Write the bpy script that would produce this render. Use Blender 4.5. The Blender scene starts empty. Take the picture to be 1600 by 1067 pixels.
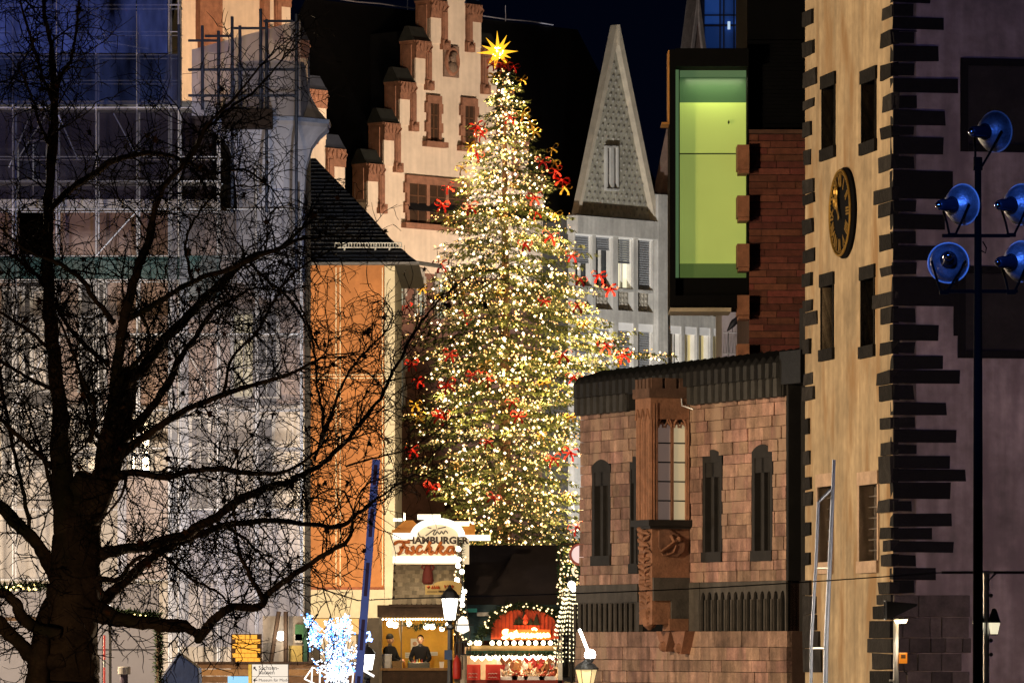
import bpy, bmesh, math, random
from math import radians, sin, cos, pi, atan2, sqrt
from mathutils import Vector, Matrix, noise as mnoise
random.seed(11)
R = random.uniform
scene = bpy.context.scene
COL = scene.collection

# ------------------------------------------------------------------ camera
F = 8600.0          # focal length in units of a 1600 px wide frame
HY = 1005.0         # height of the horizon in that frame
ZC = 1.8            # eye height in metres
cd = bpy.data.cameras.new('camera'); cam = bpy.data.objects.new('camera', cd); COL.objects.link(cam)
cam.location = (0, 0, ZC); cam.rotation_euler = (pi/2, 0, 0)
cd.sensor_width = 36; cd.lens = 36*F/1600; cd.shift_y = (HY-533.5)/1600
cd.clip_start = 1; cd.clip_end = 4000
scene.camera = cam

# ------------------------------------------------------------------ sky, moon, exposure
w = bpy.data.worlds.new('World'); scene.world = w; w.use_nodes = True
nt = w.node_tree; bg = nt.nodes['Background']
sky = nt.nodes.new('ShaderNodeTexSky'); sky.sky_type = 'NISHITA'; sky.sun_disc = False
SUN_EL, SUN_ROT = radians(30), radians(200)
sky.sun_elevation = SUN_EL; sky.sun_rotation = SUN_ROT
sky.ozone_density = 6; sky.dust_density = 0; sky.air_density = 1
tint = nt.nodes.new('ShaderNodeVectorMath'); tint.operation = 'MULTIPLY'; tint.inputs[1].default_value = (.30, .36, 1.0)   # deep night blue
nt.links.new(sky.outputs[0], tint.inputs[0]); nt.links.new(tint.outputs[0], bg.inputs[0]); bg.inputs[1].default_value = 0.00042
vs = scene.view_settings; vs.view_transform = 'Standard'; vs.look = 'None'; vs.exposure = 0; vs.gamma = 1; vs.use_curve_mapping = False
scene.cycles.use_denoising = True
scene.cycles.max_bounces = 6; scene.cycles.transparent_max_bounces = 16
scene.cycles.diffuse_bounces = 3; scene.cycles.glossy_bounces = 3
scene.cycles.sample_clamp_indirect = 4
scene.cycles.caustics_reflective = False; scene.cycles.caustics_refractive = False

def aim(o, tgt):
    o.rotation_euler = (Vector(tgt)-o.location).to_track_quat('-Z', 'Y').to_euler()
def lamp(name, kind, loc, energy, col, tgt=None, size=.3, cone=60, blend=.6):
    l = bpy.data.lights.new(name, kind); o = bpy.data.objects.new(name, l); COL.objects.link(o)
    o.location = loc; l.energy = energy; l.color = col
    if kind == 'SPOT':
        l.spot_size = radians(cone); l.spot_blend = blend; l.shadow_soft_size = size
    elif kind == 'POINT': l.shadow_soft_size = size
    elif kind == 'AREA': l.size = size
    elif kind == 'SUN': l.angle = size
    if tgt: aim(o, tgt)
    return o
moon = lamp('moon', 'SUN', (0, 0, 60), .012, (.6, .7, 1), (30, 80, 0), radians(.5))
SOD = (1, .66, .34); WARM = (1, .8, .56); NEU = (1, .9, .78); BLU = (.12, .22, 1); VIO = (.36, .3, 1)
# unseen lamps, most inferred from lit walls, the last few added, standing outside the frame or behind a building
lamp('quay_lamp', 'POINT', (-17, 110, 9.5), 24000, (1, .73, .45), size=.4)
lamp('quay_lamp', 'POINT', (-15, 117, 3.0), 5200, (1, .72, .42), size=.3)
lamp('gable_flood', 'SPOT', (13, 272, 9), 58000, (1, .77, .57), (-4.5, 291, 28), .4, 44, .7)
lamp('gable_flood', 'SPOT', (-4, 262, 22), 30000, (1, .66, .42), (-13, 280, 37), .4, 60, .7)
lamp('square_flood', 'SPOT', (2, 276, 2.0), 56000, (1, .96, .90), (9, 302, 20), .4, 60, .7)
lamp('orange_flood', 'SPOT', (.5, 171, 2.2), 30000, (1, .78, .5), (-5, 190, 10), .3, 70, .8)
lamp('scaffold_flood', 'SPOT', (-22, 152, 3.5), 44000, (1, .82, .64), (-14, 176, 4.5), .5, 46, .9)
lamp('scaffold_flood', 'SPOT', (-4, 158, 4.5), 11000, (.80, .84, 1), (-9, 174, 9), .4, 66, .9)
lamp('blue_flood', 'SPOT', (-30, 140, 12), 11000, (.05, .16, 1), (-16, 174, 21), .5, 26, .9)
lamp('violet_flood', 'SPOT', (22, 72, 11), 6800, (.29, .27, 1), (11.5, 114, 9), .5, 48, .9)
lamp('blue_flood', 'SPOT', (0, 40, 12), 13500, (.06, .20, .95), (5.1, 61, 5.6), .5, 11, .7)
lamp('added_pink_light', 'SPOT', (20, 84, 1.0), 2800, (1, .62, .60), (11.5, 113, 2.5), .4, 40, .9)  # unseen lamp added to brighten the foot of the quay face
lamp('added_barrier_light', 'SPOT', (-1, 79, .5), 900, (.25, .40, 1), (-2.3, 88, 3), .2, 40, .6)  # unseen blue lamp added to brighten the barrier pole
lamp('added_tree_light', 'POINT', (-6.3, 63, .6), 170, (1, .66, .36), size=.1)  # unseen warm lamp added to bring out the bark
lamp('added_tree_light', 'POINT', (-3.4, 74, .7), 420, (1, .72, .45), size=.1)  # second unseen lamp added for the tree
lamp('added_hoarding_light', 'POINT', (-16, 140, 4.0), 2600, (1, .88, .76), size=.3)  # unseen lamp added to brighten the hoarding

# ------------------------------------------------------------------ things, parts, mesh building
def tag(o, label=None, cat=None, group=None, kind=None):
    if label: o['label'] = label
    if cat: o['category'] = cat
    if group: o['group'] = group
    if kind: o['kind'] = kind
    return o
def thing(name, label, cat, loc=(0, 0, 0), rotz=0, group=None):
    o = bpy.data.objects.new(name, None); COL.objects.link(o)
    o.location = loc; o.rotation_euler = (0, 0, rotz); o.empty_display_size = .2
    return tag(o, label, cat, group)
def P(px, py, D): return Vector(((px-800)*D/F, D, ZC+(HY-py)*D/F))
def S(D): return D/F

def ttri(p0, p1, p2, p3, t): return .5*((2*p1)+(p2-p0)*t+(2*p0-5*p1+4*p2-p3)*t*t+(3*p1-p0-3*p2+p3)*t*t*t)
class MB:
    def __init__(s): s.v = []; s.f = []
    def add(s, vs, fs):
        n = len(s.v); s.v.extend([tuple(a) for a in vs]); s.f.extend([tuple(i+n for i in f) for f in fs]); return s
    def box(s, x0, x1, y0, y1, z0, z1):
        return s.add([(x0,y0,z0),(x1,y0,z0),(x1,y1,z0),(x0,y1,z0),(x0,y0,z1),(x1,y0,z1),(x1,y1,z1),(x0,y1,z1)],
                     [(0,3,2,1),(4,5,6,7),(0,1,5,4),(1,2,6,5),(2,3,7,6),(3,0,4,7)])
    def prism(s, poly, y0, y1):              # poly in (x, z), pushed along y
        n = len(poly)
        return s.add([(x,y0,z) for x,z in poly]+[(x,y1,z) for x,z in poly],
                     [tuple(range(n)), tuple(range(2*n-1,n-1,-1))]+[(i,i+n,(i+1)%n+n,(i+1)%n) for i in range(n)])
    def prism_x(s, poly, x0, x1):            # poly in (y, z), pushed along x
        n = len(poly)
        return s.add([(x0,y,z) for y,z in poly]+[(x1,y,z) for y,z in poly],
                     [tuple(range(n)), tuple(range(2*n-1,n-1,-1))]+[(i,(i+1)%n,(i+1)%n+n,i+n) for i in range(n)])
    def prism_z(s, poly, z0, z1):
        n = len(poly)
        return s.add([(x,y,z0) for x,y in poly]+[(x,y,z1) for x,y in poly],
                     [tuple(range(n-1,-1,-1)), tuple(range(n,2*n))]+[(i,(i+1)%n,(i+1)%n+n,i+n) for i in range(n)])
    def tube(s, pts, rad, n=6, cap=True):
        pts = [Vector(p) for p in pts]; m = len(pts)
        if not isinstance(rad, (list, tuple)): rad = [rad]*m
        vs = []; fs = []; ref = None
        for i, p in enumerate(pts):
            t = (pts[min(i+1,m-1)]-pts[max(i-1,0)])
            if t.length < 1e-9: t = Vector((0,0,1))
            t.normalize()
            if ref is None: ref = Vector((0,0,1)) if abs(t.z) < .9 else Vector((1,0,0))
            a = (ref-t*ref.dot(t))
            if a.length < 1e-5: a = t.orthogonal()
            a.normalize(); b = t.cross(a); ref = a
            for k in range(n):
                q = 2*pi*k/n; vs.append(p+(a*cos(q)+b*sin(q))*rad[i])
        for i in range(m-1):
            for k in range(n):
                k2 = (k+1)%n; fs.append((i*n+k, i*n+k2, (i+1)*n+k2, (i+1)*n+k))
        if cap: fs.append(tuple(range(n-1,-1,-1))); fs.append(tuple((m-1)*n+k for k in range(n)))
        return s.add(vs, fs)
    def bar(s, a, b, r, n=6): return s.tube([a, b], r, n)
    def rough(s, x0, x1, y0, y1, z0, z1, j=.025):      # a hewn block: corners and edges slightly off
        s.box(x0, x1, y0, y1, z0, z1); k = len(s.v)-8
        for i in range(8): x, y, z = s.v[k+i]; s.v[k+i] = (x+R(-j, j), y+R(-j, j)*.6, z+R(-j, j)*.7)
        return s
    def lathe(s, prof, n=16, c=(0,0,0), mat=None, phase=0):   # prof of (radius, z)
        vs = []; fs = []; m = len(prof); c = Vector(c)
        for r, z in prof:
            for k in range(n):
                q = 2*pi*k/n+phase; p = Vector((r*cos(q), r*sin(q), z))
                if mat: p = mat @ p
                vs.append(p+c)
        for i in range(m-1):
            for k in range(n):
                k2 = (k+1)%n; fs.append((i*n+k, i*n+k2, (i+1)*n+k2, (i+1)*n+k))
        fs.append(tuple(range(n-1,-1,-1))); fs.append(tuple((m-1)*n+k for k in range(n)))
        return s.add(vs, fs)
    def octa(s, c, r):
        c = Vector(c)
        return s.add([c+Vector(d)*r for d in ((1,0,0),(-1,0,0),(0,1,0),(0,-1,0),(0,0,1),(0,0,-1))],
                     [(0,2,4),(2,1,4),(1,3,4),(3,0,4),(2,0,5),(1,2,5),(3,1,5),(0,3,5)])
    def ball(s, c, r, n=8, m=5, sx=1, sy=1, sz=1):
        c = Vector(c); prof = [(r*sin(pi*(i+.001)/(m+.002)), -r*cos(pi*(i+.001)/(m+.002))) for i in range(m+1)]
        return s.lathe([(a*1, b) for a, b in prof], n, c, Matrix.Diagonal((sx, sy, sz)))
    def mesh(s, name, mat=None, smooth=False, fix=True):
        me = bpy.data.meshes.new(name); me.from_pydata(s.v, [], s.f)
        if fix and len(s.f) < 6000:
            bm = bmesh.new(); bm.from_mesh(me); bmesh.ops.recalc_face_normals(bm, faces=bm.faces); bm.to_mesh(me); bm.free()
        if smooth: me.polygons.foreach_set('use_smooth', [True]*len(me.polygons))
        if mat: me.materials.append(mat)
        return me
    def build(s, name, mat, parent=None, smooth=False, kind=None, bevel=0, label=None, fix=True):
        return put(name, s.mesh(name, mat, smooth, fix), parent, kind=kind, bevel=bevel, label=label)
def put(name, me, parent=None, loc=None, rot=None, scale=None, kind=None, bevel=0, label=None):
    o = bpy.data.objects.new(name, me); COL.objects.link(o)
    if parent: o.parent = parent
    if loc is not None: o.location = loc
    if rot is not None: o.rotation_euler = rot
    if scale is not None: o.scale = scale
    if kind: o['kind'] = kind
    if label: o['label'] = label
    if bevel:
        b = o.modifiers.new('bevel', 'BEVEL'); b.width = bevel; b.segments = 2; b.limit_method = 'ANGLE'
    return o
class Frame:                                 # an upright wall plane: x runs along it to the right, y into it, z up
    def __init__(s, px, D, deg):
        s.a = radians(deg); s.o = Vector(((px-800)*D/F, D, 0))
        s.u = Vector((cos(s.a), sin(s.a), 0)); s.w = Vector((-sin(s.a), cos(s.a), 0))
    def at(s, px, py, off=0):
        d = Vector(((px-800)/F, 1, (HY-py)/F)); c = Vector((0, 0, ZC))
        t = ((s.o-c).dot(s.w)+off)/d.dot(s.w); p = c+d*t
        return (p-s.o).dot(s.u), p.z
    def rect(s, px0, px1, py0, py1, off=0):  # pixel rectangle -> x0, x1, z0, z1 on the plane
        m = (px0+px1)/2
        return s.at(px0, py0, off)[0], s.at(px1, py0, off)[0], s.at(m, py1, off)[1], s.at(m, py0, off)[1]
    def box(s, mb, px0, px1, py0, py1, y0, y1):
        x0, x1, z0, z1 = s.rect(px0, px1, py0, py1, y0); mb.box(x0, x1, y0, y1, z0, z1); return mb
    def thing(s, name, label, cat, group=None): return thing(name, label, cat, s.o, s.a, group)
    def world(s, x, y, z): return s.o+s.u*x+s.w*y+Vector((0, 0, z))
def text(body, mat, parent, loc, size, extrude=.004, rot=(pi/2, 0, 0), align='CENTER', name='lettering', offset=0, shear=0, scale=None):
    c = bpy.data.curves.new(name, 'FONT'); c.body = body; c.size = size; c.extrude = extrude; c.align_x = align; c.align_y = 'CENTER'
    c.offset = offset; c.shear = shear; c.resolution_u = 3; c.materials.append(mat)
    o = bpy.data.objects.new(name, c); COL.objects.link(o)
    bpy.context.view_layer.update(); me = bpy.data.meshes.new_from_object(o); bpy.data.objects.remove(o); bpy.data.curves.remove(c)
    return put(name, me, parent, loc, rot, scale)

# ------------------------------------------------------------------ materials
_m = {}
def mat(name, col, rough=.8, var=.25, scale=2.0, bump=0, bscale=12, metal=0, objvar=0, streak=0, stain=None, spec=.4, hue=0):
    if name in _m: return _m[name]
    m = bpy.data.materials.new(name); m.use_nodes = True; n = m.node_tree.nodes; L = m.node_tree.links
    b = n['Principled BSDF']; b.inputs['Roughness'].default_value = rough; b.inputs['Metallic'].default_value = metal
    b.inputs['Specular IOR Level'].default_value = spec
    geo = n.new('ShaderNodeNewGeometry')
    def nz(sc, det=6, stretch=None):
        t = n.new('ShaderNodeTexNoise'); t.inputs['Scale'].default_value = sc; t.inputs['Detail'].default_value = det
        if stretch:
            mp = n.new('ShaderNodeMapping'); mp.inputs['Scale'].default_value = stretch
            L.new(geo.outputs['Position'], mp.inputs['Vector']); L.new(mp.outputs[0], t.inputs['Vector'])
        else: L.new(geo.outputs['Position'], t.inputs['Vector'])
        return t
    rgb = n.new('ShaderNodeRGB'); rgb.outputs[0].default_value = (*col, 1); out = rgb.outputs[0]
    def mul(fac_socket, lo, hi, fmin=.3, fmax=.7):
        nonlocal out
        mr = n.new('ShaderNodeMapRange'); mr.inputs[1].default_value = fmin; mr.inputs[2].default_value = fmax
        mr.inputs[3].default_value = lo; mr.inputs[4].default_value = hi
        L.new(fac_socket, mr.inputs[0])
        x = n.new('ShaderNodeVectorMath'); x.operation = 'SCALE'; L.new(out, x.inputs[0]); L.new(mr.outputs[0], x.inputs['Scale']); out = x.outputs[0]
    if var: mul(nz(scale).outputs[0], 1-var, 1+var)
    if var: mul(nz(scale*6, 8).outputs[0], 1-var*.5, 1+var*.5)
    if streak: mul(nz(1.6, 5, (2.2, 2.2, .16)).outputs[0], 1-streak, 1+streak*.5)
    if objvar:
        oi = n.new('ShaderNodeObjectInfo'); mul(oi.outputs['Random'], 1-objvar, 1+objvar, 0, 1)
    if hue:
        oi = n.new('ShaderNodeObjectInfo'); wn = n.new('ShaderNodeTexWhiteNoise'); wn.noise_dimensions = '1D'; L.new(oi.outputs['Random'], wn.inputs['W'])
        hs = n.new('ShaderNodeHueSaturation'); mr = n.new('ShaderNodeMapRange'); mr.inputs[3].default_value = .5-hue; mr.inputs[4].default_value = .5+hue
        L.new(wn.outputs[0], mr.inputs[0]); L.new(mr.outputs[0], hs.inputs['Hue']); L.new(out, hs.inputs['Color']); out = hs.outputs[0]
    if stain:
        mx = n.new('ShaderNodeMix'); mx.data_type = 'RGBA'; mr = n.new('ShaderNodeMapRange')
        mr.inputs[1].default_value = .52; mr.inputs[2].default_value = .68; L.new(nz(.9, 9, (1.5, 1.5, .5)).outputs[0], mr.inputs[0])
        L.new(mr.outputs[0], mx.inputs['Factor']); L.new(out, mx.inputs['A']); mx.inputs['B'].default_value = (*stain, 1); out = mx.outputs['Result']
    L.new(out, b.inputs['Base Color'])
    if bump:
        t = nz(bscale, 8); bp = n.new('ShaderNodeBump'); bp.inputs['Strength'].default_value = bump; bp.inputs['Distance'].default_value = .03
        L.new(t.outputs[0], bp.inputs['Height']); L.new(bp.outputs[0], b.inputs['Normal'])
    _m[name] = m; return m
def emit(name, col, strength, sample=True):
    if name in _m: return _m[name]
    m = bpy.data.materials.new(name); m.use_nodes = True; b = m.node_tree.nodes['Principled BSDF']
    b.inputs['Base Color'].default_value = (*[c*.5 for c in col], 1); b.inputs['Roughness'].default_value = .4
    b.inputs['Emission Color'].default_value = (*col, 1); b.inputs['Emission Strength'].default_value = strength
    if not sample: m.cycles.emission_sampling = 'NONE'
    _m[name] = m; return m
def net(name, col, alpha=.6, rough=.7, var=.25, trans=.25, fold=1.0):   # translucent sheeting that lets part of what is behind show
    if name in _m: return _m[name]
    m = bpy.data.materials.new(name); m.use_nodes = True; n = m.node_tree.nodes; L = m.node_tree.links
    b = n['Principled BSDF']; n.remove(b); out = n['Material Output']
    geo = n.new('ShaderNodeNewGeometry'); mp = n.new('ShaderNodeMapping'); mp.inputs['Scale'].default_value = (1.3, 1.3, .35)
    t = n.new('ShaderNodeTexNoise'); t.inputs['Scale'].default_value = 1.2*fold; t.inputs['Detail'].default_value = 8
    L.new(geo.outputs['Position'], mp.inputs[0]); L.new(mp.outputs[0], t.inputs[0])
    mr = n.new('ShaderNodeMapRange'); mr.inputs[1].default_value = .3; mr.inputs[2].default_value = .7; mr.inputs[3].default_value = 1-var; mr.inputs[4].default_value = 1+var
    L.new(t.outputs[0], mr.inputs[0])
    sc = n.new('ShaderNodeVectorMath'); sc.operation = 'SCALE'; sc.inputs[0].default_value = col; L.new(mr.outputs[0], sc.inputs['Scale'])
    d = n.new('ShaderNodeBsdfDiffuse'); L.new(sc.outputs[0], d.inputs[0])
    bp = n.new('ShaderNodeBump'); bp.inputs['Strength'].default_value = .8; bp.inputs['Distance'].default_value = .15; L.new(t.outputs[0], bp.inputs['Height']); L.new(bp.outputs[0], d.inputs['Normal'])
    tl = n.new('ShaderNodeBsdfTranslucent'); L.new(sc.outputs[0], tl.inputs[0])
    m1 = n.new('ShaderNodeMixShader'); m1.inputs[0].default_value = trans; L.new(d.outputs[0], m1.inputs[1]); L.new(tl.outputs[0], m1.inputs[2])
    tr = n.new('ShaderNodeBsdfTransparent'); m2 = n.new('ShaderNodeMixShader'); m2.inputs[0].default_value = alpha
    L.new(tr.outputs[0], m2.inputs[1]); L.new(m1.outputs[0], m2.inputs[2]); L.new(m2.outputs[0], out.inputs[0])
    _m[name] = m; return m
def glass(name, col=(.02, .025, .03), rough=.06):
    return mat(name, col, rough, .2, 1.5, spec=.6)

IRON = mat('black_iron', (.012, .012, .013), .45, .2)
STEEL = mat('galvanised_steel', (.35, .36, .38), .4, .2, metal=.7)
PLASTER = mat('cream_plaster', (.62, .52, .42), .9, .10, .5, .25, 8, streak=.10)
SAND_RED = mat('red_sandstone', (.24, .115, .072), .85, .25, 3, .4, 14)
SLATE = mat('slate', (.012, .012, .013), .7, .3, 4, .3, 20)
BASALT = mat('basalt', (.015, .0135, .013), .9, .45, 4, .9, 12, objvar=.65, spec=.2)
DARKGLASS = glass('dark_glass')
# ------------------------------------------------------------------ ground
g = MB(); N = 24
for i in range(N+1):
    for j in range(N+1):
        g.v.append((-1500+3000*i/N, -200+2800*j/N, 0))
for i in range(N):
    for j in range(N): g.f.append((i*(N+1)+j, (i+1)*(N+1)+j, (i+1)*(N+1)+j+1, i*(N+1)+j+1))
g.build('ground', mat('paving', (.07, .065, .06), .7, .3, 1.5, .4, 6), kind='structure')

# ------------------------------------------------------------------ stone laid block by block
def unit_block():
    m = MB(); m.box(-.5, .5, -.5, .5, -.5, .5); return m.mesh('block')
def lay(parent, name, mtl, x0, x1, z0, z1, y, depth, rh, bw, holes=(), gap=.012, proud=.012, cap=300, top=None, bot=None):
    """courses of blocks over x0..x1, z0..z1, kept out of the holes; past the limit the rest becomes one part"""
    me = unit_block(); me.materials.append(mtl); cells = []; z = z0
    while z < z1-.05:
        h = min(R(*rh), z1-z)
        if z1-(z+h) < rh[0]*.5: h = z1-z
        x = x0+R(-bw[1], 0)*.6
        while x < x1:
            wd = R(*bw); a, b = max(x, x0), min(x+wd, x1); x += wd
            if b-a < .04: continue
            segs = [(a, b)]
            for hx0, hx1, hz0, hz1 in holes:
                if z+h*.5 > hz0 and z+h*.5 < hz1:
                    ns = []
                    for p, q in segs:
                        if q <= hx0 or p >= hx1: ns.append((p, q)); continue
                        if p < hx0: ns.append((p, hx0))
                        if q > hx1: ns.append((hx1, q))
                    segs = ns
            for p, q in segs:
                if q-p > .04:
                    zt = z+h
                    if top is not None: zt = min(zt, top((p+q)/2))
                    zb = z if bot is None else max(z, bot((p+q)/2))
                    if zt-zb > .05: cells.append((p, q, zb, zt))
        z += h
    cells.sort(key=lambda c: -(c[1]-c[0])*(c[3]-c[2]))
    for p, q, a, b in cells[:cap]:
        pr = R(0, proud); dd = depth+pr
        put(name, me, parent, ((p+q)/2, y-pr+dd/2, (a+b)/2), scale=(q-p-gap, dd, b-a-gap))
    if len(cells) > cap:
        m = MB()
        for p, q, a, b in cells[cap:]:
            pr = R(0, proud); m.box(p+gap/2, q-gap/2, y-pr, y+depth, a+gap/2, b-gap/2)
        m.build(name+'_small', mtl, parent, kind='stuff')
    return len(cells)
def wall_poly_with_holes(x0, x1, z0, z1, holes, y0, y1):
    """slab cut into strips round rectangular holes"""
    m = MB(); xs = sorted({x0, x1, *[h for hh in holes for h in hh[:2] if x0 < h < x1]})
    for a, b in zip(xs, xs[1:]):
        c = (a+b)/2; hs = sorted([(max(h[2], z0), min(h[3], z1)) for h in holes if h[0] < c < h[1]])
        z = z0
        for p, q in hs:
            if p > z: m.box(a, b, y0, y1, z, p)
            z = max(z, q)
        if z < z1: m.box(a, b, y0, y1, z, z1)
    return m
# ------------------------------------------------------------------ stepped gable house (the town hall range)
COPPER = mat('step_cap_slate', (.02, .022, .02), .6, .3, 4)
TRIM = mat('carved_sandstone', (.22, .105, .065), .85, .3, 5, .6, 10)
def gable_step(fr, par, x0, x1, zt, h, T, post, capm=COPPER):
    wdt = x1-x0
    b = MB(); b.box(x0, x1, .10, T, zt-h, zt)
    b.box(x0-.03, x1+.03, .06, T+.04, zt-.12, zt)
    b.box(x0-.05, x0+.02, .30, T-.25, zt-h*.92, zt-.25)            # blind panel on the flank
    b.build('step', SAND_RED, par)
    c = MB(); r = T*.5
    c.prism_x([(0, zt), (T+.1, zt), (T*.62+.05, zt+.78), (T*.45, zt+.78), (.2, zt+.22)], x0-.06, x1+.06); c.build('step_cap', capm, par)
    p = MB(); p.box(x0+.02, x1-.02, .03, .10, zt-h-.25, zt-.55); p.build('step_panel', PLASTER, par)
    l = MB(); l.box(x0, x1, -.06, .10, zt-.62, zt-.02)
    for k in range(5):                                             # carved fan of ribs
        xa = x0+wdt*(.15+.175*k); xm = x0+wdt*(.5+(.17*(k-2)))
        l.tube([(xm, -.07, zt-.55), (x0+wdt*.5+(xm-x0-wdt*.5)*1.9*.8, -.10, zt-.3), (xa, -.06, zt-.08)], .045, 5)
    l.box(x0, x1, -.03, .09, zt-.95, zt-.62); l.build('tracery', TRIM, par)
    xa, xb = (x1-wdt*.34, x1) if post > 0 else (x0, x0+wdt*.34)
    q = MB(); q.box(xa, xb, -.08, .09, zt-h-.1, zt-.6); q.box(xa+.08, xb-.06, -.12, -.06, zt-h-.05, zt-.6)
    q.box(xa-.05, xb+.12, -.16, .09, zt-h-.55, zt-h-.05); q.ball(((xa+xb)/2, -.15, zt-h-.3), .2, 8, 5)
    q.build('corbel_post', SAND_RED, par)
def stone_window(fr, par, px0, px1, py0, py1, lights=1, frame=.2, deep=.35, trim=None, sill=True, gm=None):
    x0, x1, z0, z1 = fr.rect(px0, px1, py0, py1); trim = trim or SAND_RED
    f = MB(); f.box(x0-frame, x0, -.06, .3, z0, z1); f.box(x1, x1+frame, -.06, .3, z0, z1); f.box(x0-frame*1.15, x1+frame*1.15, -.07, .3, z1, z1+.42)
    for k in range(4):
        zz = z0+(z1-z0)*(k*.25); wd = .14 if k % 2 else 0
        if wd: f.box(x0-frame-wd, x0-frame, -.05, .2, zz, zz+(z1-z0)*.25); f.box(x1+frame, x1+frame+wd, -.05, .2, zz, zz+(z1-z0)*.25)
    for k in range(1, lights):
        xm = x0+(x1-x0)*k/lights; f.box(xm-.12, xm+.12, -.02, .3, z0, z1)
    o = f.build('window_frame', trim, par)
    if sill: s = MB(); s.box(x0-frame-.3, x1+frame+.3, -.28, .2, z0-.28, z0); s.build('sill', trim, o)
    p = MB(); p.box(x0, x1, deep-.03, deep, z0, z1); p.build('pane', gm or DARKGLASS, o)
    mu = MB()
    for k in range(lights):
        a = x0+(x1-x0)*k/lights; b = x0+(x1-x0)*(k+1)/lights; m = (a+b)/2
        mu.box(m-.04, m+.04, deep-.06, deep-.035, z0, z1)
        for t in (.35, .7): mu.box(a, b, deep-.06, deep-.035, z0+(z1-z0)*t-.03, z0+(z1-z0)*t+.03)
    mu.build('sash', mat('brown_window_wood', (.10, .045, .022), .6, .2), o)
    return x0-frame, x1+frame, z0-.28, z1+.42

fr = Frame(575, 290, 47)
gh = fr.thing('stepped_gable_house', 'cream stepped gable with a portrait medallion, beside the Christmas tree star', 'house')
steps = [(575,600,256,1),(600,625,192,1),(625,649.5,128,1),(649.5,673.5,64,1),(673.5,698.5,1,1),(729,753,7,-1),(753,777.5,73,-1),(777.5,802,140,-1),(802,826,207,-1),(826,850,272,-1)]
xl = [fr.at(s[0], s[2])[0] for s in steps]
T = 1.15
for i, (a, b, y, post) in enumerate(steps):
    x0, x1 = fr.at(a, y)[0], fr.at(b, y)[0]; zt = fr.at((a+b)/2, y)[1]
    gable_step(fr, gh, x0, x1, zt, 2.05, T, post, mat('cap_painted_blue_lit', (.03, .06, .16), .5, .2) if i == 5 else COPPER)  # blue light on this one cap is put into its colour
xA, xB = fr.at(575, 256)[0], fr.at(850, 272)[0]
poly = [(xA, 0)]; 
for a, b, y, post in steps[:5]:
    z = fr.at((a+b)/2, y)[1]-1.0; poly += [(fr.at(a, y)[0], z), (fr.at(b, y)[0], z)]
xc0, xc1 = fr.at(698.5, 0)[0], fr.at(729, 0)[0]; zc = fr.at(712, -70)[1]; poly += [(xc0, zc), (xc1, zc)]
for a, b, y, post in steps[5:]:
    z = fr.at((a+b)/2, y)[1]-1.0; poly += [(fr.at(a, y)[0], z), (fr.at(b, y)[0], z)]
poly += [(xB, 0)]
zsplit = fr.at(640, 425)[1]
upper = [(x, max(z, zsplit)) for x, z in poly]
m = MB(); m.prism(upper, .1, 1.0); m.build('gable_wall', PLASTER, gh)
m = MB(); m.box(xA, xB, .14, 1.0, 0, zsplit); m.build('lower_wall', mat('dull_red_plaster', (.15, .075, .055), .9, .25, 1, .3), gh)
# body and roof of the house behind the gable
bd = MB(); bd.box(xA+.3, xB-.3, 1.0, 16, 0, fr.at(575, 330)[1]); bd.build('side_wall', PLASTER, gh)
zr0, zr1 = fr.at(575, 330)[1], fr.at(712, 10)[1]
rf = MB(); rf.prism([(xA, zr0), ((xA+xB)/2, zr1-1), (xB, zr0)], 1.0, 16); rf.build('roof', SLATE, gh)
gl = glass('brownish_glass', (.05, .03, .02), .12)
stone_window(fr, gh, 672, 685, 162, 222, 1, gm=gl, deep=.09); stone_window(fr, gh, 726, 741, 166, 229, 1, gm=gl, deep=.09)
stone_window(fr, gh, 639, 728, 290, 352, 3, gm=gl, deep=.09)
for a, b, y0, y1 in ((624, 631, 420, 476), (651, 661, 432, 492), (683, 693, 440, 498), (624, 631, 560, 640)):
    stone_window(fr, gh, a, b, y0, y1, 1, .06, deep=.13, gm=emit('dim_pane', (.62, .75, .7), .10), trim=mat('grey_frame', (.3, .28, .25), .8), sill=False)
# medallion
x0, x1, z0, z1 = fr.rect(694, 717, 72, 121)
m = MB(); m.box(x0, x1, -.02, .12, z0, z1); me_ = m.build('medallion', mat('medallion_stone', (.2, .13, .095), .85, .3, 6, .5), gh)
cx, cz = (x0+x1)/2, (z0+z1)/2; rx, rz = (x1-x0)*.40, (z1-z0)*.40
m = MB(); m.tube([(cx+rx*cos(q), -.05, cz+rz*sin(q)) for q in [2*pi*k/28 for k in range(29)]], .11, 6); m.build('oval_rim', SAND_RED, me_)
m = MB(); m.ball((cx, -.06, cz-.32), .42, 10, 6, .9, .4, .8); m.ball((cx-.03, -.12, cz+.22), .25, 10, 7, .85, .7, 1.15); m.ball((cx-.22, -.2, cz+.2), .09, 6, 4); m.ball((cx+.06, -.14, cz+.4), .2, 8, 5, 1.2, .7, .7)
m.build('portrait_relief', mat('relief_stone', (.16, .11, .08), .8, .3, 8), me_, smooth=True)

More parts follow.
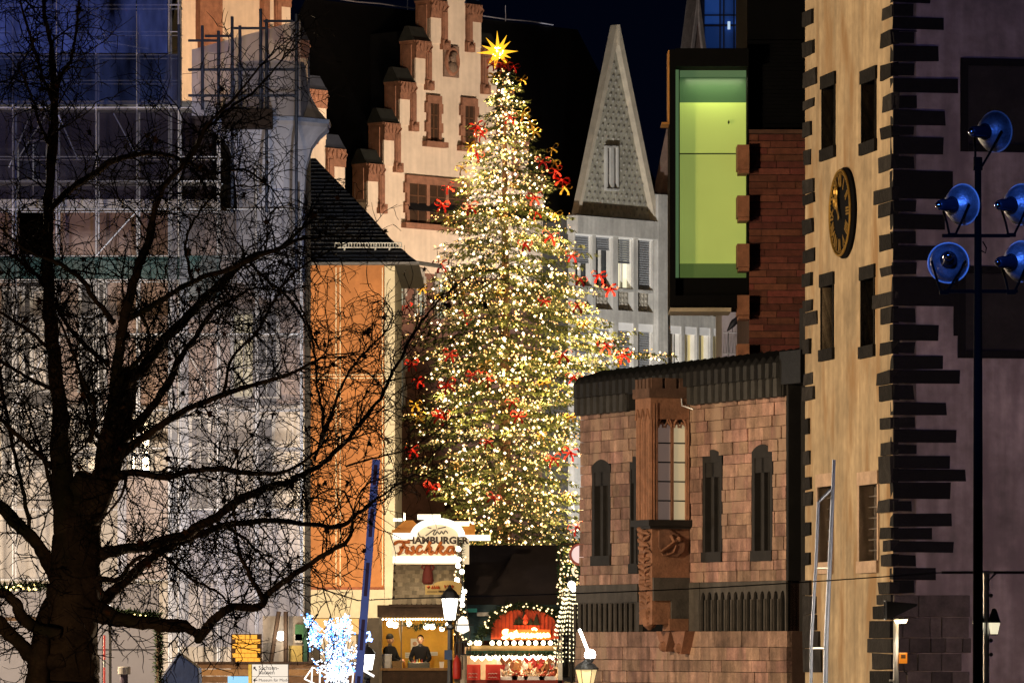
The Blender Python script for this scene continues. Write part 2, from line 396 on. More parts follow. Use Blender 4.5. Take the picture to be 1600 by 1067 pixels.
fr2 = Frame(430, 283, 47)
g2 = fr2.thing('stepped_gable_house', 'stepped gable partly hidden behind the scaffold, with an arched step panel beside the black roof', 'house')
st2 = [(430, 455, -18, -1), (457, 482, 62, -1), (482, 511, 140, -1), (511, 540, 232, -1)]
for i, (a, b, y, post) in enumerate(st2):
    x0, x1 = fr2.at(a, y)[0], fr2.at(b, y)[0]; zt = fr2.at((a+b)/2, y)[1]
    gable_step(fr2, g2, x0, x1, zt, 2.3, 1.3, post, mat('left_cap_painted_blue_lit', (.05, .06, .09), .5, .2))  # bluish light on these caps is part of their colour
pl2 = [(fr2.at(205, 60)[0], 0), (fr2.at(205, 60)[0], fr2.at(205, -70)[1]), (fr2.at(430, -70)[0], fr2.at(430, -70)[1])]
for a, b, y, post in st2:
    z = fr2.at((a+b)/2, y)[1]-.6; pl2 += [(fr2.at(a, y)[0], z), (fr2.at(b, y)[0], z)]
pl2 += [(fr2.at(540, 300)[0], 0)]
m = MB(); m.prism(pl2, .1, 1.1); m.build('gable_wall', PLASTER, g2)
for a, b, y0, y1 in ((200, 226, -50, 24), (313, 348, -50, 66), (413, 422, -50, 44)):
    m = MB(); fr2.box(m, a, b, y0, y1, -.25, .1); m2 = fr2.rect(a, b, y0, y1); m.box(m2[0]-.1, m2[1]+.1, -.35, .1, m2[2]-.5, m2[2]); m.build('corbel_post', SAND_RED, g2)

# ------------------------------------------------------------------ concrete office building with the steep spire gable
CONC = mat('grey_concrete', (.42, .41, .385), .9, .15, 1, .3, 10, streak=.2)
fm = Frame(905, 300, 46)
ob = fm.thing('concrete_office_building', 'grey concrete office building with a steep pointed gable and window blinds', 'building')
xa, za = fm.at(905, 334); xb, zb = fm.at(1029, 347); xp, zp = fm.at(966, 46)
m = MB(); m.prism([(xa, za), (xb, zb), (xp, zp)], .25, .6)
m.build('gable_wall', mat('patterned_concrete', (.30, .285, .23), .9, .25, 2, .5, 9), ob)
m = MB(); dn = 0; DW = (xb-xa)/15; DH = (zp-za)/30                     # cast diamond relief, rows narrowing to the tip
for j in range(30):
    z = za+.2+DH*j; t = (z-za)/(zp-za)
    l, r_ = xa+(xp-xa)*t+.25, xb+(xp-xb)*t-.42
    k0 = int((l-xa)/DW)-1
    for k in range(k0, 17):
        x = xa+DW*(k+.5*(j % 2))
        if l < x < r_ and not (9.2 < (z-za) < 0):
            s_ = R(.6, 1.0); m.add([(x-DW*.34*s_, .25, z), (x, .25, z-DH*.55*s_), (x+DW*.34*s_, .25, z), (x, .25, z+DH*.55*s_), (x, .17, z)], [(0, 1, 4), (1, 2, 4), (2, 3, 4), (3, 0, 4)])
m.build('diamond_relief', mat('relief_concrete', (.20, .19, .165), .9, .35, 3), ob, kind='stuff', fix=False)
for (qx, qz, wd, dy) in ((xa, za, .09, .10), (xb, zb, .17, -.12)):
    s_ = 1 if qx == xa else -1
    m = MB(); m.prism([(qx, qz), (qx+s_*wd*2.2, qz), (xp, zp-.9), (xp, zp+.25)], dy, .58); m.build('barge_board', mat('pale_barge', (.42, .37, .29), .85, .15), ob)
for a, b in ((951, 956), (961, 966)):
    x0, x1, z0, z1 = fm.rect(a, b, 231, 295)
    m = MB(); m.box(x0-.12, x0, .05, .3, z0, z1); m.box(x1, x1+.12, .05, .3, z0, z1); m.box(x0-.12, x1+.12, .05, .3, z1, z1+.1); m.box(x0-.12, x1+.12, .0, .3, z0-.1, z0); o = m.build('slit_window_frame', CONC, ob)
    m = MB(); m.box(x0, x1, .2, .24, z0, z1); m.build('pane', mat('slit_dark', (.05, .035, .03), .5), o)
# storeys: concrete grid, recessed windows with roller blinds
xE = fm.at(1190, 500)[0]
def hz(px, py): return fm.at(px, py)[1]
cols = [(899, 926), (931, 958), (966, 990), (997, 1021)]
cols2 = [(1038, 1065), (1070, 1089), (1092, 1110), (1114, 1133)]
zf = [hz(960, 352), hz(960, 452), hz(960, 492), hz(960, 500), hz(960, 640)]
holes = []
wtops, wbots = hz(950, 356), hz(950, 452)
def xr(c): return fm.at(c[0], 450)[0], fm.at(c[1], 450)[0]
for c in cols+cols2:
    a, b = xr(c); holes += [(a, b, hz(985, 452), hz(985, 362)), (a, b, hz(985, 486), hz(985, 456)), (a, b, hz(985, 640), hz(985, 505))]
m = wall_poly_with_holes(xa-.4, xE, 0, za-.05, holes, 0, .45); m.build('concrete_grid', CONC, ob)
m = MB(); m.box(xa-.4, xE, .80, 6, 0, za-.2); m.build('core_wall', mat('dark_core', (.07, .065, .06), .9), ob)
m = MB(); m.box(xa-.45, xb+.25, -.30, .5, za-1.1, za-.12); m.build('fascia', CONC, ob)
xq0, xq1 = fm.at(1022, 450)[0], fm.at(1037, 450)[0]
m = MB(); m.box(xq0, xq1, -.32, .4, 0, zb+1.5); m.build('corner_pier', CONC, ob)
BL = mat('blind_slats', (.19, .2, .215), .6, .1); LITW = emit('lit_office', (1, .93, .66), .9); WHITEB = mat('blind_box', (.75, .75, .75), .6, .05)
PANEL = mat('patterned_panel', (.30, .275, .23), .9, .3, 6, .5)
def office_window(c, ztop, zbot, blind, lit=None, mull=1, panel=None):
    a, b = xr(c)
    f = MB(); f.box(a, a+.08, .12, .45, zbot, ztop); f.box(b-.08, b, .12, .45, zbot, ztop); f.box(a, b, .1, .5, zbot-.04, zbot+.07)
    for k in range(1, mull+1): x = a+(b-a)*k/(mull+1); f.box(x-.045, x+.045, .3, .45, zbot, ztop)
    o = f.build('window_frame', mat('white_frame', (.6, .58, .54), .6, .08), ob)
    p = MB(); p.box(a, b, .5, .53, zbot, ztop); p.build('pane', lit or DARKGLASS, o)
    h = MB(); h.box(a, b, .06, .44, ztop-.42, ztop); h.build('blind_box', WHITEB, o)
    if blind > 0:
        n = max(2, int((ztop-.42-zbot)*blind/.13)); sl = MB()
        for k in range(n):
            z = ztop-.44-.13*k; sl.add([(a+.05, .22, z), (b-.05, .22, z), (b-.05, .28, z-.115), (a+.05, .28, z-.115)], [(0, 1, 2, 3)])
        sl.box(a+.04, b-.04, .2, .3, ztop-.46-.13*n, ztop-.42-.13*n)
        sl.build('blind', BL, o, fix=False)
zt1, zb1 = hz(985, 362), hz(985, 452)
for c, bl, lt in zip(cols, (.55, .28, .5, 1.0), (None, None, LITW, None)): office_window(c, zt1, zb1, bl, lt)
for c, bl, lt in zip(cols, (.9, .9, .9, .55), (None, None, None, emit('lit_office_dim', (1, .85, .6), .12))): office_window(c, hz(985, 505), hz(985, 640), bl, lt)
office_window(cols2[0], zt1, zb1, 0)
for c, ml, lt in zip(cols2, (3, 1, 1, 1), (None, emit('lit_office_amber', (1, .82, .38), .35), emit('lit_office_amber', (1, .82, .38), .35), emit('lit_office_amber', (1, .82, .38), .35))): office_window(c, hz(985, 505), hz(985, 640), 0, lt, ml)
for c in cols+cols2:
    a, b = xr(c); m = MB(); m.box(a, b-.15, .3, .5, hz(985, 486), hz(985, 456))
    for i in range(4):
        for j in range(4):
            x = a+(b-a-.15)*(i+.5)/4; z = hz(985, 486)+(hz(985, 456)-hz(985, 486))*(j+.5)/4
            m.add([(x-.12, .3, z), (x, .3, z-.14), (x+.12, .3, z), (x, .3, z+.14), (x, .24, z)], [(0, 1, 4), (1, 2, 4), (2, 3, 4), (3, 0, 4)])
    m.build('spandrel_panel', PANEL, ob)
# its steep black roof behind, with a lightning wire on the ridge
m = MB(); xl_, xr_ = fm.at(760, 300, 5)[0], fm.at(1060, 300, 5)[0]
zr = fm.at(860, 42, 9)[1]; m.prism_x([(1.0, za-.4), (9, zr), (17, za-.4)], xa-12, xb+3); m.build('roof', mat('night_slate', (.006, .006, .007), .6, .3), ob)
m = MB(); m.tube([(xa-12+k*(xb-xa+13)/10, 9, zr+.12+.05*(k % 2)) for k in range(11)], .035, 4)
for k in (4, 6, 8): x = xa-12+k*(xb-xa+13)/10; m.bar((x, 9, zr), (x, 9, zr+.9), .03, 4)
m.build('ridge_wire', mat('ridge_wire', (.5, .5, .6), .4), ob)
# neighbouring slim gable, mostly hidden
xa2, za2 = fm.at(1031, 347); m = MB(); m.prism([(xa2, za2-.1), (fm.at(1100, 355)[0], za2-.1), (fm.at(1062, 200)[0], fm.at(1062, 200)[1])], .4, 1.0); m.build('side_gable', mat('brownish_concrete', (.2, .13, .10), .9, .25), ob)

# far glass block and the spire beside it
fg = Frame(1100, 380, 0)
gb = fg.thing('glass_office_block', 'blue lit glass block far behind the green window bay', 'building')
x0, x1, z0, z1 = fg.rect(1099, 1235, -120, 400)
m = MB(); m.box(x0, x1, .4, 12, 0, z1); m.build('lit_interior', mat('blue_room', (.05, .1, .3), .8), gb)
for a, b, y0, y1, s_ in ((1101, 1125, -100, 38, .05), (1126, 1146, -100, 38, .03), (1147, 1180, -100, 38, .045), (1101, 1180, 42, 76, .02), (1101, 1180, 80, 200, .01)):
    m = MB(); fg.box(m, a, b, y0, y1, .2, .3); m.build('window_pane', emit('blue_pane%d' % int(s_*1000), (.05, .22, 1), s_*2.2), gb)
for y in (24, 40, 78): fg.box(MB(), 1099, 1190, y-1, y+1, .0, .2).build('glazing_bar', mat('dark_bar', (.02, .02, .03), .5), gb)
for x in (1100, 1125, 1131, 1147): fg.box(MB(), x-1, x+1, -100, 200, .02, .2).build('glazing_bar', mat('dark_bar', (.02, .02, .03), .5), gb)
for x, y in ((1139, 38), (1152, 36)):
    m = MB(); fg.box(m, x-2, x+2, y-4, y+8, -.1, .1); m.build('ceiling_lamp', emit('cold_lamp', (.6, .8, 1), .8), gb)
fs_ = Frame(1089, 370, 40)
sp = fs_.thing('pointed_gable', 'tip of a narrow pale pointed gable above the green window bay', 'gable')
a, za_ = fs_.at(1076, 100); b = fs_.at(1104, 100)[0]; p_, zp_ = fs_.at(1089.5, -6)
m = MB(); m.prism([(a-.5, 0), (b+.5, 0), (b, za_), (p_, zp_), (a, za_)], 0, 1); m.build('gable_wall', mat('pinkish_concrete', (.32, .25, .22), .9, .3, 3), sp)
m = MB(); m.prism([(b, za_), (b-.35, za_), (p_, zp_-1.5), (p_, zp_)], -.2, 1); m.prism([(a, za_), (a+.25, za_), (p_, zp_-1.5), (p_, zp_)], -.1, 1.02); m.build('barge_board', mat('white_barge', (.55, .5, .47), .8), sp)
lamp('spire_flood', 'SPOT', (4, 352, 26), 4500, (1, .85, .75), (12.6, 370, 43), .3, 30)
# ------------------------------------------------------------------ orange painted house with the black roof
OCHRE = mat('orange_render', (.43, .17, .055), .9, .2, .7, .25, 9, streak=.12)
CREAM = mat('cream_trim', (.58, .50, .34), .85, .12, 1)
fo = Frame(468, 190, 0)
oh = fo.thing('orange_house', 'orange rendered house with cream painted lines and a black roof', 'house')
xL, xR = fo.at(430, 600)[0], fo.at(617, 600)[0]
def oz(py): return fo.at(500, py)[1]
def ox(px): return fo.at(px, 600)[0]
m = MB(); m.box(xL, ox(601), 0, 12, oz(958), oz(414)); m.build('wall', OCHRE, oh)
m = MB(); m.box(ox(601), xR, -.10, 12, 0, oz(416)); m.build('corner_pilaster', CREAM, oh)
m = MB(); m.box(xL, ox(601), -.03, 12, oz(962), oz(921)); m.box(xL, ox(600.5), -.12, .2, oz(965), oz(958)); m.build('plinth_band', CREAM, oh)
LN = mat('cream_line', (.75, .62, .40), .85, .1)
m = MB(); e = .003
for px in (525, 531.5, 597.5): m.box(ox(px-.7), ox(px+.7), -e, .01, oz(914), oz(418))
for py in (585.5, 590.5): m.box(ox(474), ox(597), -e*2, .01, oz(py+.7), oz(py-.7))
m.build('painted_line', LN, oh)
m = MB(); m.box(xL, ox(600), -.06, .02, oz(921), oz(917)); m.build('terracotta_border', mat('terracotta', (.26, .08, .035), .85), oh)
# ground floor: dark shop front with glowing openings
m = MB(); m.box(xL, ox(601), .5, 12, 0, oz(962)); m.build('shop_wall', mat('shop_wall', (.06, .045, .03), .8, .3), oh)
for a, b, y0, y1, cc, s_ in ((480, 560, 966, 990, (1, .55, .12), .22),(500, 556, 992, 1040, (.9, .7, .4), .12)):
    m = MB(); m.box(ox(a), ox(b), .40, .48, oz(y1), oz(y0)); m.build('lit_shop_window', emit('shop_glow%d' % a, cc, s_), oh)
# hipped roof with a bell-cast foot
prof = [(655, 413), (640, 401), (610, 372), (575, 330), (545, 296), (515, 264), (497, 244), (487, 232)]
m = MB(); n_ = len(prof)
for px, py in prof:
    x, z = fo.at(px, py); t = (413-py)/181; dpt = -.9+4.8*t
    m.v += [(xL-8, dpt, z), (x, dpt, z), (x, 12-dpt, z), (xL-8, 12-dpt, z)]
for i in range(n_-1):
    for k in range(4): m.f.append((i*4+k, i*4+(k+1) % 4, i*4+4+(k+1) % 4, i*4+4+k))
m.f.append((0, 3, 2, 1)); m.f.append(tuple((n_-1)*4+k for k in range(4)))
ro = m.build('roof', SLATE, oh)
m = MB()                                                            # slate courses, edges just proud
for i in range(n_-1):
    (p0, q0), (p1, q1) = prof[i], prof[i+1]; steps_ = max(2, int((q0-q1)/6))
    for k in range(steps_):
        t = k/steps_; px, py = p0+(p1-p0)*t, q0+(q1-q0)*t; x, z = fo.at(px, py); d = -.9+4.8*(413-py)/181
        m.box(xL-7.9, x-.02, d-.035, d+.01, z-.03, z+.012)
m.build('slate_courses', mat('slate_edge', (.02, .02, .022), .6, .3), ro)
m = MB(); m.tube([(xL, -.95, oz(415)), (ox(655), -.95, oz(414)), (ox(690), -.2, oz(417))], .07, 6); m.build('gutter', mat('zinc', (.16, .15, .14), .5, .2, metal=.5), oh)
sg = MB(); y_ = -.55
for py in (381.5, 388.5): sg.bar((ox(524), y_, oz(py)), (ox(628), y_, oz(py)), .025, 5)
for k in range(25): px = 524+104*k/24; sg.bar((ox(px), y_, oz(381.5)), (ox(px), y_, oz(389)), .018, 4)
for px in (540, 588, 610): sg.bar((ox(px), y_, oz(384)), (ox(px)-.05, y_+.3, oz(398)), .03, 4)
sg.build('snow_guard', mat('pale_guard', (.45, .44, .40), .5), oh)

# ------------------------------------------------------------------ old hall behind the scaffold
D0 = 178
fs = Frame(0, D0, 0)
sb = fs.thing('scaffolded_hall', 'old hall with cream windows behind the scaffold on the left', 'building')
def sx(px): return fs.at(px, 500)[0]
def sz(py): return fs.at(100, py)[1]
def sbox(m, a, b, y0, y1, d0, d1): m.box(sx(a), sx(b), d0, d1, sz(y1), sz(y0)); return m
STONE_BR = mat('brown_stone_wall', (.34, .23, .17), .9, .25, .8, .3, 8, streak=.2)
STONE_PALE = mat('pale_stone_wall', (.52, .45, .36), .9, .2, .8, .3, 8, streak=.2)
STONE_DK = mat('dark_stone_wall', (.06, .045, .045), .9, .3, .8, .3, 8)
wins = [(8, 34, 455, 610), (52, 82, 455, 610), (128, 162, 445, 610), (30, 72, 222, 312), (8, 34, 655, 735), (52, 76, 655, 735), (120, 150, 650, 735), (365, 395, 490, 620), (400, 432, 490, 620), (400, 425, 655, 800), (205, 235, 650, 740), (300, 325, 655, 800)]
hl = [(sx(a), sx(b), sz(d), sz(c)) for a, b, c, d in wins]
m = wall_poly_with_holes(sx(-60), sx(475), sz(640), sz(330), hl, 0, .5); m.build('upper_wall', STONE_BR, sb)
m = wall_poly_with_holes(sx(-60), sx(475), 0, sz(640), hl, 0, .5); m.build('lower_wall', STONE_PALE, sb)
m = wall_poly_with_holes(sx(-60), sx(330), sz(330), sz(165), hl, 0, .5); m.build('attic_wall', STONE_DK, sb)
m = MB()
for a, b, y0, y1, d in ((-60, 330, 160, 172, .5), (-60, 345, 314, 330, .6), (-60, 475, 634, 642, .35), (-60, 475, 738, 746, .35)): m = sbox(MB(), a, b, y0, y1, -d, 0); m.build('ledge', mat('pale_ledge', (.46, .40, .33), .85, .25, 2), sb)
m = MB(); sbox(m, -60, 475, 170, 1060, .9, 6); m.build('core', mat('interior_dark', (.02, .02, .022), .9), sb)
WF = mat('window_white', (.55, .52, .46), .7, .15)
for i, (a, b, c, d) in enumerate(wins):
    m = MB(); w_ = 5 if c > 400 else 2.5
    sbox(m, a-w_, a, c, d, -.1, .4); sbox(m, b, b+w_, c, d, -.1, .4); sbox(m, a-w_-1, b+w_+1, c-w_*1.3, c, -.14, .4); sbox(m, a-w_-2, b+w_+2, d, d+3, -.22, .4)
    o = m.build('window_frame', WF, sb)
    m = MB(); sbox(m, a, b, c, d, .36, .4); m.build('pane', glass('hall_glass', (.03, .035, .04), .1) if i not in (7,) else emit('hall_lit', (1, .85, .5), .35), o)
    m = MB(); mid = (a+b)/2; sbox(m, mid-1, mid+1, c, d, .2, .33)
    for t in (.3, .65): sbox(m, a, b, c+(d-c)*t-.8, c+(d-c)*t+.8, .2, .33)
    m.build('sash', WF, o)
# slanting roof over the attic, under the sheeting
m = MB(); m.prism_x([(0, sz(165)), (9, sz(-60)), (10, sz(-60)), (10, sz(170))], sx(-60), sx(250)); m.build('roof', SLATE, sb)

# ------------------------------------------------------------------ the scaffold itself
sc = thing('scaffold', 'tall netted scaffold of pale tubes and decks standing against the old hall', 'scaffold', (fs.o.x, D0-2.6, 0))
TUBE = mat('scaffold_tube', (.55, .53, .5), .5, .25, 3, metal=.3); DECK = mat('scaffold_deck', (.30, .26, .20), .8, .35, 3)
Y0, Y1 = -.55, .55
D1 = D0-2.6
def kx(px): return P(px, 0, D1-.55).x-fs.o.x
def kz(py): return P(0, py, D1-.55).z
posts = [(-40, -20), (20, -20), (88, -20), (150, 18), (214, 18), (264, -20), (279, -8), (340, 165), (400, 225), (470, 300)]
for px, top in posts:
    for y in (Y0, Y1):
        m = MB(); m.bar((kx(px), y, 0), (kx(px), y, kz(top)), .035, 6)
        m.build('standard', TUBE, sc)
levels = [8, 50, 86, 126, 168, 245, 283, 327, 400, 437, 522, 640, 700, 795, 905]
for i, py in enumerate(levels):
    x1_ = 282 if py < 160 else 345 if py < 300 else 472
    m = MB()
    for y in (Y0, Y1): m.bar((kx(-45), y, kz(py)), (kx(x1_), y, kz(py)), .022 if i % 2 else .03, 5)
    for px, top in posts:
        if top < py and px <= x1_: m.bar((kx(px), Y0, kz(py)), (kx(px), Y1, kz(py)), .025, 4)
    m.build('ledger', TUBE, sc)
    if i % 2 == 0 and py > 100:
        for k in range(6):
            xa_, xb_ = -45+(x1_+45)*k/6, -45+(x1_+45)*(k+1)/6-1
            m = MB(); m.box(kx(xa_), kx(xb_), Y0+.05, Y1-.05, kz(py)-.07, kz(py)-.02); m.build('deck', DECK, sc)
for a, b, c, d in ((48, 178, 14, 262), (128, 60, 232, 77), (88, 172, 122, 250), (178, 178, 214, 245), (30, 245, 75, 175), (150, 400, 214, 330), (279, 520, 340, 640), (20, 640, 88, 522)):
    m = MB(); m.bar((kx(a), Y0-.05, kz(b)), (kx(c), Y0-.05, kz(d)), .025, 5); m.build('brace', TUBE, sc)
for a, b, y0, y1 in ((-45, 282, 402, 436), (282, 345, 400, 470)):
    m = MB(); m.box(kx(a), kx(b), Y0-.09, Y0-.06, kz(y1), kz(y0)); m.build('netting', net('green_net', (.10, .20, .18), .55), sc)
def sheet(name, a, b, y0, y1, mt, dep, nx=14, nz_=10, amp=.10, par=None):
    m = MB()
    for j in range(nz_+1):
        for i in range(nx+1):
            x = kx(a+(b-a)*i/nx); z = kz(y0+(y1-y0)*j/nz_)
            m.v.append((x, dep+amp*mnoise.noise((x*1.1, dep, z*.6))+.5*amp*mnoise.noise((x*3, 1, z*.8)), z))
    for j in range(nz_):
        for i in range(nx): m.f.append((j*(nx+1)+i, j*(nx+1)+i+1, (j+1)*(nx+1)+i+1, (j+1)*(nx+1)+i))
    return m.build(name, mt, par or sc, smooth=True, fix=False)
BNET = net('sheeting_painted_blue_lit', (.11, .17, .45), .72, var=.95); GNET = net('grey_net', (.36, .33, .30), .30, var=.35); WNET = net('white_net', (.40, .37, .36), .36, var=.4); DNET = net('dark_net', (.045, .04, .055), .5, var=.4)
for a, b in ((-45, 88), (89, 213), (214, 262)): sheet('netting', a, b, -30, 84, BNET, Y0-.1, 10, 8)  # blue light on the plastic sheets is put into their colour
for a, b in ((-45, 88), (89, 213), (214, 279)): sheet('netting', a, b, 86, 164, net('sheeting_painted_dim_blue', (.04, .06, .14), .7, var=.95), Y0-.1, 10, 6)  # weaker blue light, put into a darker sheet colour
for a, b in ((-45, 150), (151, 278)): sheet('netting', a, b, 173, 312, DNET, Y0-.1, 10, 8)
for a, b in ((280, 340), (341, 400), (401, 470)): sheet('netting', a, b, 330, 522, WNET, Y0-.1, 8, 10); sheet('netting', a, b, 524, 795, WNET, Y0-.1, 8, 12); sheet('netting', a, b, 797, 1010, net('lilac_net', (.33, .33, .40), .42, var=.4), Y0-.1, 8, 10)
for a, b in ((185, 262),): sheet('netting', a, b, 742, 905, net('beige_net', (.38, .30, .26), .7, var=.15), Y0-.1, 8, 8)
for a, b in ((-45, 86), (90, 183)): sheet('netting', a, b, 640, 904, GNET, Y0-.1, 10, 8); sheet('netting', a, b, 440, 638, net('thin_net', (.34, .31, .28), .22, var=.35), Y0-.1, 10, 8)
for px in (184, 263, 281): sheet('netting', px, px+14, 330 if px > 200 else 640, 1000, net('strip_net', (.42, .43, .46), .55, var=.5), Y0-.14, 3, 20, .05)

# ------------------------------------------------------------------ turret wrapped in white sheeting
WD = 176
wt = thing('wrapped_turret', 'corner turret wrapped in white sheeting with a flared cornice', 'turret', P(423, HY, WD)-Vector((0, 0, ZC)))
s_ = S(WD)
def wz(py): return ZC+(HY-py)*s_
WRAP = net('white_wrap', (.66, .65, .70), .93, var=.18, trans=.3, fold=.8)
m = MB(); prof = [(6, 470), (40, 446), (50, 436), (51, 420), (52, 330), (57, 262), (66, 232), (78, 216), (92, 203), (92, 197)]
m.lathe([(r*s_*1.06, wz(y)) for r, y in prof], 8, phase=pi/8); m.build('sheet_wrap', WRAP, wt)
m = MB(); m.lathe([(94*s_*1.06, wz(197)), (95*s_*1.06, wz(191)), (92*s_*1.06, wz(190))], 8, phase=pi/8); m.build('cornice_rim', mat('blue_rim', (.25, .3, .42), .6, .3), wt)
m = MB(); prof = [(90, 190), (78, 176), (66, 155), (58, 130), (54, 100)]
m.lathe([(r*s_*1.06, wz(y)) for r, y in prof], 8, phase=pi/8); m.build('upper_wrap', WRAP, wt)
m = MB(); m.add([(-118*s_, -1.9, wz(190)), (-118*s_, -1.9, wz(88)), (50*s_, -1.9, wz(42)), (50*s_, -1.9, wz(190)), (62*s_, -.5, wz(70)), (62*s_, -.5, wz(190))], [(0, 3, 2, 1), (3, 5, 4, 2)])
m.build('sloping_sheet', net('thin_white_wrap', (.60, .57, .60), .86, var=.25, trans=.3), wt, fix=False)
m = MB()
for px, t, b in ((286, 50, 180), (322, 52, 182), (347, 60, 182), (368, 38, 340), (380, 52, 190), (412, 26, 185), (421, 42, 340), (467, 34, 430)):
    m.bar(((px-423)*s_, -2.1, wz(b)), ((px-423)*s_, -2.1, wz(t)), .05, 6)
for a, b, y in ((300, 350, 75), (326, 368, 68), (368, 420, 56), (416, 462, 45), (300, 470, 120), (300, 470, 160)):
    m.bar(((a-423)*s_, -2.1, wz(y)), ((b-423)*s_, -2.1, wz(y)), .04, 6)
m.build('guard_rails', mat('blue_steel', (.035, .05, .09), .5, .2, metal=.3), wt)
m = MB(); m.box(-70*s_, 8*s_, -2.6, -2.0, wz(212), wz(183)); m.build('timber_platform', mat('dark_timber', (.03, .018, .012), .8), wt)
m = MB()
for k in range(8):
    q = pi/8+2*pi*k/8; m.tube([((50)*s_*1.08*cos(q), 50*s_*1.08*sin(q), wz(440)), (51*s_*1.08*cos(q), 51*s_*1.08*sin(q), wz(330))], .045, 5)
for y in (270, 300, 330, 400):
    m.tube([(52*s_*1.09*cos(pi/8+2*pi*k/8), 52*s_*1.09*sin(pi/8+2*pi*k/8), wz(y)) for k in range(9)], .03, 5)
m.build('wrap_tubes', mat('blue_grey_tube', (.16, .17, .24), .5, .2, metal=.4), wt)

# ------------------------------------------------------------------ white hoarding along the market edge
HD = 150
hb = thing('hoarding', 'long pale hoarding of smooth panels behind the bare tree trunk', 'hoarding', (P(-30, 0, HD).x, HD, 0))
HOA = mat('hoarding_panel', (.40, .37, .37), .7, .06, .6)
xs_ = [-30, 62, 160, 248]
for a, b in zip(xs_, xs_[1:]):
    for y0, y1 in ((912, 964), (965, 1014), (1015.5, 1100)):
        m = MB(); ya, yb = ZC+(HY-y1)*S(HD), ZC+(HY-y0)*S(HD); m.box((a+30)*S(HD)+.01, (b+30)*S(HD)-.01, 0, .06, max(0, ya)+.01, yb-.01); m.build('panel', HOA, hb)
m = MB(); m.box(0, 278*S(HD), .06, .2, 0, ZC+(HY-912)*S(HD)); m.build('frame', mat('hoarding_frame', (.12, .11, .11), .8), hb)
# ------------------------------------------------------------------ brick building with the green lit window bay
fb = Frame(1170, 145, 0)
bb = fb.thing('brick_building', 'narrow dark red brick building with a toothed edge beside the green lit window bay', 'building')
BRICK = mat('dark_red_brick', (.15, .045, .03), .85, .25, 6, .4, 25, objvar=.35, hue=.012)
def bx(px): return fb.at(px, 500)[0]
def bz(py): return fb.at(1200, py)[1]
def bbox(m, a, b, y0, y1, d0, d1): m.box(bx(a), bx(b), d0, d1, bz(y1), bz(y0)); return m
m = MB(); bbox(m, 1171, 1300, 205, 700, .04, 8); m.box(bx(1171), bx(1300), .04, 8, 0, bz(700)); m.build('mortar_core', mat('dark_mortar', (.07, .035, .028), .95), bb)
me = unit_block(); me.materials.append(BRICK); z = bz(560); rowh = (bz(210)-bz(560))/33; j = 0
while z < bz(210)-.01:
    x = bx(1170)-R(0, .45)
    while x < bx(1272):
        wd = R(.5, 1.15); a, b = max(x, bx(1170)), min(x+wd, bx(1275)); x += wd
        if b-a > .06:
            pr = R(.0, .022); put('brick', me, bb, ((a+b)/2, .02-pr/2, z+rowh/2), scale=(b-a-.014, .1+pr, rowh-.022))
    z += rowh; j += 1
m = MB(); bbox(m, 1170, 1275, 203, 209, -.06, .1); m.build('coping', mat('brick_coping', (.12, .06, .04), .9, .3), bb)
rb = MB(); 
for k in range(24):
    y0 = 60+143*k/24; bbox(rb, 1169, 1300, y0, y0+5.6, .55-.015*(k % 2), .7)
rb.box(bx(1169), bx(1300), .7, 8, bz(203), bz(-120)); bbox(rb, 1169, 1300, -120, 58, .6, .7); rb.build('roof', mat('blue_black_roof', (.002, .0022, .003), .8, .3, spec=.1), bb)
# toothed brick ends on the edge towards the bay
for y0, y1 in ((229, 273), (308, 347), (383, 425), (463, 500), (539, 580)):
    m = MB(); bbox(m, 1151, 1169.6, y0, y1-6, -.5, .5); bbox(m, 1153, 1169.6, y1-5.5, y1, -.45, .5); m.build('tooth', mat('tooth_brick_painted_lit', (.30, .13, .07), .85, .25, 5, .3), bb)  # warm light on the teeth put into a brighter brick colour
def room(name, col, strength):          # wall of the lit room, the room's light put in as uneven emission
    m = emit(name, col, strength); b = m.node_tree.nodes['Principled BSDF']; b.inputs['Base Color'].default_value = (*[min(.8, c*1.5) for c in col], 1); b.inputs['Roughness'].default_value = .8
    n = m.node_tree.nodes; t = n.new('ShaderNodeTexNoise'); t.inputs['Scale'].default_value = .9; t.inputs['Detail'].default_value = 6
    g_ = n.new('ShaderNodeNewGeometry'); m.node_tree.links.new(g_.outputs['Position'], t.inputs['Vector']); r_ = n.new('ShaderNodeMapRange'); r_.inputs[3].default_value = strength*.82; r_.inputs[4].default_value = strength*1.18
    m.node_tree.links.new(t.outputs[0], r_.inputs[0]); m.node_tree.links.new(r_.outputs[0], b.inputs['Emission Strength']); return m
# the bay: black frame, green room behind glass
gbay = thing('window_bay', 'tall green lit window bay with a black frame, left of the brick building', 'window bay', fb.o-Vector((0, .25, 0)))
BLK = mat('black_frame', (.003, .003, .003), .8, .2, spec=.1)
def gbox(m, a, b, y0, y1, d0, d1): m.box(bx(a), bx(b), d0, d1, bz(y1), bz(y0)); return m
m = MB(); gbox(m, 1046, 1055, 80, 484, -.1, 1.9); gbox(m, 1055, 1169, 78, 106, -.1, 1.9); gbox(m, 1167.2, 1169.5, 106, 484, .2, 1.9); gbox(m, 1055, 1167, 463, 482, -.1, 1.9); gbox(m, 1055, 1168, 434, 463, .25, .35)
m.build('frame', BLK, gbay)
m = MB(); gbox(m, 1046, 1141, 483, 489, -.35, 1.4); m.build('sill', mat('pale_sill', (.5, .42, .3), .7, .15), gbay)
m = MB(); gbox(m, 1063, 1167, 157.5, 237, .8, .84); gbox(m, 1063, 1167, 238.6, 410, .8, .84); m.build('lit_wall', room('green_wall_glow', (.44, .56, .13), .58), gbay)  # wall, header, panel and reveal glow in place of room light
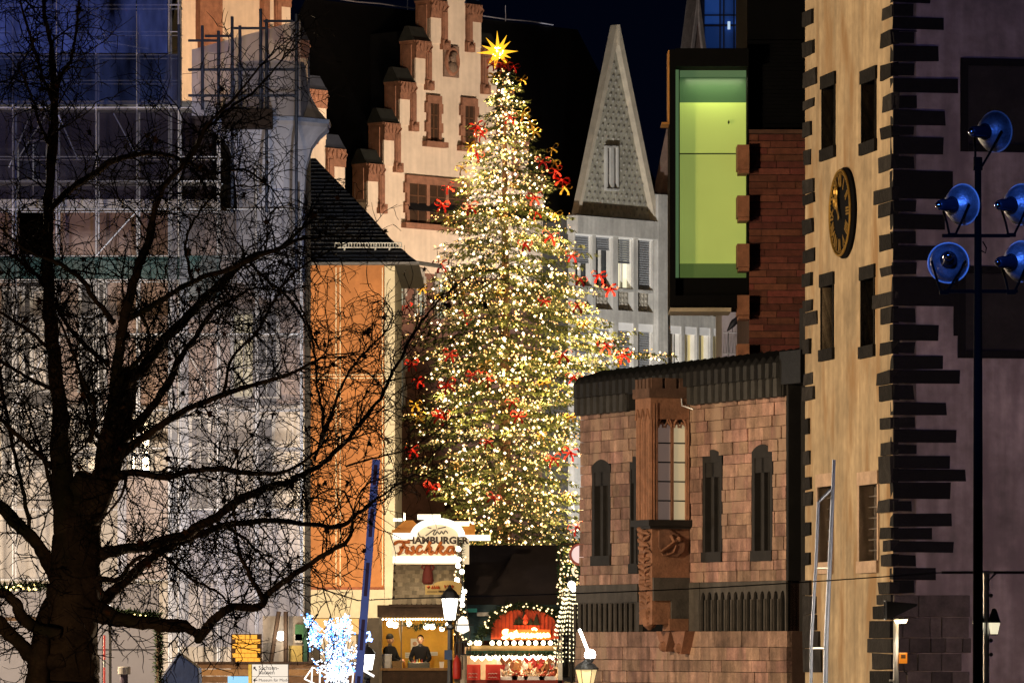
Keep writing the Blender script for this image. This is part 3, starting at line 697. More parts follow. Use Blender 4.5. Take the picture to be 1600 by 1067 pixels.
m = MB(); gbox(m, 1063, 1167, 117, 157, .86, .9); m.build('blind_header', emit('green_dark', (.07, .15, .06), .55), gbay)
m = MB(); gbox(m, 1063, 1167, 410, 434, .72, .76); m.build('low_panel', emit('green_low', (.12, .19, .045), .6), gbay)
m = MB(); gbox(m, 1055, 1063, 106, 463, .8, .86); gbox(m, 1063, 1168, 107, 117, .8, .86); m.build('reveal', emit('green_reveal_glow', (.14, .25, .11), .6), gbay)
m = MB(); gbox(m, 1061.6, 1063, 106, 463, .7, .8); gbox(m, 1063, 1167, 237, 238.6, .74, .8); m.build('joint', mat('green_joint', (.03, .06, .02), .6), gbay)
m = MB(); gbox(m, 1055, 1168, 106, 463, .28, .3)
gm = net('clear_glass', (.02, .03, .02), .12, var=0, trans=0); m.build('pane', gm, gbay)
m = MB(); gbox(m, 1138, 1141, 188, 190, .6, .74); gbox(m, 1139, 1140.2, 186, 192, .6, .7); m.build('wall_hook', BLK, gbay)
o = lamp('added_room_lamp', 'AREA', fb.o+Vector((bx(1118), .30, bz(119))), 26, (.95, 1, .6), tuple(fb.o+Vector((bx(1118), .40, bz(400)))), size=1.5); o.data.shape = 'RECTANGLE'; o.data.size_y = .2  # unseen lamp added to grade the green wall from the top down
# lit copper edge of the roof on the bay's left
m = MB(); gbox(m, 1044, 1046.2, 78, 192, .3, 1.5); gbox(m, 1034, 1046, 191, 193.5, .3, 1.5); m.build('copper_edge', mat('copper_edge', (.6, .27, .06), .5, .2), gbay)
# pale house end seen in the gap below the bay, with a rail and a bird
fp = Frame(1130, 200, 0)
ph = fp.thing('pale_house', 'pale lilac house end with a tall window in the gap under the green bay', 'house')
m = MB(); a, b, z0, z1 = fp.rect(1128, 1210, 465, 560); m.box(a, b, 0, 6, 0, z1); m.build('wall', mat('lilac_plaster', (.36, .34, .40), .9, .1), ph)
a, b, z0, z1 = fp.rect(1153, 1172, 470, 538); m = MB(); m.box(a, b, -.05, .05, z0, z1); o = m.build('window', mat('pale_frame', (.5, .5, .55), .7), ph)
for k in range(3): m = MB(); t0 = a+(b-a)*(k+.1)/3; m.box(t0, t0+(b-a)/3*.7, -.07, -.04, z0+.05, z1-.05); m.build('pane', DARKGLASS, o)
lamp('house_lamp', 'SPOT', (6, 188, 9), 500, (.9, .85, 1), (8.3, 200, 13), .2, 40)
rl = thing('wire_railing', 'thin wire railing a small bird sits on, in the gap under the green bay', 'railing', (P(1130, 0, 198).x, 198, 0))
m = MB(); s_ = S(198); zz = ZC+(HY-520)*s_
m.bar((0, 0, zz), (42*s_, 0, zz), .02, 5); m.bar((0, 0, zz-.75), (42*s_, 0, zz-.75), .02, 5)
for k in range(9): m.tube([(k*5*s_, 0, zz-.75), ((k*5+2.5)*s_, 0, zz), ((k*5+5)*s_, 0, zz-.75)], .012, 4)
m.bar((8*s_, 0, 0), (8*s_, 0, zz), .02, 4); m.bar((42*s_, 0, 0), (42*s_, 0, zz), .02, 4)
m.build('rail', STEEL, rl)
bd = thing('bird', 'small dark bird perched upright on the wire railing', 'bird', (P(1144, 0, 198).x, 198, zz+.03))
m = MB(); mt_ = Matrix.Rotation(radians(38), 3, 'Y')
m.lathe([(.01, -.30), (.05, -.2), (.11, 0), (.12, .14), (.08, .24), (.075, .3), (.07, .36), (.03, .42)], 10, (0, 0, .26), mt_)
m.add([Vector(p) for p in ((-.26, -.05, -.02), (-.26, .05, -.02), (-.14, .05, .14), (-.14, -.05, .14))], [(0, 1, 2, 3)])
m.lathe([(.03, 0), (.002, .1)], 6, (.26, 0, .58), Matrix.Rotation(radians(100), 3, 'Y')); m.bar((0, .03, .16), (.02, .03, 0), .01, 4); m.bar((0, -.03, .16), (.02, -.03, 0), .01, 4)
m.build('body', mat('black_feather', (.01, .01, .014), .6), bd, smooth=True, fix=False)

# ------------------------------------------------------------------ sandstone hall with the oriel and the lead roof
ff = Frame(1230, 126, -67.2)
SANDST = mat('pink_sandstone', (.315, .192, .148), .9, .32, 3, 1.0, 12, objvar=.32, hue=.014, streak=.46, stain=(.34, .235, .17))
LEAD = mat('dark_lead', (.005, .005, .006), .6, .35, 4, .3, 12)
LEADG = mat('weathered_lead', (.024, .023, .022), .6, .35, 5, .3, 12, streak=.3)
FRZ = mat('grey_frieze_stone', (.075, .067, .06), .85, .25, 3, .4, 12, streak=.3, stain=(.06, .055, .05))
hall = ff.thing('sandstone_hall', 'pink sandstone hall with a carved oriel and dark fluted lead roof edge', 'building')
XL = ff.at(907, 800)[0]; XR = 0.0
def fz(py): return ff.at(1230, py)[1]
ztop = fz(618); zfr1 = fz(906.5); zfr0 = fz(985)
wl = []
for a, b, y0, y1 in ((926, 955, 727, 868), (1099, 1129, 712, 862), (1176, 1208, 704, 860)):
    x0, x1, z0, z1 = ff.rect(a, b, y0, y1); wl.append((x0, x1, z0, z1))
hx0, hx1 = ff.at(993, 800)[0], ff.at(999, 800)[0]
OX0, OX1 = ff.at(998, 800)[0]+.15, ff.at(1079, 800)[0]                # oriel span on the wall
wl.append((hx0-.3, hx1, ff.at(996, 880)[1], ff.at(996, 722)[1]))
holes = [(a-.02, b+.02, c, d) for a, b, c, d in wl]+[(OX0+.1, OX1, 0.9, ztop+1)]
m = wall_poly_with_holes(XL, XR, 0, ztop, [h for h in holes[:4]], .09, .6); m.build('core_wall', mat('red_mortar', (.13, .075, .055), .95, .2), hall)
lay(hall, 'stone_block', SANDST, XL, XR, zfr1, ztop, 0, .1, (.21, .33), (.36, .85), holes, gap=.012, proud=.04)
lay(hall, 'plinth_block', SANDST, XL+.05, XR+.35, 0, zfr0, -.16, .26, (.27, .31), (.45, 1.1), (), gap=.014, proud=.025)
m = MB(); m.box(XL, XR+.35, -.05, .5, 0, zfr0-.01); m.build('plinth_core', mat('red_mortar', (.13, .075, .055)), hall)
# dark end wall towards the tower
m = MB(); m.box(.02, .5, .3, 9, 0, ztop+2.0); m.box(-.02, .1, -.02, .3, zfr1, ztop+.8); m.build('end_wall', mat('black_end_stone', (.01, .009, .009), .9, .3), hall)
# lancet windows
BLACKST = mat('black_window_stone', (.016, .014, .013), .8, .3, 4)
for i, (x0, x1, z0, z1) in enumerate(wl):
    m = MB(); wv = x1-x0; fw = wv*.13
    arc = [(x0+wv*(k/8), z1+.15*sin(pi*k/8)) for k in range(9)]
    m.prism([(x0, z1-.02)]+arc[1:-1]+[(x1, z1-.02)], -.03, .1)
    m.box(x0, x0+fw, -.02, .3, z0, z1); m.box(x1-fw, x1, -.02, .3, z0, z1); m.box(x0, x1, -.025, .3, z1-.16, z1); m.box(x0+fw, x1-fw, .0, .25, z1-.5, z1-.16)
    m.box(x0-.02, x1+.02, -.06, .3, z0-.24, z0)
    xm = (x0+x1)/2; m.box(xm-.07, xm+.07, .0, .3, z0, z1-.16)
    for q in (x0+wv*.32, x0+wv*.68): m.bar((q, .06, z0), (q, .06, z1-.2), .022, 5)
    o = m.build('window_frame', BLACKST, hall)
    m = MB(); m.box(x0+fw, xm-.07, .26, .28, z0, z1-.16); m.box(xm+.07, x1-fw, .26, .28, z0, z1-.16); m.build('pane', DARKGLASS, o)
# frieze with pointed niches
m = MB(); m.box(XL, XR, .02, .3, zfr0, zfr1); m.build('frieze_back', mat('niche_dark', (.004, .004, .004), .95, spec=.1), hall)
def niche(wd, h, dpt):
    m = MB(); hw = wd*.33; zb = 0; sp = h*.80
    arch = [(-hw, 0)]+[(-hw*cos(q)**.8 if q < pi/2 else 0, sp*.74+(sp*.26)*sin(q)) for q in [pi/2*k/5 for k in range(6)]]
    arch = arch+[(-x, z) for x, z in reversed(arch[:-1])]
    out = [(-wd/2, 0), (-wd/2, h), (wd/2, h), (wd/2, 0)]
    # left, right piers and the spandrels as quads, all pushed to depth
    L = [(-wd/2, z) for x, z in arch[:7]]
    for i in range(6):
        a, b = arch[i], arch[i+1]; m.prism([(-wd/2, a[1]), a, b, (-wd/2, b[1])], -dpt, .03); m.prism([(wd/2, a[1]), (-a[0], a[1]), (-b[0], b[1]), (wd/2, b[1])], -dpt, .03)
    m.box(-wd/2, wd/2, -dpt, .03, arch[6][1], h)
    m.bar((-wd/2, -dpt-.02, 0), (-wd/2, -dpt-.02, sp*.8), wd*.09, 6)
    return m.mesh('arch_niche', FRZ)
hF = zfr1-zfr0; nn = 13; n0 = ff.at(1083, 950)[0]+.45; nw = (XR-n0)/nn
me = niche(nw, hF, .03)
for k in range(nn): put('arch_niche', me, hall, (n0+nw*(k+.5), 0, zfr0))
m = MB(); m.box(OX1, n0, -.05, .03, zfr0, zfr1); m.build('frieze_panel', FRZ, hall)
nl = 12; l1 = ff.at(1003, 950)[0]; lw = (l1-XL)/nl
m = MB(); m.box(-lw/2, lw/2, -.08, .03, 0, hF*.62); m.box(-lw/2, lw/2, -.13, .03, hF*.62, hF); m.tube([(-lw/2, -.14, 0), (-lw/2, -.14, hF*.6)], lw*.16, 6); me = m.mesh('frieze_rib', FRZ)
for k in range(nl): put('frieze_rib', me, hall, (XL+lw*(k+.5), 0, zfr0))
# lead cornice, two rows of rounded rolls, and the ribbed roof edge above
zc1 = fz(587.5); zc2 = fz(551)
rr = (XR-XL)/30
m = MB(); m.box(-rr/2, rr/2, -.10, .35, 0, zc1-ztop-.05)
m.tube([(0, -.12, -.02), (0, -.12, zc1-ztop-.05)], rr*.36, 8); m.prism_x([(-.18, zc1-ztop-.07), (.0, zc1-ztop-.07), (.0, zc1-ztop+.03), (-.14, zc1-ztop+.03)], -rr*.36, rr*.36)
me1 = m.mesh('cornice_roll', LEADG, fix=True)
hh = zc2-zc1
m = MB(); m.box(-rr/2, rr/2, .0, .5, -.05, hh*.62); m.tube([(0, -.02, -.03), (0, -.02, hh*.55), (0, .02, hh*.66), (0, .75, hh*1.05)], rr*.34, 8); me2 = m.mesh('roof_roll', LEAD, smooth=False)
skip0, skip1 = ff.at(992, 640)[0], OX1+.35
for k in range(30):
    x = XL+rr*(k+.5)
    if not (skip0 < x < skip1): put('cornice_roll', me1, hall, (x, 0, ztop))
    put('roof_roll', me2, hall, (x, -.12, zc1))
m = MB(); m.prism_x([(.3, ztop), (.3, zc1+hh*.55), (.75, zc2-.03), (8.5, zc2+.5), (8.5, ztop)], XL, XR+.9); m.build('lead_roof', LEAD, hall)
m = MB(); m.box(XR-.1, XR+1.0, -.15, .9, ztop+.25, zc2+.02); m.build('roof_end', LEAD, hall)
m = MB(); m.tube([(ff.at(1078, 612)[0], -.25, fz(590)), (ff.at(1078, 612)[0]+.1, -.25, fz(620)), (ff.at(1086, 632)[0], -.05, fz(626))], .02, 5); m.build('lightning_rod', STEEL, hall)
# ---- the oriel
PRJ = 1.0
OR_ST = mat('oriel_sandstone', (.245, .12, .072), .85, .25, 4, .5, 14, streak=.15)
OW = .84; ox1 = OX1; ox0 = ox1-OW
fe = Frame(1079, 126, 0); fe.o = ff.world(ox1, -PRJ, 0); fe.a = ff.a+pi/2; fe.u = ff.w.copy(); fe.w = -ff.u
def ez(py): return fe.at(1050, py)[1]
def obx(m, a0, a1, b0, b1, z0, z1):      # local: a along the hall wall, b outwards from it
    m.box(ox1-a1, ox1-a0, -b1, -b0, z0, z1); return m
zs, zt_ = ez(812), ez(630)
m = MB(); obx(m, .06, OW-.06, 0, PRJ-.06, ez(905), ez(820)); obx(m, .18, OW-.06, 0, PRJ-.10, ez(820), ez(622)); m.build('oriel_body', OR_ST, hall)
# the glazed side faces along +a = 0 plane
GL = lambda p0, p1: (PRJ*(p0), PRJ*(p1))
def sidebox(m, p0, p1, z0, z1, d0, d1):   # p along outward 0 wall .. 1 outer corner; d measured out of the side face
    m.box(ox1-d1, ox1-d0, -PRJ*p1, -PRJ*p0, z0, z1); return m
def pp(px): return (1080.5-px)/(1080.5-1018.5)
m = MB()
for a, b in ((1018.5, 1028), (1074, 1080)): sidebox(m, pp(b), pp(a), zs, zt_, -.0, .2)
for a, b in ((1050.5, 1054.5),): sidebox(m, pp(b), pp(a), zs, ez(640), .04, .2)
sidebox(m, 0, 1, ez(641), zt_, .0, .22)
for px in (1021, 1025, 1076.5): sidebox(m, pp(px+.7), pp(px-.7), zs, zt_, -.05, .02)
o_w = m.build('oriel_window', OR_ST, hall)
m = MB()
for px0, px1 in ((1028.5, 1050.5), (1054.5, 1074)):       # tracery: cusped heads and a roundel
    c = (pp(px0)+pp(px1))/2*PRJ; hw = abs(pp(px0)-pp(px1))/2*PRJ; zz = ez(668)
    arc = [(ox1-.03, -(c+hw*cos(q)), zz+hw*1.5*sin(q)) for q in [pi*k/10 for k in range(11)]]; m.tube(arc, .035, 5)
    for sgn in (-1, 1): m.tube([(ox1-.05, -(c+sgn*hw*.95), zz+.05), (ox1-.05, -(c+sgn*hw*.35), zz+.12), (ox1-.05, -(c+sgn*hw*.12), zz+.0)], .03, 5); m.tube([(ox1-.03, -(c+sgn*hw*.8), zz+.3), (ox1-.03, -(c+sgn*hw*.3), zz+.45), (ox1-.03, -(c), zz+.24)], .03, 5)
c = (pp(1028.5)+pp(1074))/2*PRJ; m.tube([(ox1-.03, -(c+.13*cos(q)), ez(653)+.15*sin(q)) for q in [2*pi*k/12 for k in range(13)]], .03, 5)
m.build('tracery', OR_ST, o_w)
for k in range(5):  # weak emission put into the panes to make them look bright
    for (px0, px1, gmt) in ((1028.5, 1050.5, emit('clouded_pane_glow', (.50, .38, .33), .16)), (1054.5, 1074, emit('cream_pane_glow', (.85, .70, .42), .36))):
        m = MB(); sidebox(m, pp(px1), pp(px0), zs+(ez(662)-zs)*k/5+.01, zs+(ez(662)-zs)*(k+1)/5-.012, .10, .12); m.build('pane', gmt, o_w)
for k in range(1, 5):
    z = zs+(ez(662)-zs)*k/5; sidebox(MB(), pp(1074), pp(1028.5), z-.015, z+.015, .07, .13).build('glazing_bar', BLK, o_w)
m = MB(); sidebox(m, pp(1074), pp(1028.5), ez(662), ez(641), .12, .14); m.build('tracery_back', mat('tracery_back', (.03, .018, .012), .9), o_w)
# clustered shafts on the narrow outer face
m = MB(); ow = OW
for k in range(6):
    a = .06+(OW-.12)*k/5; m.tube([(ox1-a, -PRJ-.01, zs), (ox1-a, -PRJ-.01, ez(655))], .055 if k % 2 else .075, 7)
m.box(ox0, ox1-.04, -PRJ, -PRJ+.06, zs, ez(655)); m.box(ox0, ox0+.06, -PRJ, 0, zs, ez(655)); m.build('shaft_cluster', OR_ST, hall)
m = MB(); m.box(ox0-.03, ox1+.02, -PRJ-.05, 0, ez(655), ez(622))
for k in range(3):
    a = OW*(k+.5)/3; m.tube([(ox1-a-.12, -PRJ-.06, ez(655)), (ox1-a, -PRJ-.07, ez(640)), (ox1-a+.12, -PRJ-.06, ez(655))], .03, 5)
m.build('oriel_cornice', OR_ST, hall)
m = MB(); m.box(ox0-.08, ox1+.06, -PRJ-.10, 0, ez(622), ez(607))
for k in range(3):                                        # little battlements
    p0 = .02+k*.36; m.box(ox1-.25, ox1+.06, -PRJ*(p0+.24)-.06, -PRJ*p0-.02, ez(607), ez(591))
for k in range(4):
    a = OW*k/4; m.box(ox1-a-.14, ox1-a, -PRJ-.10, -PRJ+.1, ez(607), ez(592))
m.build('battlement', mat('sooty_sandstone', (.10, .055, .038), .9, .3, 4), hall)
m = MB(); m.box(ox0-.10, ox1+.12, -PRJ-.14, .05, ez(822), ez(812)); m.box(ox0-.05, ox1+.06, -PRJ-.08, .05, ez(826), ez(821)); m.build('oriel_sill', mat('black_sill', (.012, .010, .009), .7), hall)
# relief panel: tilted shield with a heraldic bird
m = MB(); cz_ = ez(850); cy = -PRJ*.52
sh = [(.36, .46), (.1, .52), (-.22, .30), (-.42, .06), (-.40, -.22), (-.2, -.40), (.22, -.38), (.36, -.1)]
m.prism_x([(cy-a*.85, cz_+b*.72) for a, b in sh], ox1-.07, ox1+.03)
o = m.build('shield', mat('shield_stone', (.17, .085, .055), .85, .3, 5, .5), hall)
m = MB()
for k in range(6): m.tube([(ox1+.04, cy+.16-.02*k, cz_+.14-.03*k), (ox1+.08, cy-.05-.05*k, cz_-.02-.035*k+.0), (ox1+.05, cy-.20+.02*k, cz_-.12-.02*k)], [.025, .035, .012], 5)
m.ball((ox1+.05, cy+.20, cz_+.12), .07, 8, 5); m.tube([(ox1+.05, cy+.18, cz_+.1), (ox1+.07, cy+.05, cz_+.06), (ox1+.05, cy-.02, cz_+.22)], .04, 5); m.tube([(ox1+.05, cy+.12, cz_-.02), (ox1+.05, cy+.05, cz_-.2), (ox1+.05, cy-.12, cz_-.25)], .025, 5)
m.build('bird_relief', OR_ST, o)
# carved foliage down the outer face, bracket and foot
m = MB()
for k in range(30):
    z = ez(826)-(ez(826)-ez(975))*(k+.5)/30*1.0; sgn = 1 if k % 2 else -1; a = OW*.5
    m.tube([(ox1-a, -PRJ-.03+k*.004, z), (ox1-a+sgn*R(.12, .25), -PRJ-.09+k*.004, z+R(.0, .1)), (ox1-a+sgn*R(.25, .38), -PRJ-.03+k*.004, z+R(-.02, .12))], [.05, .06, .02], 5)
m.build('carved_foliage', OR_ST, hall)
m = MB(); m.box(ox0+.04, ox1-.05, -PRJ+.02, 0, ez(975), ez(826)); m.lathe([(.04, 0), (.16, .1), (.22, .3), (.28, .42), (.20, .5)], 8, ((ox0+ox1)/2, -PRJ+.12, ez(984))); m.build('corner_bracket', OR_ST, hall)
m = MB(); sidebox(m, 0, .97, ez(938), ez(902), -.02, .3); sidebox(m, .0, .5, ez(966), ez(938), -.02, .3); m.build('dark_corbel', FRZ, hall)
m = MB(); sidebox(m, .06, .55, ez(985), ez(966), -.01, .4); m.build('corbel_block', OR_ST, hall)
for px, h in ((1062, 33), (1086, 37)):
    xx = ff.at(px, 990)[0]; m = MB(); m.prism([(xx-.45, zfr0), (xx+.35, zfr0), (xx+.1, fz(985+h)), (xx-.05, fz(985+h))], -.42, -.14); m.ball((xx, -.42, fz(985+h*.75)), .13, 6, 4); m.build('carved_corbel', SAND_RED, hall)

# ------------------------------------------------------------------ the clock tower
ft = Frame(1395, 114, -79.5)
tw = ft.thing('clock_tower', 'tall ochre plastered tower with dark quoins and a gilt clock', 'tower')
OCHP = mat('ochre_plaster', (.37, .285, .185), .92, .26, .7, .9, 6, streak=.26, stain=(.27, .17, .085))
TW = abs(ft.at(1258, 500)[0]); ZT = ft.at(1395, -60)[1]+1
def tz(py): return ft.at(1330, py)[1]
ww = []
for a, b, y0, y1 in ((1286, 1305, 136, 231), (1348, 1369, 128, 221), (1284.5, 1302.5, 447, 545), (1347, 1366.5, 436, 540), (1279, 1301, 760, 878), (1344, 1372, 757, 876)):
    ww.append((*ft.rect(a, b, y0, y1)[:2], *ft.rect(a, b, y0, y1)[2:]))
m = wall_poly_with_holes(-TW, 0, 0, ZT, ww, 0, .5); m.build('street_wall', OCHP, tw)
m = MB(); m.box(-TW+.1, -.02, .7, 6, 0, ZT); m.build('core', mat('tower_core', (.02, .018, .016), .9), tw)
for i, (x0, x1, z0, z1) in enumerate(ww):
    big = i > 3; mt = mat('pale_red_stone', (.42, .30, .22), .85, .2, 3, .3) if big else BASALT
    m = MB(); wv = x1-x0; lh = .28
    m.box(x0-.1, x1+.1, -.05, .3, z1, z1+lh); m.box(x0-.1, x1+.1, -.07, .3, z0-lh*.9, z0)
    m.box(x0-.05 if not big else x0-.12, x0, -.03, .4, z0, z1); m.box(x1, x1+(.05 if not big else .12), -.03, .4, z0, z1)
    o = m.build('window_frame', mt, tw)
    m = MB(); m.box(x0, x1, .44, .47, z0, z1); m.build('pane', DARKGLASS, o)
    m = MB()
    if big:
        for k in range(1, 3): m.bar((x0+wv*k/3, .2, z0), (x0+wv*k/3, .2, z1), .018, 5)
        for k in range(1, 7): zz = z0+(z1-z0)*k/7; m.bar((x0, .2, zz), (x1, .2, zz), .016, 5)
        m.build('window_grille', mat('grille', (.18, .15, .13), .5, metal=.4), o)
    else:
        m.box(x0+wv*.45, x0+wv*.55, .35, .43, z0, z1)
        for t in (.25, .5, .75): m.box(x0, x1, .36, .43, z0+(z1-z0)*t-.03, z0+(z1-z0)*t+.03)
        m.build('sash', mat('dark_sash', (.03, .025, .02), .6), o)
# quoins of the street face: left edge and right edge
ql = [(17, 40, 1271), (65, 88, 1272), (110, 136, 1277), (155, 170, 1274), (190, 214, 1268), (233, 258, 1269), (280, 302, 1272), (303, 320, 1273), (342, 366, 1272), (390, 411, 1273), (427, 448, 1271), (468, 487, 1270), (488, 510, 1278), (530, 553, 1267), (582, 602, 1271), (604, 626, 1274), (653, 678, 1267), (704, 727, 1267), (745, 765, 1270), (768, 790, 1271), (815, 837, 1269), (862, 883, 1268), (906, 930, 1269), (930, 960, 1275), (960, 985, 1278), (985, 1012, 1282), (1012, 1050, 1285)]
qr = [(11, 31, 1379), (51, 74, 1380), (101, 125, 1377), (149, 176, 1381), (199, 218, 1381), (243, 268, 1375), (294, 317, 1369), (316, 338, 1375), (366, 391, 1376), (416, 432, 1378), (458, 480, 1368), (480, 508, 1378), (534, 556, 1377), (580, 602, 1373), (602, 628, 1376), (652, 672, 1378), (692, 712, 1379), (712, 756, 1378), (780, 801, 1377), (824, 842, 1377), (843, 862, 1383), (865, 885, 1379), (908, 928, 1377), (928, 945, 1373), (945, 968, 1367), (968, 996, 1363), (996, 1020, 1357), (1020, 1046, 1366), (1046, 1100, 1363)]
for y0, y1, px in ql:
    x1 = ft.at(px, y0)[0]; za_, zb_ = ft.at(1265, y1)[1], ft.at(1265, y0)[1]
    m = MB(); m.rough(-TW-.04, x1+R(-.1, .1), -R(.03, .07), .3, za_+.01, zb_-.01); m.build('quoin', BASALT, tw)
for y0, y1, px in qr:
    x0 = ft.at(px, y0)[0]; za_, zb_ = ft.at(1385, y1)[1], ft.at(1385, y0)[1]
    m = MB(); m.rough(x0+R(-.1, .1), .03, -R(.03, .07), .12, za_+.01, zb_-.01); m.build('quoin', BASALT, tw)
# clock
ca, cb, c0, c1 = ft.rect(1304.5, 1340, 262, 404); cx, cz = (ca+cb)/2, (c0+c1)/2; cr = (c1-c0)/2*.985; cxr = cr
ck = MB(); ck.lathe([(cr, -.02), (cr*1.02, .06), (cr*.97, .13), (cr*.9, .13)], 48, (cx, 0, cz), Matrix.Rotation(pi/2, 3, 'X')); ko = ck.build('clock_case', mat('clock_black', (.006, .006, .007), .9, .1, spec=.05), tw)
GOLD = mat('gilt', (.34, .20, .04), .45, .25, 8, metal=.6)
m = MB(); m.tube([(cx+cr*.95*cos(q), -.14, cz+cr*.95*sin(q)) for q in [2*pi*k/48 for k in range(49)]], .028, 6, False)
for k in range(60):
    q = 2*pi*k/60; m.box(cx+cr*.88*sin(q)-.018, cx+cr*.88*sin(q)+.018, -.145, -.13, cz+cr*.88*cos(q)-.018, cz+cr*.88*cos(q)+.018)
m.build('gilt_ring', GOLD, ko)
for k, n_ in enumerate(('XII', 'I', 'II', 'III', 'IIII', 'V', 'VI', 'VII', 'VIII', 'IX', 'X', 'XI')):
    q = 2*pi*k/12; text(n_, GOLD, ko, (cx+cr*.70*sin(q), -.145, cz+cr*.70*cos(q)),   .32, .006, (pi/2, q, 0), name='numeral', offset=.010, scale=(.8, 1.1, 1))
for nm, q, ln, wd in (('hour_hand', radians(318), .52, .07), ('minute_hand', radians(342), .8, .05)):
    m = MB(); d = Vector((sin(q), 0, cos(q))); n2 = Vector((cos(q), 0, -sin(q))); c = Vector((cx, -.19, cz))
    m.add([c-d*.18*cr+n2*wd*.5, c+d*ln*cr*.7+n2*wd, c+d*ln*cr, c+d*ln*cr*.7-n2*wd, c-d*.18*cr-n2*wd*.5], [(0, 1, 2, 3, 4)])
    m.tube([c+d*cr*ln*.62+(n2*cos(t)+d*sin(t))*.11 for t in [2*pi*j/8 for j in range(9)]], .03, 4); m.build(nm, GOLD, ko)
# the quay face
RA = ft.a+pi/2
fq = Frame(1395, 114, 10.5)
VPL = mat('quay_grey_plaster', (.30, .25, .24), .92, .32, .8, .7, 7, streak=.32, stain=(.20, .16, .16))  # greyer plaster than on the street face
QW = 6.2
def qx(px): return fq.at(px, 500)[0]
def qz(py): return fq.at(1480, py)[1]
op = [fq.rect(1512, 1612, 104, 226), fq.rect(1508, 1612, 428, 548)]
m = wall_poly_with_holes(.02, QW, 0, ZT, op, 0, .45)
def toT(mb):                              # from the quay face's frame into the tower's own
    d = fq.a-ft.a; c_, s_ = cos(d), sin(d); mb.v = [(x*c_-y*s_, x*s_+y*c_, z) for x, y, z in mb.v]; return mb
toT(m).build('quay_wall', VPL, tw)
qq = [(-6, 7, 1452), (28, 48, 1473), (72, 98, 1467), (123, 147, 1493), (173, 197, 1477), (215, 243, 1474), (267, 312, 1486), (335, 360, 1474), (384, 408, 1462), (432, 480, 1503), (507, 533, 1466), (555, 578, 1471), (578, 600, 1500), (628, 650, 1476), (671, 692, 1493), (712, 733, 1482), (733, 753, 1507), (753, 780, 1483), (801, 823, 1484), (824, 843, 1455), (845, 864, 1491), (866, 885, 1429), (887, 906, 1460), (906, 927, 1428), (52, 70, 1429), (100, 121, 1429), (150, 171, 1429), (199, 213, 1429), (245, 265, 1430), (314, 333, 1430), (362, 382, 1430), (410, 430, 1430), (482, 505, 1427), (535, 553, 1430), (602, 626, 1427), (652, 669, 1427), (694, 710, 1430), (782, 799, 1422)]
qq.sort(); y = -10; fill = []
for y0, y1, px in qq:
    if y0 > y+3: fill.append((y+.6, y0-.6, 1429+R(-3, 3)))
    y = max(y, y1)
for y0, y1, px in qq+fill:
    m = MB(); m.rough(0, qx(px)+R(-.03, .03), -R(.03, .06), .2, qz(y1)+.01, qz(y0)-.01, .018); toT(m).build('quoin', mat('black_basalt', (.0035, .0033, .004), .95, .35, 4, .5, 16, objvar=.4), tw)
# big rough base stones
BASE = mat('base_stone', (.085, .07, .062), .85, .3, 3, .6, 14, objvar=.35)
rows = [(929, 964, [1395, 1434, 1515]), (964, 996, [1395, 1409, 1452, 1470, 1513]), (996, 1020, [1395, 1404, 1420, 1453, 1476, 1503, 1517]), (1020, 1048, [1395, 1410, 1433, 1470, 1502]), (1048, 1076, [1395, 1415, 1454, 1486, 1514]), (1076, 1105, [1395, 1425, 1462, 1500])]
for y0, y1, xs in rows:
    for a, b in zip(xs, xs[1:]):
        m = MB(); z0 = max(0, qz(y1)); m.box(qx(a)+.008 if a > 1395 else 0, qx(b)-.008, -R(.05, .09), .2, z0+.008, qz(y0)-.008); toT(m).build('base_stone', BASE, tw, bevel=.012)
for i, (x0, x1, z0, z1) in enumerate(op):
    m = MB(); f_ = .16; m.box(x0-f_, x0, -.05, .4, z0-f_, z1+f_); m.box(x1, x1+f_, -.05, .4, z0-f_, z1+f_); m.box(x0, x1, -.05, .4, z1, z1+f_); m.box(x0, x1, -.08, .4, z0-f_, z0)
    if i: m.box(x0-.25, x0-f_, -.04, .3, z0+.3, z1+f_)
    m.box((x0+x1)/2-.09, (x0+x1)/2+.09, .05, .4, z0, z1); o = toT(m).build('window_frame', mat('black_basalt', (.016, .015, .016)), tw)
    m = MB(); m.box(x0, x1, .42, .44, z0, z1); toT(m).build('pane', DARKGLASS, o)
m = MB(); a, b, z0, z1 = fq.rect(1529, 1532, 152, 155); m.ball(((a+b)/2, .3, z0), .025, 8, 5); toT(m).build('red_pilot_light', emit('pilot_red', (1, .03, .02), 3), tw)
m = MB(); m.box(.3, QW, .46, 5, 0, ZT); toT(m).build('quay_core', mat('tower_core', (.02, .018, .016)), tw)
# ------------------------------------------------------------------ the Christmas tree
XD = 262; s_ = S(XD)
xt = thing('christmas_tree', 'tall spruce Christmas tree covered in warm fairy lights, bows and a yellow star on top', 'Christmas tree', (P(788, 0, XD).x, XD, 0))
def xz(py): return ZC+(HY-py)*s_
RAD = [(104, 8), (130, 20), (160, 32), (200, 48), (250, 68), (300, 98), (340, 112), (380, 128), (440, 152), (500, 172), (560, 178), (620, 174), (700, 168), (800, 160), (860, 145)]
RGT = [(104, 12), (130, 30), (160, 42), (200, 55), (240, 84), (300, 104), (340, 112), (380, 120), (420, 156), (450, 186), (500, 204), (560, 206), (600, 180), (640, 165), (700, 158), (860, 145)]
def rad_at(z, side=0):
    py = HY-(z-ZC)/s_; tab = RGT if side > 0 else RAD
    for (a, r0), (b, r1) in zip(tab, tab[1:]):
        if a <= py <= b: return (r0+(r1-r0)*(py-a)/(b-a))*s_
    return (tab[0][1] if py < tab[0][0] else tab[-1][1])*s_
rg = random.Random(5)
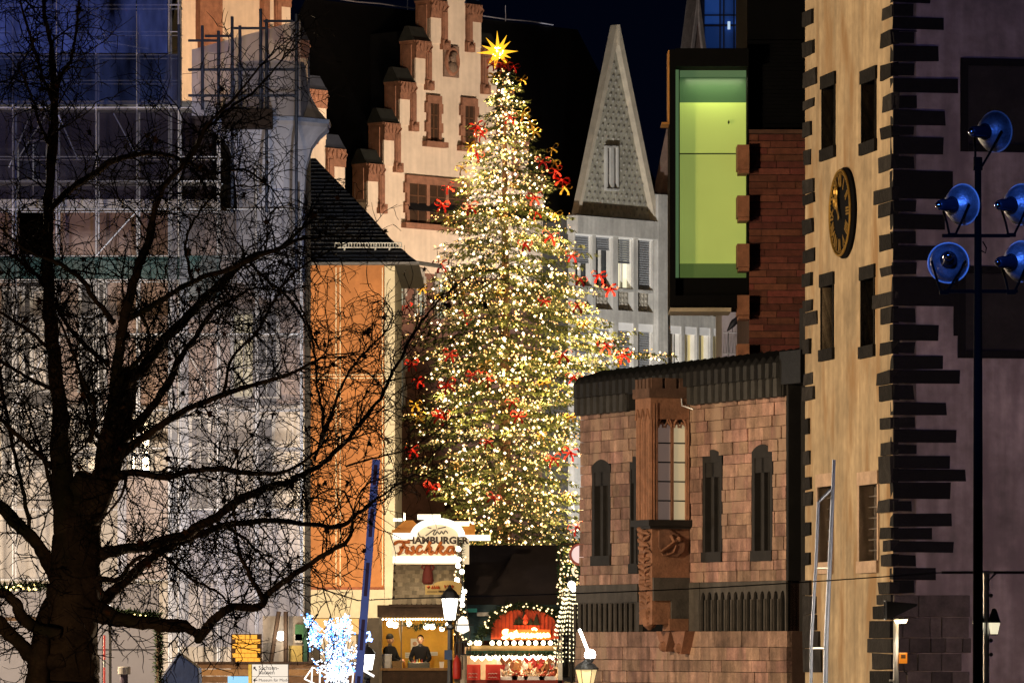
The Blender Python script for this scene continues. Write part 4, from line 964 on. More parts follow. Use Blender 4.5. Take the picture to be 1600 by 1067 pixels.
m = MB(); m.tube([(0, 0, 0), (0, 0, 8), (.05, 0, 18), (0, 0, xz(88))], [.42, .34, .2, .05], 10); m.build('trunk', mat('spruce_bark', (.09, .05, .03), .9, .3), xt)
NEED = mat('spruce_needles', (.055, .075, .022), .7, .35, 1.2, objvar=.05)
nv = []; nf = []; bulbs = []; wires = MB(); tips = []
def needle_fan(p, d, L, wd):
    side = d.cross(Vector((rg.uniform(-.3, .3), rg.uniform(-.3, .3), 1)))
    if side.length < 1e-4: return
    side.normalize(); n = len(nv); a = side*wd
    nv.extend([tuple(p-a*.35), tuple(p+d*L*.45-a+Vector((0, 0, -.02))), tuple(p+d*L), tuple(p+d*L*.45+a+Vector((0, 0, -.02))), tuple(p+a*.35)]); nf.append((n, n+1, n+2, n+3, n+4))
z = 3.6; tier = 0
while z < xz(108):
    r = rad_at(z); cnt = int(9+r*2.6)
    for k in range(cnt):
        az = 2*pi*(k+rg.random()*.9)/cnt+tier*.37
        rr_ = (rad_at(z, -1)*(1-cos(az))+rad_at(z, 1)*(1+cos(az)))/2
        bump = .82+.55*mnoise.noise((cos(az)*1.6, sin(az)*1.6, z*.55))
        if rg.random() < .14: bump *= 1.18
        L = rr_*bump*rg.uniform(.84, 1.06)*(.82+.30*(1-((z+.35*mnoise.noise((cos(az), sin(az), z*.3)))/1.45) % 1)); L = max(L-.16, .3)
        z0 = z+rg.uniform(-.25, .25); rise = rg.uniform(.02, .22); d = Vector((cos(az), sin(az), 0)); pts = []
        n = max(4, int(L/.32))
        for i in range(n+1):
            t = i/n; pts.append(Vector((0, 0, z0))+d*(L*t)+Vector((0, 0, rise*L*.5*t-.52*L*.42*t*t+max(0, t-.75)*.28*L)))
        back = sin(az) > .55
        for i in range(1, n+1):
            p = pts[i]; t = i/n
            if t < .22 and r > 1.4: continue
            bd_ = (pts[i]-pts[i-1]).normalized()
            for sgn in (-1, 1):
                sd = (bd_*.75+Vector((-d.y, d.x, 0))*sgn*rg.uniform(.6, 1)+Vector((0, 0, rg.uniform(-.35, .12)))).normalized()
                SL = (.28+.42*(1-t)*min(1, L/3))*rg.uniform(.7, 1.2); q = 2 if back else 6
                for j in range(q):
                    o = p+sd*SL*j/q+Vector((rg.uniform(-.04, .04), rg.uniform(-.04, .04), rg.uniform(-.04, .04)))
                    dd = (sd+Vector((rg.uniform(-.5, .5), rg.uniform(-.5, .5), rg.uniform(-.6, .2)))).normalized()
                    needle_fan(o, dd, rg.uniform(.16, .30), rg.uniform(.028, .055))
            if rg.random() < .8: needle_fan(p, (bd_+Vector((0, 0, rg.uniform(-.6, .1)))).normalized(), rg.uniform(.2, .34), .05)
        # fairy lights strung along the branch
        if not back or rg.random() < .3:
            nb = int(L*rg.uniform(.5, 4.0)*(1.25-.9*(((z)/1.45) % 1)))+1
            for q in range(nb):
                t = 1-.75*rg.random()**1.5; f = t*n; i = min(int(f), n-1); p = pts[i].lerp(pts[i+1], f-i)
                p = p+Vector((rg.gauss(0, .10), rg.gauss(0, .10), rg.gauss(.06, .08))); bulbs.append(p)
        if sin(az) < .4: tips.append((pts[-1], d, L))
    z += .36+.10*rg.random(); tier += 1
me_ = bpy.data.meshes.new('needles'); me_.from_pydata(nv, [], nf); me_.materials.append(NEED)
put('crown', me_, xt, kind='stuff')
# extra garlands of light running down the middle of the side that faces the square's entrance
for k in range(900):
    z = rg.uniform(6.2, xz(112)); az = -pi/2+rg.gauss(0, .42); r = rad_at(z)*rg.uniform(.72, .93); bulbs.append(Vector((r*cos(az), r*sin(az), z+rg.gauss(0, .1))))
BULB = [emit('fairy_light_small', (1, .56, .17), 1.25, False), emit('fairy_light_mid', (1, .63, .25), 2.1, False), emit('fairy_light_big', (1, .80, .5), 4.5, False)]
mbs = [MB(), MB(), MB()]
for p in bulbs:
    u = rg.random(); i = 0 if u < .45 else 1 if u < .84 else 2
    mbs[i].octa(p, (.033, .044, .060)[i]*rg.uniform(.7, 1.3)*(1.5 if rg.random() < .05 else 1))
for i in range(3): mbs[i].build('fairy_lights', BULB[i], xt, kind='stuff', fix=False)
# the glow of the strings, one lamp for every cluster of bulbs
for k in range(46):
    z = 4.5+(xz(118)-4.5)*(k+.5)/46; az = -pi/2+rg.uniform(-1.35, 1.35); r = .80*(rad_at(z, -1)*(1-cos(az))+rad_at(z, 1)*(1+cos(az)))/2
    o = lamp('fairy_glow', 'POINT', xt.location+Vector((r*cos(az), r*sin(az), z)), 95+95*r, (1, .62, .24), size=.05)
# bows
def bow_mesh(mt, s):
    m = MB()
    for sgn in (-1, 1):
        lp = [(0, 0), (sgn*.18, .20), (sgn*.40, .26), (sgn*.54, .08), (sgn*.42, -.08), (sgn*.18, -.06), (0, 0)]
        for (a, b), (c, d) in zip(lp, lp[1:]): n = len(m.v); m.v += [(a*s, -.12*s, b*s-.05*s), (a*s, .08*s, b*s+.05*s), (c*s, .08*s, d*s+.05*s), (c*s, -.12*s, d*s-.05*s)]; m.f.append((n, n+1, n+2, n+3))
        tl = [(0, 0), (sgn*.10, -.16), (sgn*.24, -.34), (sgn*.26, -.52)]
        for (a, b), (c, d) in zip(tl, tl[1:]): n = len(m.v); m.v += [((a-.06)*s, -.03, b*s), ((a+.07)*s, -.06, b*s), ((c+.08)*s, -.06, d*s), ((c-.07)*s, -.03, d*s)]; m.f.append((n, n+1, n+2, n+3))
    m.ball((0, -.05*s, 0), .10*s, 8, 5)
    return m.mesh('bow', mt, fix=False)
RB = mat('red_ribbon', (.62, .02, .012), .5, .15, 5); GB = mat('gold_ribbon', (.50, .33, .05), .35, .15, 5, metal=.3)
rm = bow_mesh(RB, .74); gm_ = bow_mesh(GB, .66)
red = [(797,192),(745,205),(752,218),(745,250),(848,262),(868,275),(885,288),(835,320),(838,345),(700,300),(683,327),(735,335),(860,380),(893,410),(690,425),(728,508),(850,485),(900,492),(952,460),(935,440),(905,450),(645,577),(655,605),(700,612),(763,603),(740,598),(878,568),(895,600),(945,550),(1000,562),(693,655),(762,700),(645,710),(690,660),(863,725),(890,715),(772,785),(810,660),(676,768),(925,600),(900,830),(632,488),(820,395),(705,565),(800,640)]
gold = [(742,125),(815,130),(818,185),(828,200),(735,235),(722,270),(870,240),(835,215),(866,262),(888,300),(660,460),(868,345),(725,470),(800,610),(760,585),(850,610),(690,480),(910,520),(980,570),(650,640),(715,735),(890,660),(803,300),(780,350),(700,350),(910,640),(655,660),(845,690),(890,780),(780,470)]
for lst, me, nm in ((red, rm, 'red_bow'), (gold, gm_, 'gold_bow')):
    for px, py in lst:
        x = (px-788)*s_; z = xz(py); r = rad_at(z, 1 if x > 0 else -1); x = max(-r*.9, min(r*.9, x)); yy = -sqrt(max(0, r*r*.88-x*x))-.05
        put(nm, me, xt, (x, yy, z+.15), (R(-.3, .3), R(-.5, .5), R(-.6, .6)), (R(.8, 1.15),)*3)
# the many-pointed star
st = MB(); c = Vector(((778-788)*s_, -.3, xz(83))); dirs = []
for i in range(17):
    y = 1-2*(i+.5)/17; r = sqrt(1-y*y); q = i*2.39996; dirs.append(Vector((r*cos(q), r*sin(q), y)))
dirs = [Vector((cos(q), -.12, sin(q))).normalized() for q in [radians(a) for a in (2, 40, 62, 92, 130, 158, 183, 232, 258, 308, 335)]]+[Vector((.4, -.9, .2)).normalized(), Vector((-.5, -.8, -.1)).normalized(), Vector((0, -.8, -.6)).normalized(), Vector((0, .9, .2)).normalized(), Vector((.7, .7, 0)).normalized()]
for i, d in enumerate(dirs):
    L = (.98, .8, .92, 1.02, .9, .85, 1.05, .78, .95, .88, .7)[i] if i < 11 else .7
    a = d.orthogonal().normalized(); b = d.cross(a); base = [c+d*.14+(a*cos(q)+b*sin(q))*.16 for q in (0, pi/2, pi, 3*pi/2)]
    st.add(base+[c+d*L], [(0, 1, 4), (1, 2, 4), (2, 3, 4), (3, 0, 4)])
so = st.build('star', emit('star_yellow', (1, .50, .02), 1.5), xt, fix=False)
m = MB()
for k in range(14):
    q = k*2.4; y = 1-2*(k+.5)/14; r = sqrt(1-y*y); m.octa(c+Vector((r*cos(q), -abs(r*sin(q)), y))*.24, .075)
m.build('star_bulb', emit('star_white', (1, .9, .6), 9), so, fix=False)
m = MB(); m.bar((c.x, c.y, c.z-.2), (0, 0, xz(110)), .05, 6); m.build('star_rod', IRON, so)
for k in range(5): put('red_bow', rm, xt, ((-.55, -.2, .15, .45, -.1)[k], -.45, xz(102+3*(k % 2))), (0, R(-.6, .6), R(-.5, .5)), (.8,)*3)
# ------------------------------------------------------------------ the bare plane tree in front
PD = 70.0
pt = thing('bare_plane_tree', 'large bare plane tree with a dense net of twigs and a few brown leaves', 'tree', (P(105, 0, PD).x, PD, 0))
rt = random.Random(21)
def limb(pts, dstart=0, drift=0):
    n = len(pts); ph = rt.uniform(0, 6); out = []
    ctl = []
    for i, (px, py, wd) in enumerate(pts):
        D = PD+dstart+drift*i/(n-1)+(.18*sin(ph+i*1.1) if i else 0); v = P(px, py, D)-pt.location; ctl.append((v, wd*.46*D/F))
    for i in range(n-1):
        a, b, c, d = ctl[max(0, i-1)], ctl[i], ctl[i+1], ctl[min(n-1, i+2)]
        for k in range(6):
            t = k/6; p = ttri(a[0], b[0], c[0], d[0], t); r = b[1]+(c[1]-b[1])*t
            out.append((p+Vector((rt.gauss(0, .006), rt.gauss(0, .006), rt.gauss(0, .006))), r*(1+.07*rt.uniform(-1, 1))))
    out.append(ctl[-1]); return out
BARK = mat('plane_bark', (.085, .055, .034), .9, .45, 5, .8, 10, stain=(.035, .042, .014))
TWIG = mat('twig_bark', (.016, .010, .008), .85, .3, 4)
L = [
 ([(98,1120,150),(104,1067,112),(108,1010,102),(112,950,96),(116,890,88),(120,840,84),(128,790,74),(138,745,50)],0,0),                      # trunk
 ([(108,880,58),(102,800,44),(97,740,36),(92,640,27),(85,560,25),(77,480,22),(75,400,18),(76,330,17),(82,220,15),(86,150,15),(80,80,9),(70,10,7),(66,-40,5)],0,.8),
 ([(135,800,46),(155,760,38),(165,700,28),(178,620,22),(188,540,19),(198,480,18),(215,420,15),(235,370,13),(242,320,11),(262,285,9),(300,240,7),(330,190,5),(370,150,4),(410,100,3)],0,-1.2),
 ([(140,810,46),(165,750,44),(182,690,40),(197,630,36),(202,575,32)],0,.3),
 ([(196,600,26),(218,580,20),(260,530,17),(310,475,15),(345,440,13),(385,405,11),(430,390,8),(470,376,6),(500,372,3)],.2,.8),
 ([(188,505,12),(215,490,10),(250,470,10),(300,440,9),(345,425,9),(400,402,8),(440,385,6),(475,352,4)],-.5,-.6),
 ([(180,505,11),(150,470,9),(130,440,9),(105,420,8),(85,408,7),(40,390,5),(0,355,4)],-.6,-.5),
 ([(170,570,10),(140,545,8),(115,520,8),(95,490,7),(88,470,5)],-.4,.5),
 ([(76,330,10),(105,300,12),(150,268,11),(190,247,10),(240,240,8),(290,252,7),(330,270,6),(380,265,4),(420,290,3)],.4,.9),
 ([(290,250,7),(310,220,7),(330,195,6),(365,165,5),(400,140,4),(440,95,3)],.8,.3),
 ([(86,155,9),(95,120,7),(112,90,6),(118,50,5),(124,0,4)],.6,.4),
 ([(84,160,8),(66,120,6),(52,70,5),(36,20,4),(30,-20,3)],.6,-.4),
 ([(80,230,7),(60,190,5),(50,150,4),(30,110,3)],.5,-.5),
 ([(160,760,20),(200,738,13),(260,745,11),(300,735,10),(350,733,10),(400,740,8),(450,735,6),(500,700,4)],0,-.8),
 ([(180,715,22),(215,690,15),(250,665,13),(290,640,11),(350,615,10),(400,600,8),(450,585,6),(500,560,4)],0,-.7),
 ([(175,700,26),(205,670,18),(235,640,14),(262,600,12),(285,555,10),(310,520,9),(330,490,8),(350,470,6),(400,450,4)],.1,.9),
 ([(140,872,28),(165,862,22),(200,856,19),(240,850,18),(290,832,17),(330,812,16),(360,790,14),(400,768,13),(450,750,11),(490,732,9),(530,700,8),(570,655,7),(602,605,6),(618,575,5),(640,535,5),(670,490,4),(700,455,3),(740,430,2)],0,1.0),
 ([(140,950,26),(180,920,20),(215,890,17),(250,862,16),(290,842,15),(340,826,12),(400,812,10),(470,818,9),(530,820,8),(560,800,6),(600,770,4),(650,742,3)],.3,.8),
 ([(150,955,44),(185,967,28),(240,975,22),(290,978,20),(312,998,13)],-.2,-.3),
 ([(309,1000,15),(325,980,18),(345,958,15),(365,948,14),(405,948,14),(418,928,12),(450,905,11),(500,870,9),(545,842,7),(552,800,4)],-.5,-.5),
 ([(412,935,10),(395,908,8),(378,875,7),(372,850,5),(366,800,4),(371,725,3)],-.7,-.2),
 ([(112,925,30),(80,890,26),(60,855,24),(35,825,22),(0,790,20),(-30,770,16)],.1,.6),
 ([(100,1030,34),(60,1030,30),(30,1005,28),(5,978,24),(-30,945,20)],-.3,-.6),
 ([(95,990,18),(60,982,20),(35,965,22),(24,940,19),(0,925,15),(-30,915,12)],-.6,-.4),
 ([(90,920,18),(70,960,26),(62,1010,34),(58,1067,44),(50,1120,60)],-.2,0),
 ([(95,740,10),(60,710,8),(30,682,8),(0,655,7),(-30,640,5)],.2,.5),
 ([(84,610,8),(40,588,6),(0,565,6),(-30,560,4)],.4,.5),
 ([(76,545,7),(50,520,6),(20,500,6),(-20,475,4)],.3,-.5),
 ([(68,440,8),(40,415,7),(0,385,6),(-30,370,4)],.2,.6),
 ([(50,850,8),(35,760,7),(20,700,7),(0,590,6),(-10,540,4)],.5,.2),
 ([(85,795,8),(75,740,7),(60,690,5),(40,640,3)],.4,.4),
 ([(140,690,12),(148,640,6),(128,590,6),(110,540,5),(92,500,4)],-.3,-.4),
 ([(160,690,9),(140,660,6),(128,600,6),(118,560,4)],.4,.3),
 ([(205,575,8),(230,540,6),(225,500,5),(195,470,4),(190,430,3)],-.2,-.4),
 ([(500,700,5),(520,640,5),(540,590,4),(562,560,4),(600,520,3)],.6,.4),
 ([(492,720,5),(505,660,5),(495,600,4),(490,540,4),(478,500,3),(465,470,3)],.7,-.3),
 ([(540,728,4),(600,712,3),(640,700,3),(690,668,2)],.8,.3),
 ([(350,615,6),(362,560,5),(400,520,5),(428,470,5),(455,430,4),(500,400,3),(560,372,2)],-.5,.5),
 ([(300,440,6),(290,390,5),(300,350,4),(330,310,4),(372,290,3)],-.5,.3),
 ([(385,405,6),(420,440,5),(455,470,5),(480,510,4),(500,545,3),(530,560,2)],.5,.4),
 ([(240,850,8),(270,880,5),(300,905,5),(340,925,4),(360,945,3)],.4,.4),
 ([(165,935,8),(150,905,10),(185,905,9),(205,880,8),(225,868,6)],-.4,-.3),
 ([(200,740,7),(188,775,5),(170,800,4)],-.3,-.2),
 ([(330,812,7),(380,840,5),(410,870,4),(440,900,3)],.6,.3),
]
limbs = []
for i, (p, a, b) in enumerate(L):
    pl = limb(p, a, b); limbs.append(pl); m = MB(); m.tube([q[0] for q in pl], [q[1] for q in pl], 12 if p[0][2] > 25 else 7)
    if p[0][2] > 25:                                   # knotty surface
        m.v = [tuple(Vector(v)*1.0+Vector((mnoise.noise(Vector(v)*3.1), mnoise.noise(Vector(v)*3.1+Vector((9, 0, 0))), mnoise.noise(Vector(v)*3.1+Vector((0, 9, 0)))))*.035) for v in m.v]
    m.build('trunk' if i == 0 else 'limb', BARK, pt, smooth=True, fix=False)
tv = []; tf = []; leaves = []; ends = []
def stick(pts, r0, r1):
    n = len(pts); base = len(tv)
    for i, p in enumerate(pts):
        t = (pts[min(i+1, n-1)]-pts[max(i-1, 0)]).normalized(); a = t.orthogonal().normalized(); b = t.cross(a); r = r0+(r1-r0)*i/(n-1)
        for k in range(3): q = k*2.0944; tv.append(tuple(p+a*(cos(q)*r)+b*(sin(q)*r)))
    for i in range(n-1):
        for k in range(3): k2 = (k+1) % 3; tf.append((base+i*3+k, base+i*3+k2, base+i*3+3+k2, base+i*3+3+k))
def grow(p, d, Ln, r, lev):
    n = max(3, int(Ln/.085)); pts = [p]; curl = Vector((rt.uniform(-1, 1), rt.uniform(-1, 1), rt.uniform(-.7, .9)))*.22
    for i in range(n):
        d = (d+curl*rt.uniform(.1, 1)*.55+Vector((rt.gauss(0, .17), rt.gauss(0, .17), rt.gauss(0, .17)))+Vector((0, 0, -.035 if lev > 1 else .02))).normalized()
        if rt.random() < .18: d = (d+Vector((rt.gauss(0, .5), rt.gauss(0, .5), rt.gauss(0, .5)))).normalized()
        pts.append(pts[-1]+d*(Ln/n))
    stick(pts, r, r*.5)
    if lev < 3:
        for i in range(1, n+1):
            if rt.random() < (.68 if lev == 1 else .47):
                ax = Vector((rt.gauss(0, 1), rt.gauss(0, 1), rt.gauss(0, 1))).normalized(); dd = (pts[i]-pts[i-1]).normalized()
                nd = (dd*.55+ax.cross(dd).normalized()*.9).normalized()
                grow(pts[i], nd, Ln*rt.uniform(.32, .62), max(.0055, r*.66), lev+1)
    if rt.random() < (.010 if lev == 3 else .02): leaves.append(pts[-1])
for li, pl in enumerate(limbs):
    if li == 0: continue
    acc = 0; ln_tot = sum((b[0]-a[0]).length for a, b in zip(pl, pl[1:])); run = 0; gap = rt.uniform(.03, .12)
    for (p, r), (q, r2) in zip(pl, pl[1:]):
        seg = (q-p).length; run += seg; acc += seg
        if run < .12*ln_tot or r > .13: continue
        while acc > gap:
            acc -= gap; gap = rt.uniform(.05, .13) if r < .06 else rt.uniform(.11, .26)
            d = (q-p).normalized(); ax = Vector((rt.gauss(0, 1), rt.gauss(0, .8), rt.gauss(0, 1))).normalized()
            nd = (d*rt.uniform(.2, .8)+ax.cross(d).normalized()).normalized()
            grow(p, nd, rt.uniform(.35, 1.15)*(1 if r > .02 else .75), min(r*.5, rt.uniform(.008, .0145)), 1)
    p, r = pl[-1]; d = (pl[-1][0]-pl[-3][0]).normalized()
    for k in range(3): grow(p, (d+Vector((rt.gauss(0, .4), rt.gauss(0, .4), rt.gauss(0, .4)))).normalized(), rt.uniform(.4, .9), min(r, .012), 1)
me_ = bpy.data.meshes.new('twigs'); me_.from_pydata(tv, [], tf); me_.materials.append(TWIG); put('twigs', me_, pt, kind='stuff')
print('twig faces', len(tf), 'leaves', len(leaves), 'needles', len(nf), 'bulbs', len(bulbs))
def leaf_mesh(sd):
    r_ = random.Random(sd); m = MB(); pts = []
    for k in range(10):
        q = 2*pi*k/10; rr_ = (.055 if k % 2 == 0 else .026)*r_.uniform(.8, 1.2); x, y = rr_*cos(q), rr_*sin(q)
        pts.append((x, y, .35*abs(x)+r_.uniform(-.012, .012)))
    m.v = [(0, 0, 0)]+pts; m.f = [(0, k+1, (k+1) % 10+1) for k in range(10)]; m.bar((0, 0, 0), (-.06, 0, .03), .003, 3)
    return m.mesh('leaf', mat('dry_leaf', (.085, .035, .012), .7, .3, 8, objvar=.5, hue=.02), fix=False)
lms = [leaf_mesh(k) for k in range(4)]
rt.shuffle(leaves)
for p in leaves[:300]: put('leaf', rt.choice(lms), pt, p+Vector((0, 0, -.03)), (rt.uniform(0, 6), rt.uniform(0, 6), rt.uniform(0, 6)), (rt.uniform(.7, 1.3),)*3)
m = MB()
for p in leaves[300:700]:
    a = Vector((rt.gauss(0, 1), rt.gauss(0, 1), rt.gauss(0, 1))).normalized(); b = a.orthogonal().normalized(); s = rt.uniform(.03, .06)
    m.add([p, p+a*s+b*s*.6, p+a*s*2, p+a*s-b*s*.6], [(0, 1, 2, 3)])
m.build('small_leaves', mat('dry_leaf', (.085, .035, .012)), pt, kind='stuff', fix=False)
# ------------------------------------------------------------------ the Christmas market
MD = 150; s_ = S(MD)
def mx(px, D=MD): return (px-800)*D/F
def mz(py, D=MD): return ZC+(HY-py)*D/F
WOOD = mat('dark_wood', (.055, .03, .016), .75, .3, 6, .3, 20); WOODL = mat('honey_wood', (.30, .16, .055), .65, .2, 4, .2, 18); BULBW = emit('stall_bulb', (1, .80, .5), 14)
AMBER = mat('amber_wall', (.62, .36, .045), .7, .12, 2); RED = mat('red_paint', (.5, .025, .015), .5, .2, 3)
GARL = mat('fir_garland', (.025, .045, .018), .8, .4, 6)
def stallbox(t, m, a, b, y0, y1, d0, d1): m.box(mx(a)-t.location.x, mx(b)-t.location.x, d0, d1, mz(y1), mz(y0)); return m
def garland(mb, pts, r, n, rg_, tuft=.11):
    pts = [Vector(p) for p in pts]
    for a, b in zip(pts, pts[1:]):
        k = max(1, int((b-a).length*n))
        for i in range(k):
            p = a.lerp(b, (i+rg_.random())/k)
            for q in range(3):
                d = Vector((rg_.gauss(0, 1), rg_.gauss(0, 1), rg_.gauss(0, 1))).normalized(); sd = d.orthogonal().normalized()*tuft*.18
                o = p+d*r*rg_.random()*.4; mb.add([o-sd, o+d*tuft*rg_.uniform(.6, 1.3), o+sd], [(0, 1, 2)])
rg = random.Random(9)
# ---- fish stall
fst = thing('fish_stall', 'fish stall with a glowing white sign and scalloped shingle roof', 'market stall', (mx(655), MD, 0))
def fx(px): return mx(px)-fst.location.x
B = lambda m, a, b, y0, y1, d0, d1: stallbox(fst, m, a, b, y0, y1, d0, d1)
m = MB(); B(m, 596, 706, 1046, 1115, 0, .4); m.build('counter_front', WOOD, fst)
m = MB(); B(m, 594, 708, 1043, 1047, -.12, .5); m.build('counter_top', WOODL, fst)
m = MB(); B(m, 592, 597, 962, 1115, -.05, .1); B(m, 700, 706, 962, 1115, -.05, .1); B(m, 626, 628, 968, 1046, -.02, .03); B(m, 615, 636, 976, 978, -.02, .03); m.build('post', mat('grey_wood', (.2, .17, .13), .8), fst)
m = MB(); m.tube([(fx(622), 0, mz(968)), (fx(626.5), 0, mz(1005)), (fx(629), 0, mz(968))], .02, 5); m.build('strut', mat('white_metal', (.7, .68, .62), .5), fst)
m = MB(); B(m, 594, 708, 962, 1115, 2.6, 2.7); m.build('back_wall', AMBER, fst)
m = MB(); B(m, 594, 595, 962, 1115, .3, 2.6); B(m, 707, 708, 962, 1115, .3, 2.6); m.build('side_wall', AMBER, fst)
m = MB(); B(m, 594, 708, 958, 962, 0, 2.7); m.build('ceiling', mat('pale_ceiling', (.6, .5, .35), .8), fst)
m = MB(); B(m, 590, 716, 945, 964, -.3, -.2); m.build('fascia', WOOD, fst)
m = MB()
for k in range(22): m.octa((fx(599+4.6*k), -.34, mz(967)), .03)
m.build('light_string', BULBW, fst, fix=False)
for px, py, r in ((609, 974, .10), (617, 976, .09), (638, 974, .08), (666, 978, .09), (675, 978, .09), (690, 982, .07), (700, 976, .08)):
    m = MB(); m.ball((fx(px), .5, mz(py)), r, 10, 6); m.build('lamp_bulb', emit('stall_lamp', (1, .86, .62), 9), fst)
m = MB(); garland(m, [(fx(635), -.25, mz(974)), (fx(650), -.25, mz(981)), (fx(668), -.25, mz(973)), (fx(698), -.25, mz(980))], .14, 60, rg); m.build('garland', GARL, fst, fix=False)
# scalloped shingles, row on row
SH = mat('lit_shingle', (.24, .19, .125), .8, .2, 4, .3, 20, objvar=.4)
slope = lambda py: .0+(945-py)/65*1.9-.35
m = MB(); m.prism_x([(-.35, mz(946)), (1.6, mz(878)), (1.6, mz(946))], fx(613), fx(722)); m.build('roof_core', WOOD, fst)
w_ = 7.6*s_; m = MB(); m.prism([(-w_*.5, .17), (w_*.5, .17), (w_*.5, .03), (w_*.25, -.02), (0, -.035), (-w_*.25, -.02), (-w_*.5, .03)], -.02, .0)
me = m.mesh('shingle', SH); row = 0; py = 944
while py > 884:
    for k in range(15):
        px = 617+7.6*k+(3.8 if row % 2 else 0)
        if px < 720: put('shingle', me, fst, (fx(px), slope(py)-.06+R(-.008, .008), mz(py)), (-.62, 0, R(-.03, .03)))
    py -= 6.6; row += 1
m = MB(); B(m, 608, 722, 944, 948, -.5, -.3); m.build('eaves_board', WOOD, fst)
# illuminated sign box with an arched crown
SGN = emit('sign_white', (1, .93, .80), 1.6)
m = MB(); a, b = fx(613), fx(733)
poly = [(a, mz(881)), (b, mz(881)), (b, mz(842)), (fx(724), mz(838))]+[(fx(684+36*cos(q)), mz(838-22*sin(q))) for q in [pi*k/12 for k in range(0, 13)]]+[(fx(640), mz(832)), (a, mz(832))]
m.prism(poly, -.1, .25); so = m.build('sign', emit('sign_board', (1, .80, .50), .55), fst)
for y0, y1, a, b in ((833, 842, 614, 645), (869, 879, 614, 716)):
    m = MB(); B(m, a, b, y0, y1, -.18, -.11); m.build('neon_tube', SGN, so)
m = MB(); m.tube([(fx(684+38*cos(q)), -.15, mz(838-24*sin(q))) for q in [pi*k/14 for k in range(15)]], .09, 8); m.build('neon_tube', SGN, so)
SB = mat('sign_brown', (.03, .010, .003), .5, .1)
text('HAMBURGER', SB, so, (fx(684), -.13, mz(844.5)), .26, .012, offset=.011, scale=(1.08, 1, 1))
SO = mat('sign_orange', (.36, .085, .004), .6, .1)
# the big script word, drawn stroke by stroke
def stroke(pts, r=.046, mt=SO, nm='lettering'):
    m = MB(); q = [Vector((fx(x), -.16, mz(y))) for x, y in pts]; out = []
    for i in range(len(q)-1):
        for k in range(5): out.append(ttri(q[max(0, i-1)], q[i], q[i+1], q[min(len(q)-1, i+2)], k/5))
    out.append(q[-1]); m.tube(out, r, 6); return m.build(nm, mt, so, fix=False)
for pts in ([(619,851),(618,848),(624,846),(633,847),(641,846)], [(632,847),(629,856),(625,864),(621,865)], [(624,856),(630,855),(635,854)],
            [(638,854),(635,861),(637,864),(641,860)], [(648,854),(644,856),(646,859),(647,862),(643,865),(641,862)], [(660,855),(656,853),(652,858),(652,864),(657,864),(662,860)],
            [(673,846),(668,856),(664,865)], [(666,860),(671,855),(673,857),(671,863),(674,865),(678,861)], [(690,846),(685,856),(681,866)], [(683,859),(689,854),(692,856),(687,859),(690,864),(694,865),(698,860)],
            [(708,855),(702,855),(699,861),(702,865),(707,861),(709,854),(708,861),(710,865),(714,862)]): stroke(pts)
stroke([(640, 852.2), (640.2, 851.6)], .035)
for pts in ([(665,837),(672,832),(679,827)], [(681,827),(677,834),(680,835),(683,830)], [(684,831),(687,834),(690,830),(693,834),(696,829),(700,833)], [(668,824),(674,825)], [(684,826),(697,823)], [(652,829),(656,838),(662,839)]): stroke(pts, .016, mat('sign_grey', (.10, .08, .06), .6), 'script')
# bright beam lamps above and beside the sign, little roof at the back with orange light in its colour
for a, b, y0, y1 in ((652, 688, 803, 811), (684, 733, 814, 821), (714, 766, 835, 844), (614, 628, 809, 814)):
    m = MB(); z0, z1 = mz(y1), mz(y0); m.tube([(fx(a), .3, (z0+z1)/2), (fx(b), .3, (z0+z1)/2)], (z1-z0)/2, 8); m.build('tube_lamp', emit('tube_lamp', (1, .86, .58), 2.6), fst)
OR = mat('roof_painted_orange_light', (.5, .2, .03), .6, .15)  # orange light falling on the roof is painted in as its colour
m = MB(); m.prism([(fx(614), mz(828)), (fx(660), mz(828)), (fx(645), mz(812)), (fx(632), mz(812))], .4, 1.4); B(m, 612, 664, 827, 833, .3, 1.5); m.build('lantern_roof', OR, fst)
B(MB(), 724, 742, 818, 835, .4, .9).build('chimney_box', OR, fst)
m = MB(); m.bar((fx(631), .7, mz(812)), (fx(631), .7, mz(800)), .02, 5); m.build('finial', BULBW, fst)
# board on the roof with faded red script
m = MB(); m.prism([(fx(665), mz(929)), (fx(722), mz(929)), (fx(722), mz(914))]+[(fx(700+22*cos(q)), mz(914-7*sin(q))) for q in [pi*k/8 for k in range(9)]]+[(fx(665), mz(914))], -.75, -.68)
bo = m.build('roof_board', mat('cream_board', (.62, .44, .16), .7, .1), fst)
m = MB()
for x0 in (675, 678.5, 682, 685): m.tube([(fx(x0), -.77, mz(920)), (fx(x0+1), -.77, mz(915)), (fx(x0+2.5), -.77, mz(920))], .018, 4)
for x0 in (695, 700, 703.5, 707): m.tube([(fx(x0), -.77, mz(914)), (fx(x0+1), -.77, mz(919)), (fx(x0+2.5), -.77, mz(915))], .018, 4)
m.octa((fx(670), -.77, mz(917)), .05); m.build('script', mat('faded_red', (.45, .08, .02), .7), bo)
m = MB(); m.box(fx(668), fx(684), -.775, -.75, mz(925), mz(924)); m.build('printed_line', SB, bo)
for k in range(7): m = MB(); m.box(fx(686+2.2*k), fx(687.4+2.2*k), -.775, -.75, mz(925.5), mz(922.5)); m.build('printed_letter', SB, bo)
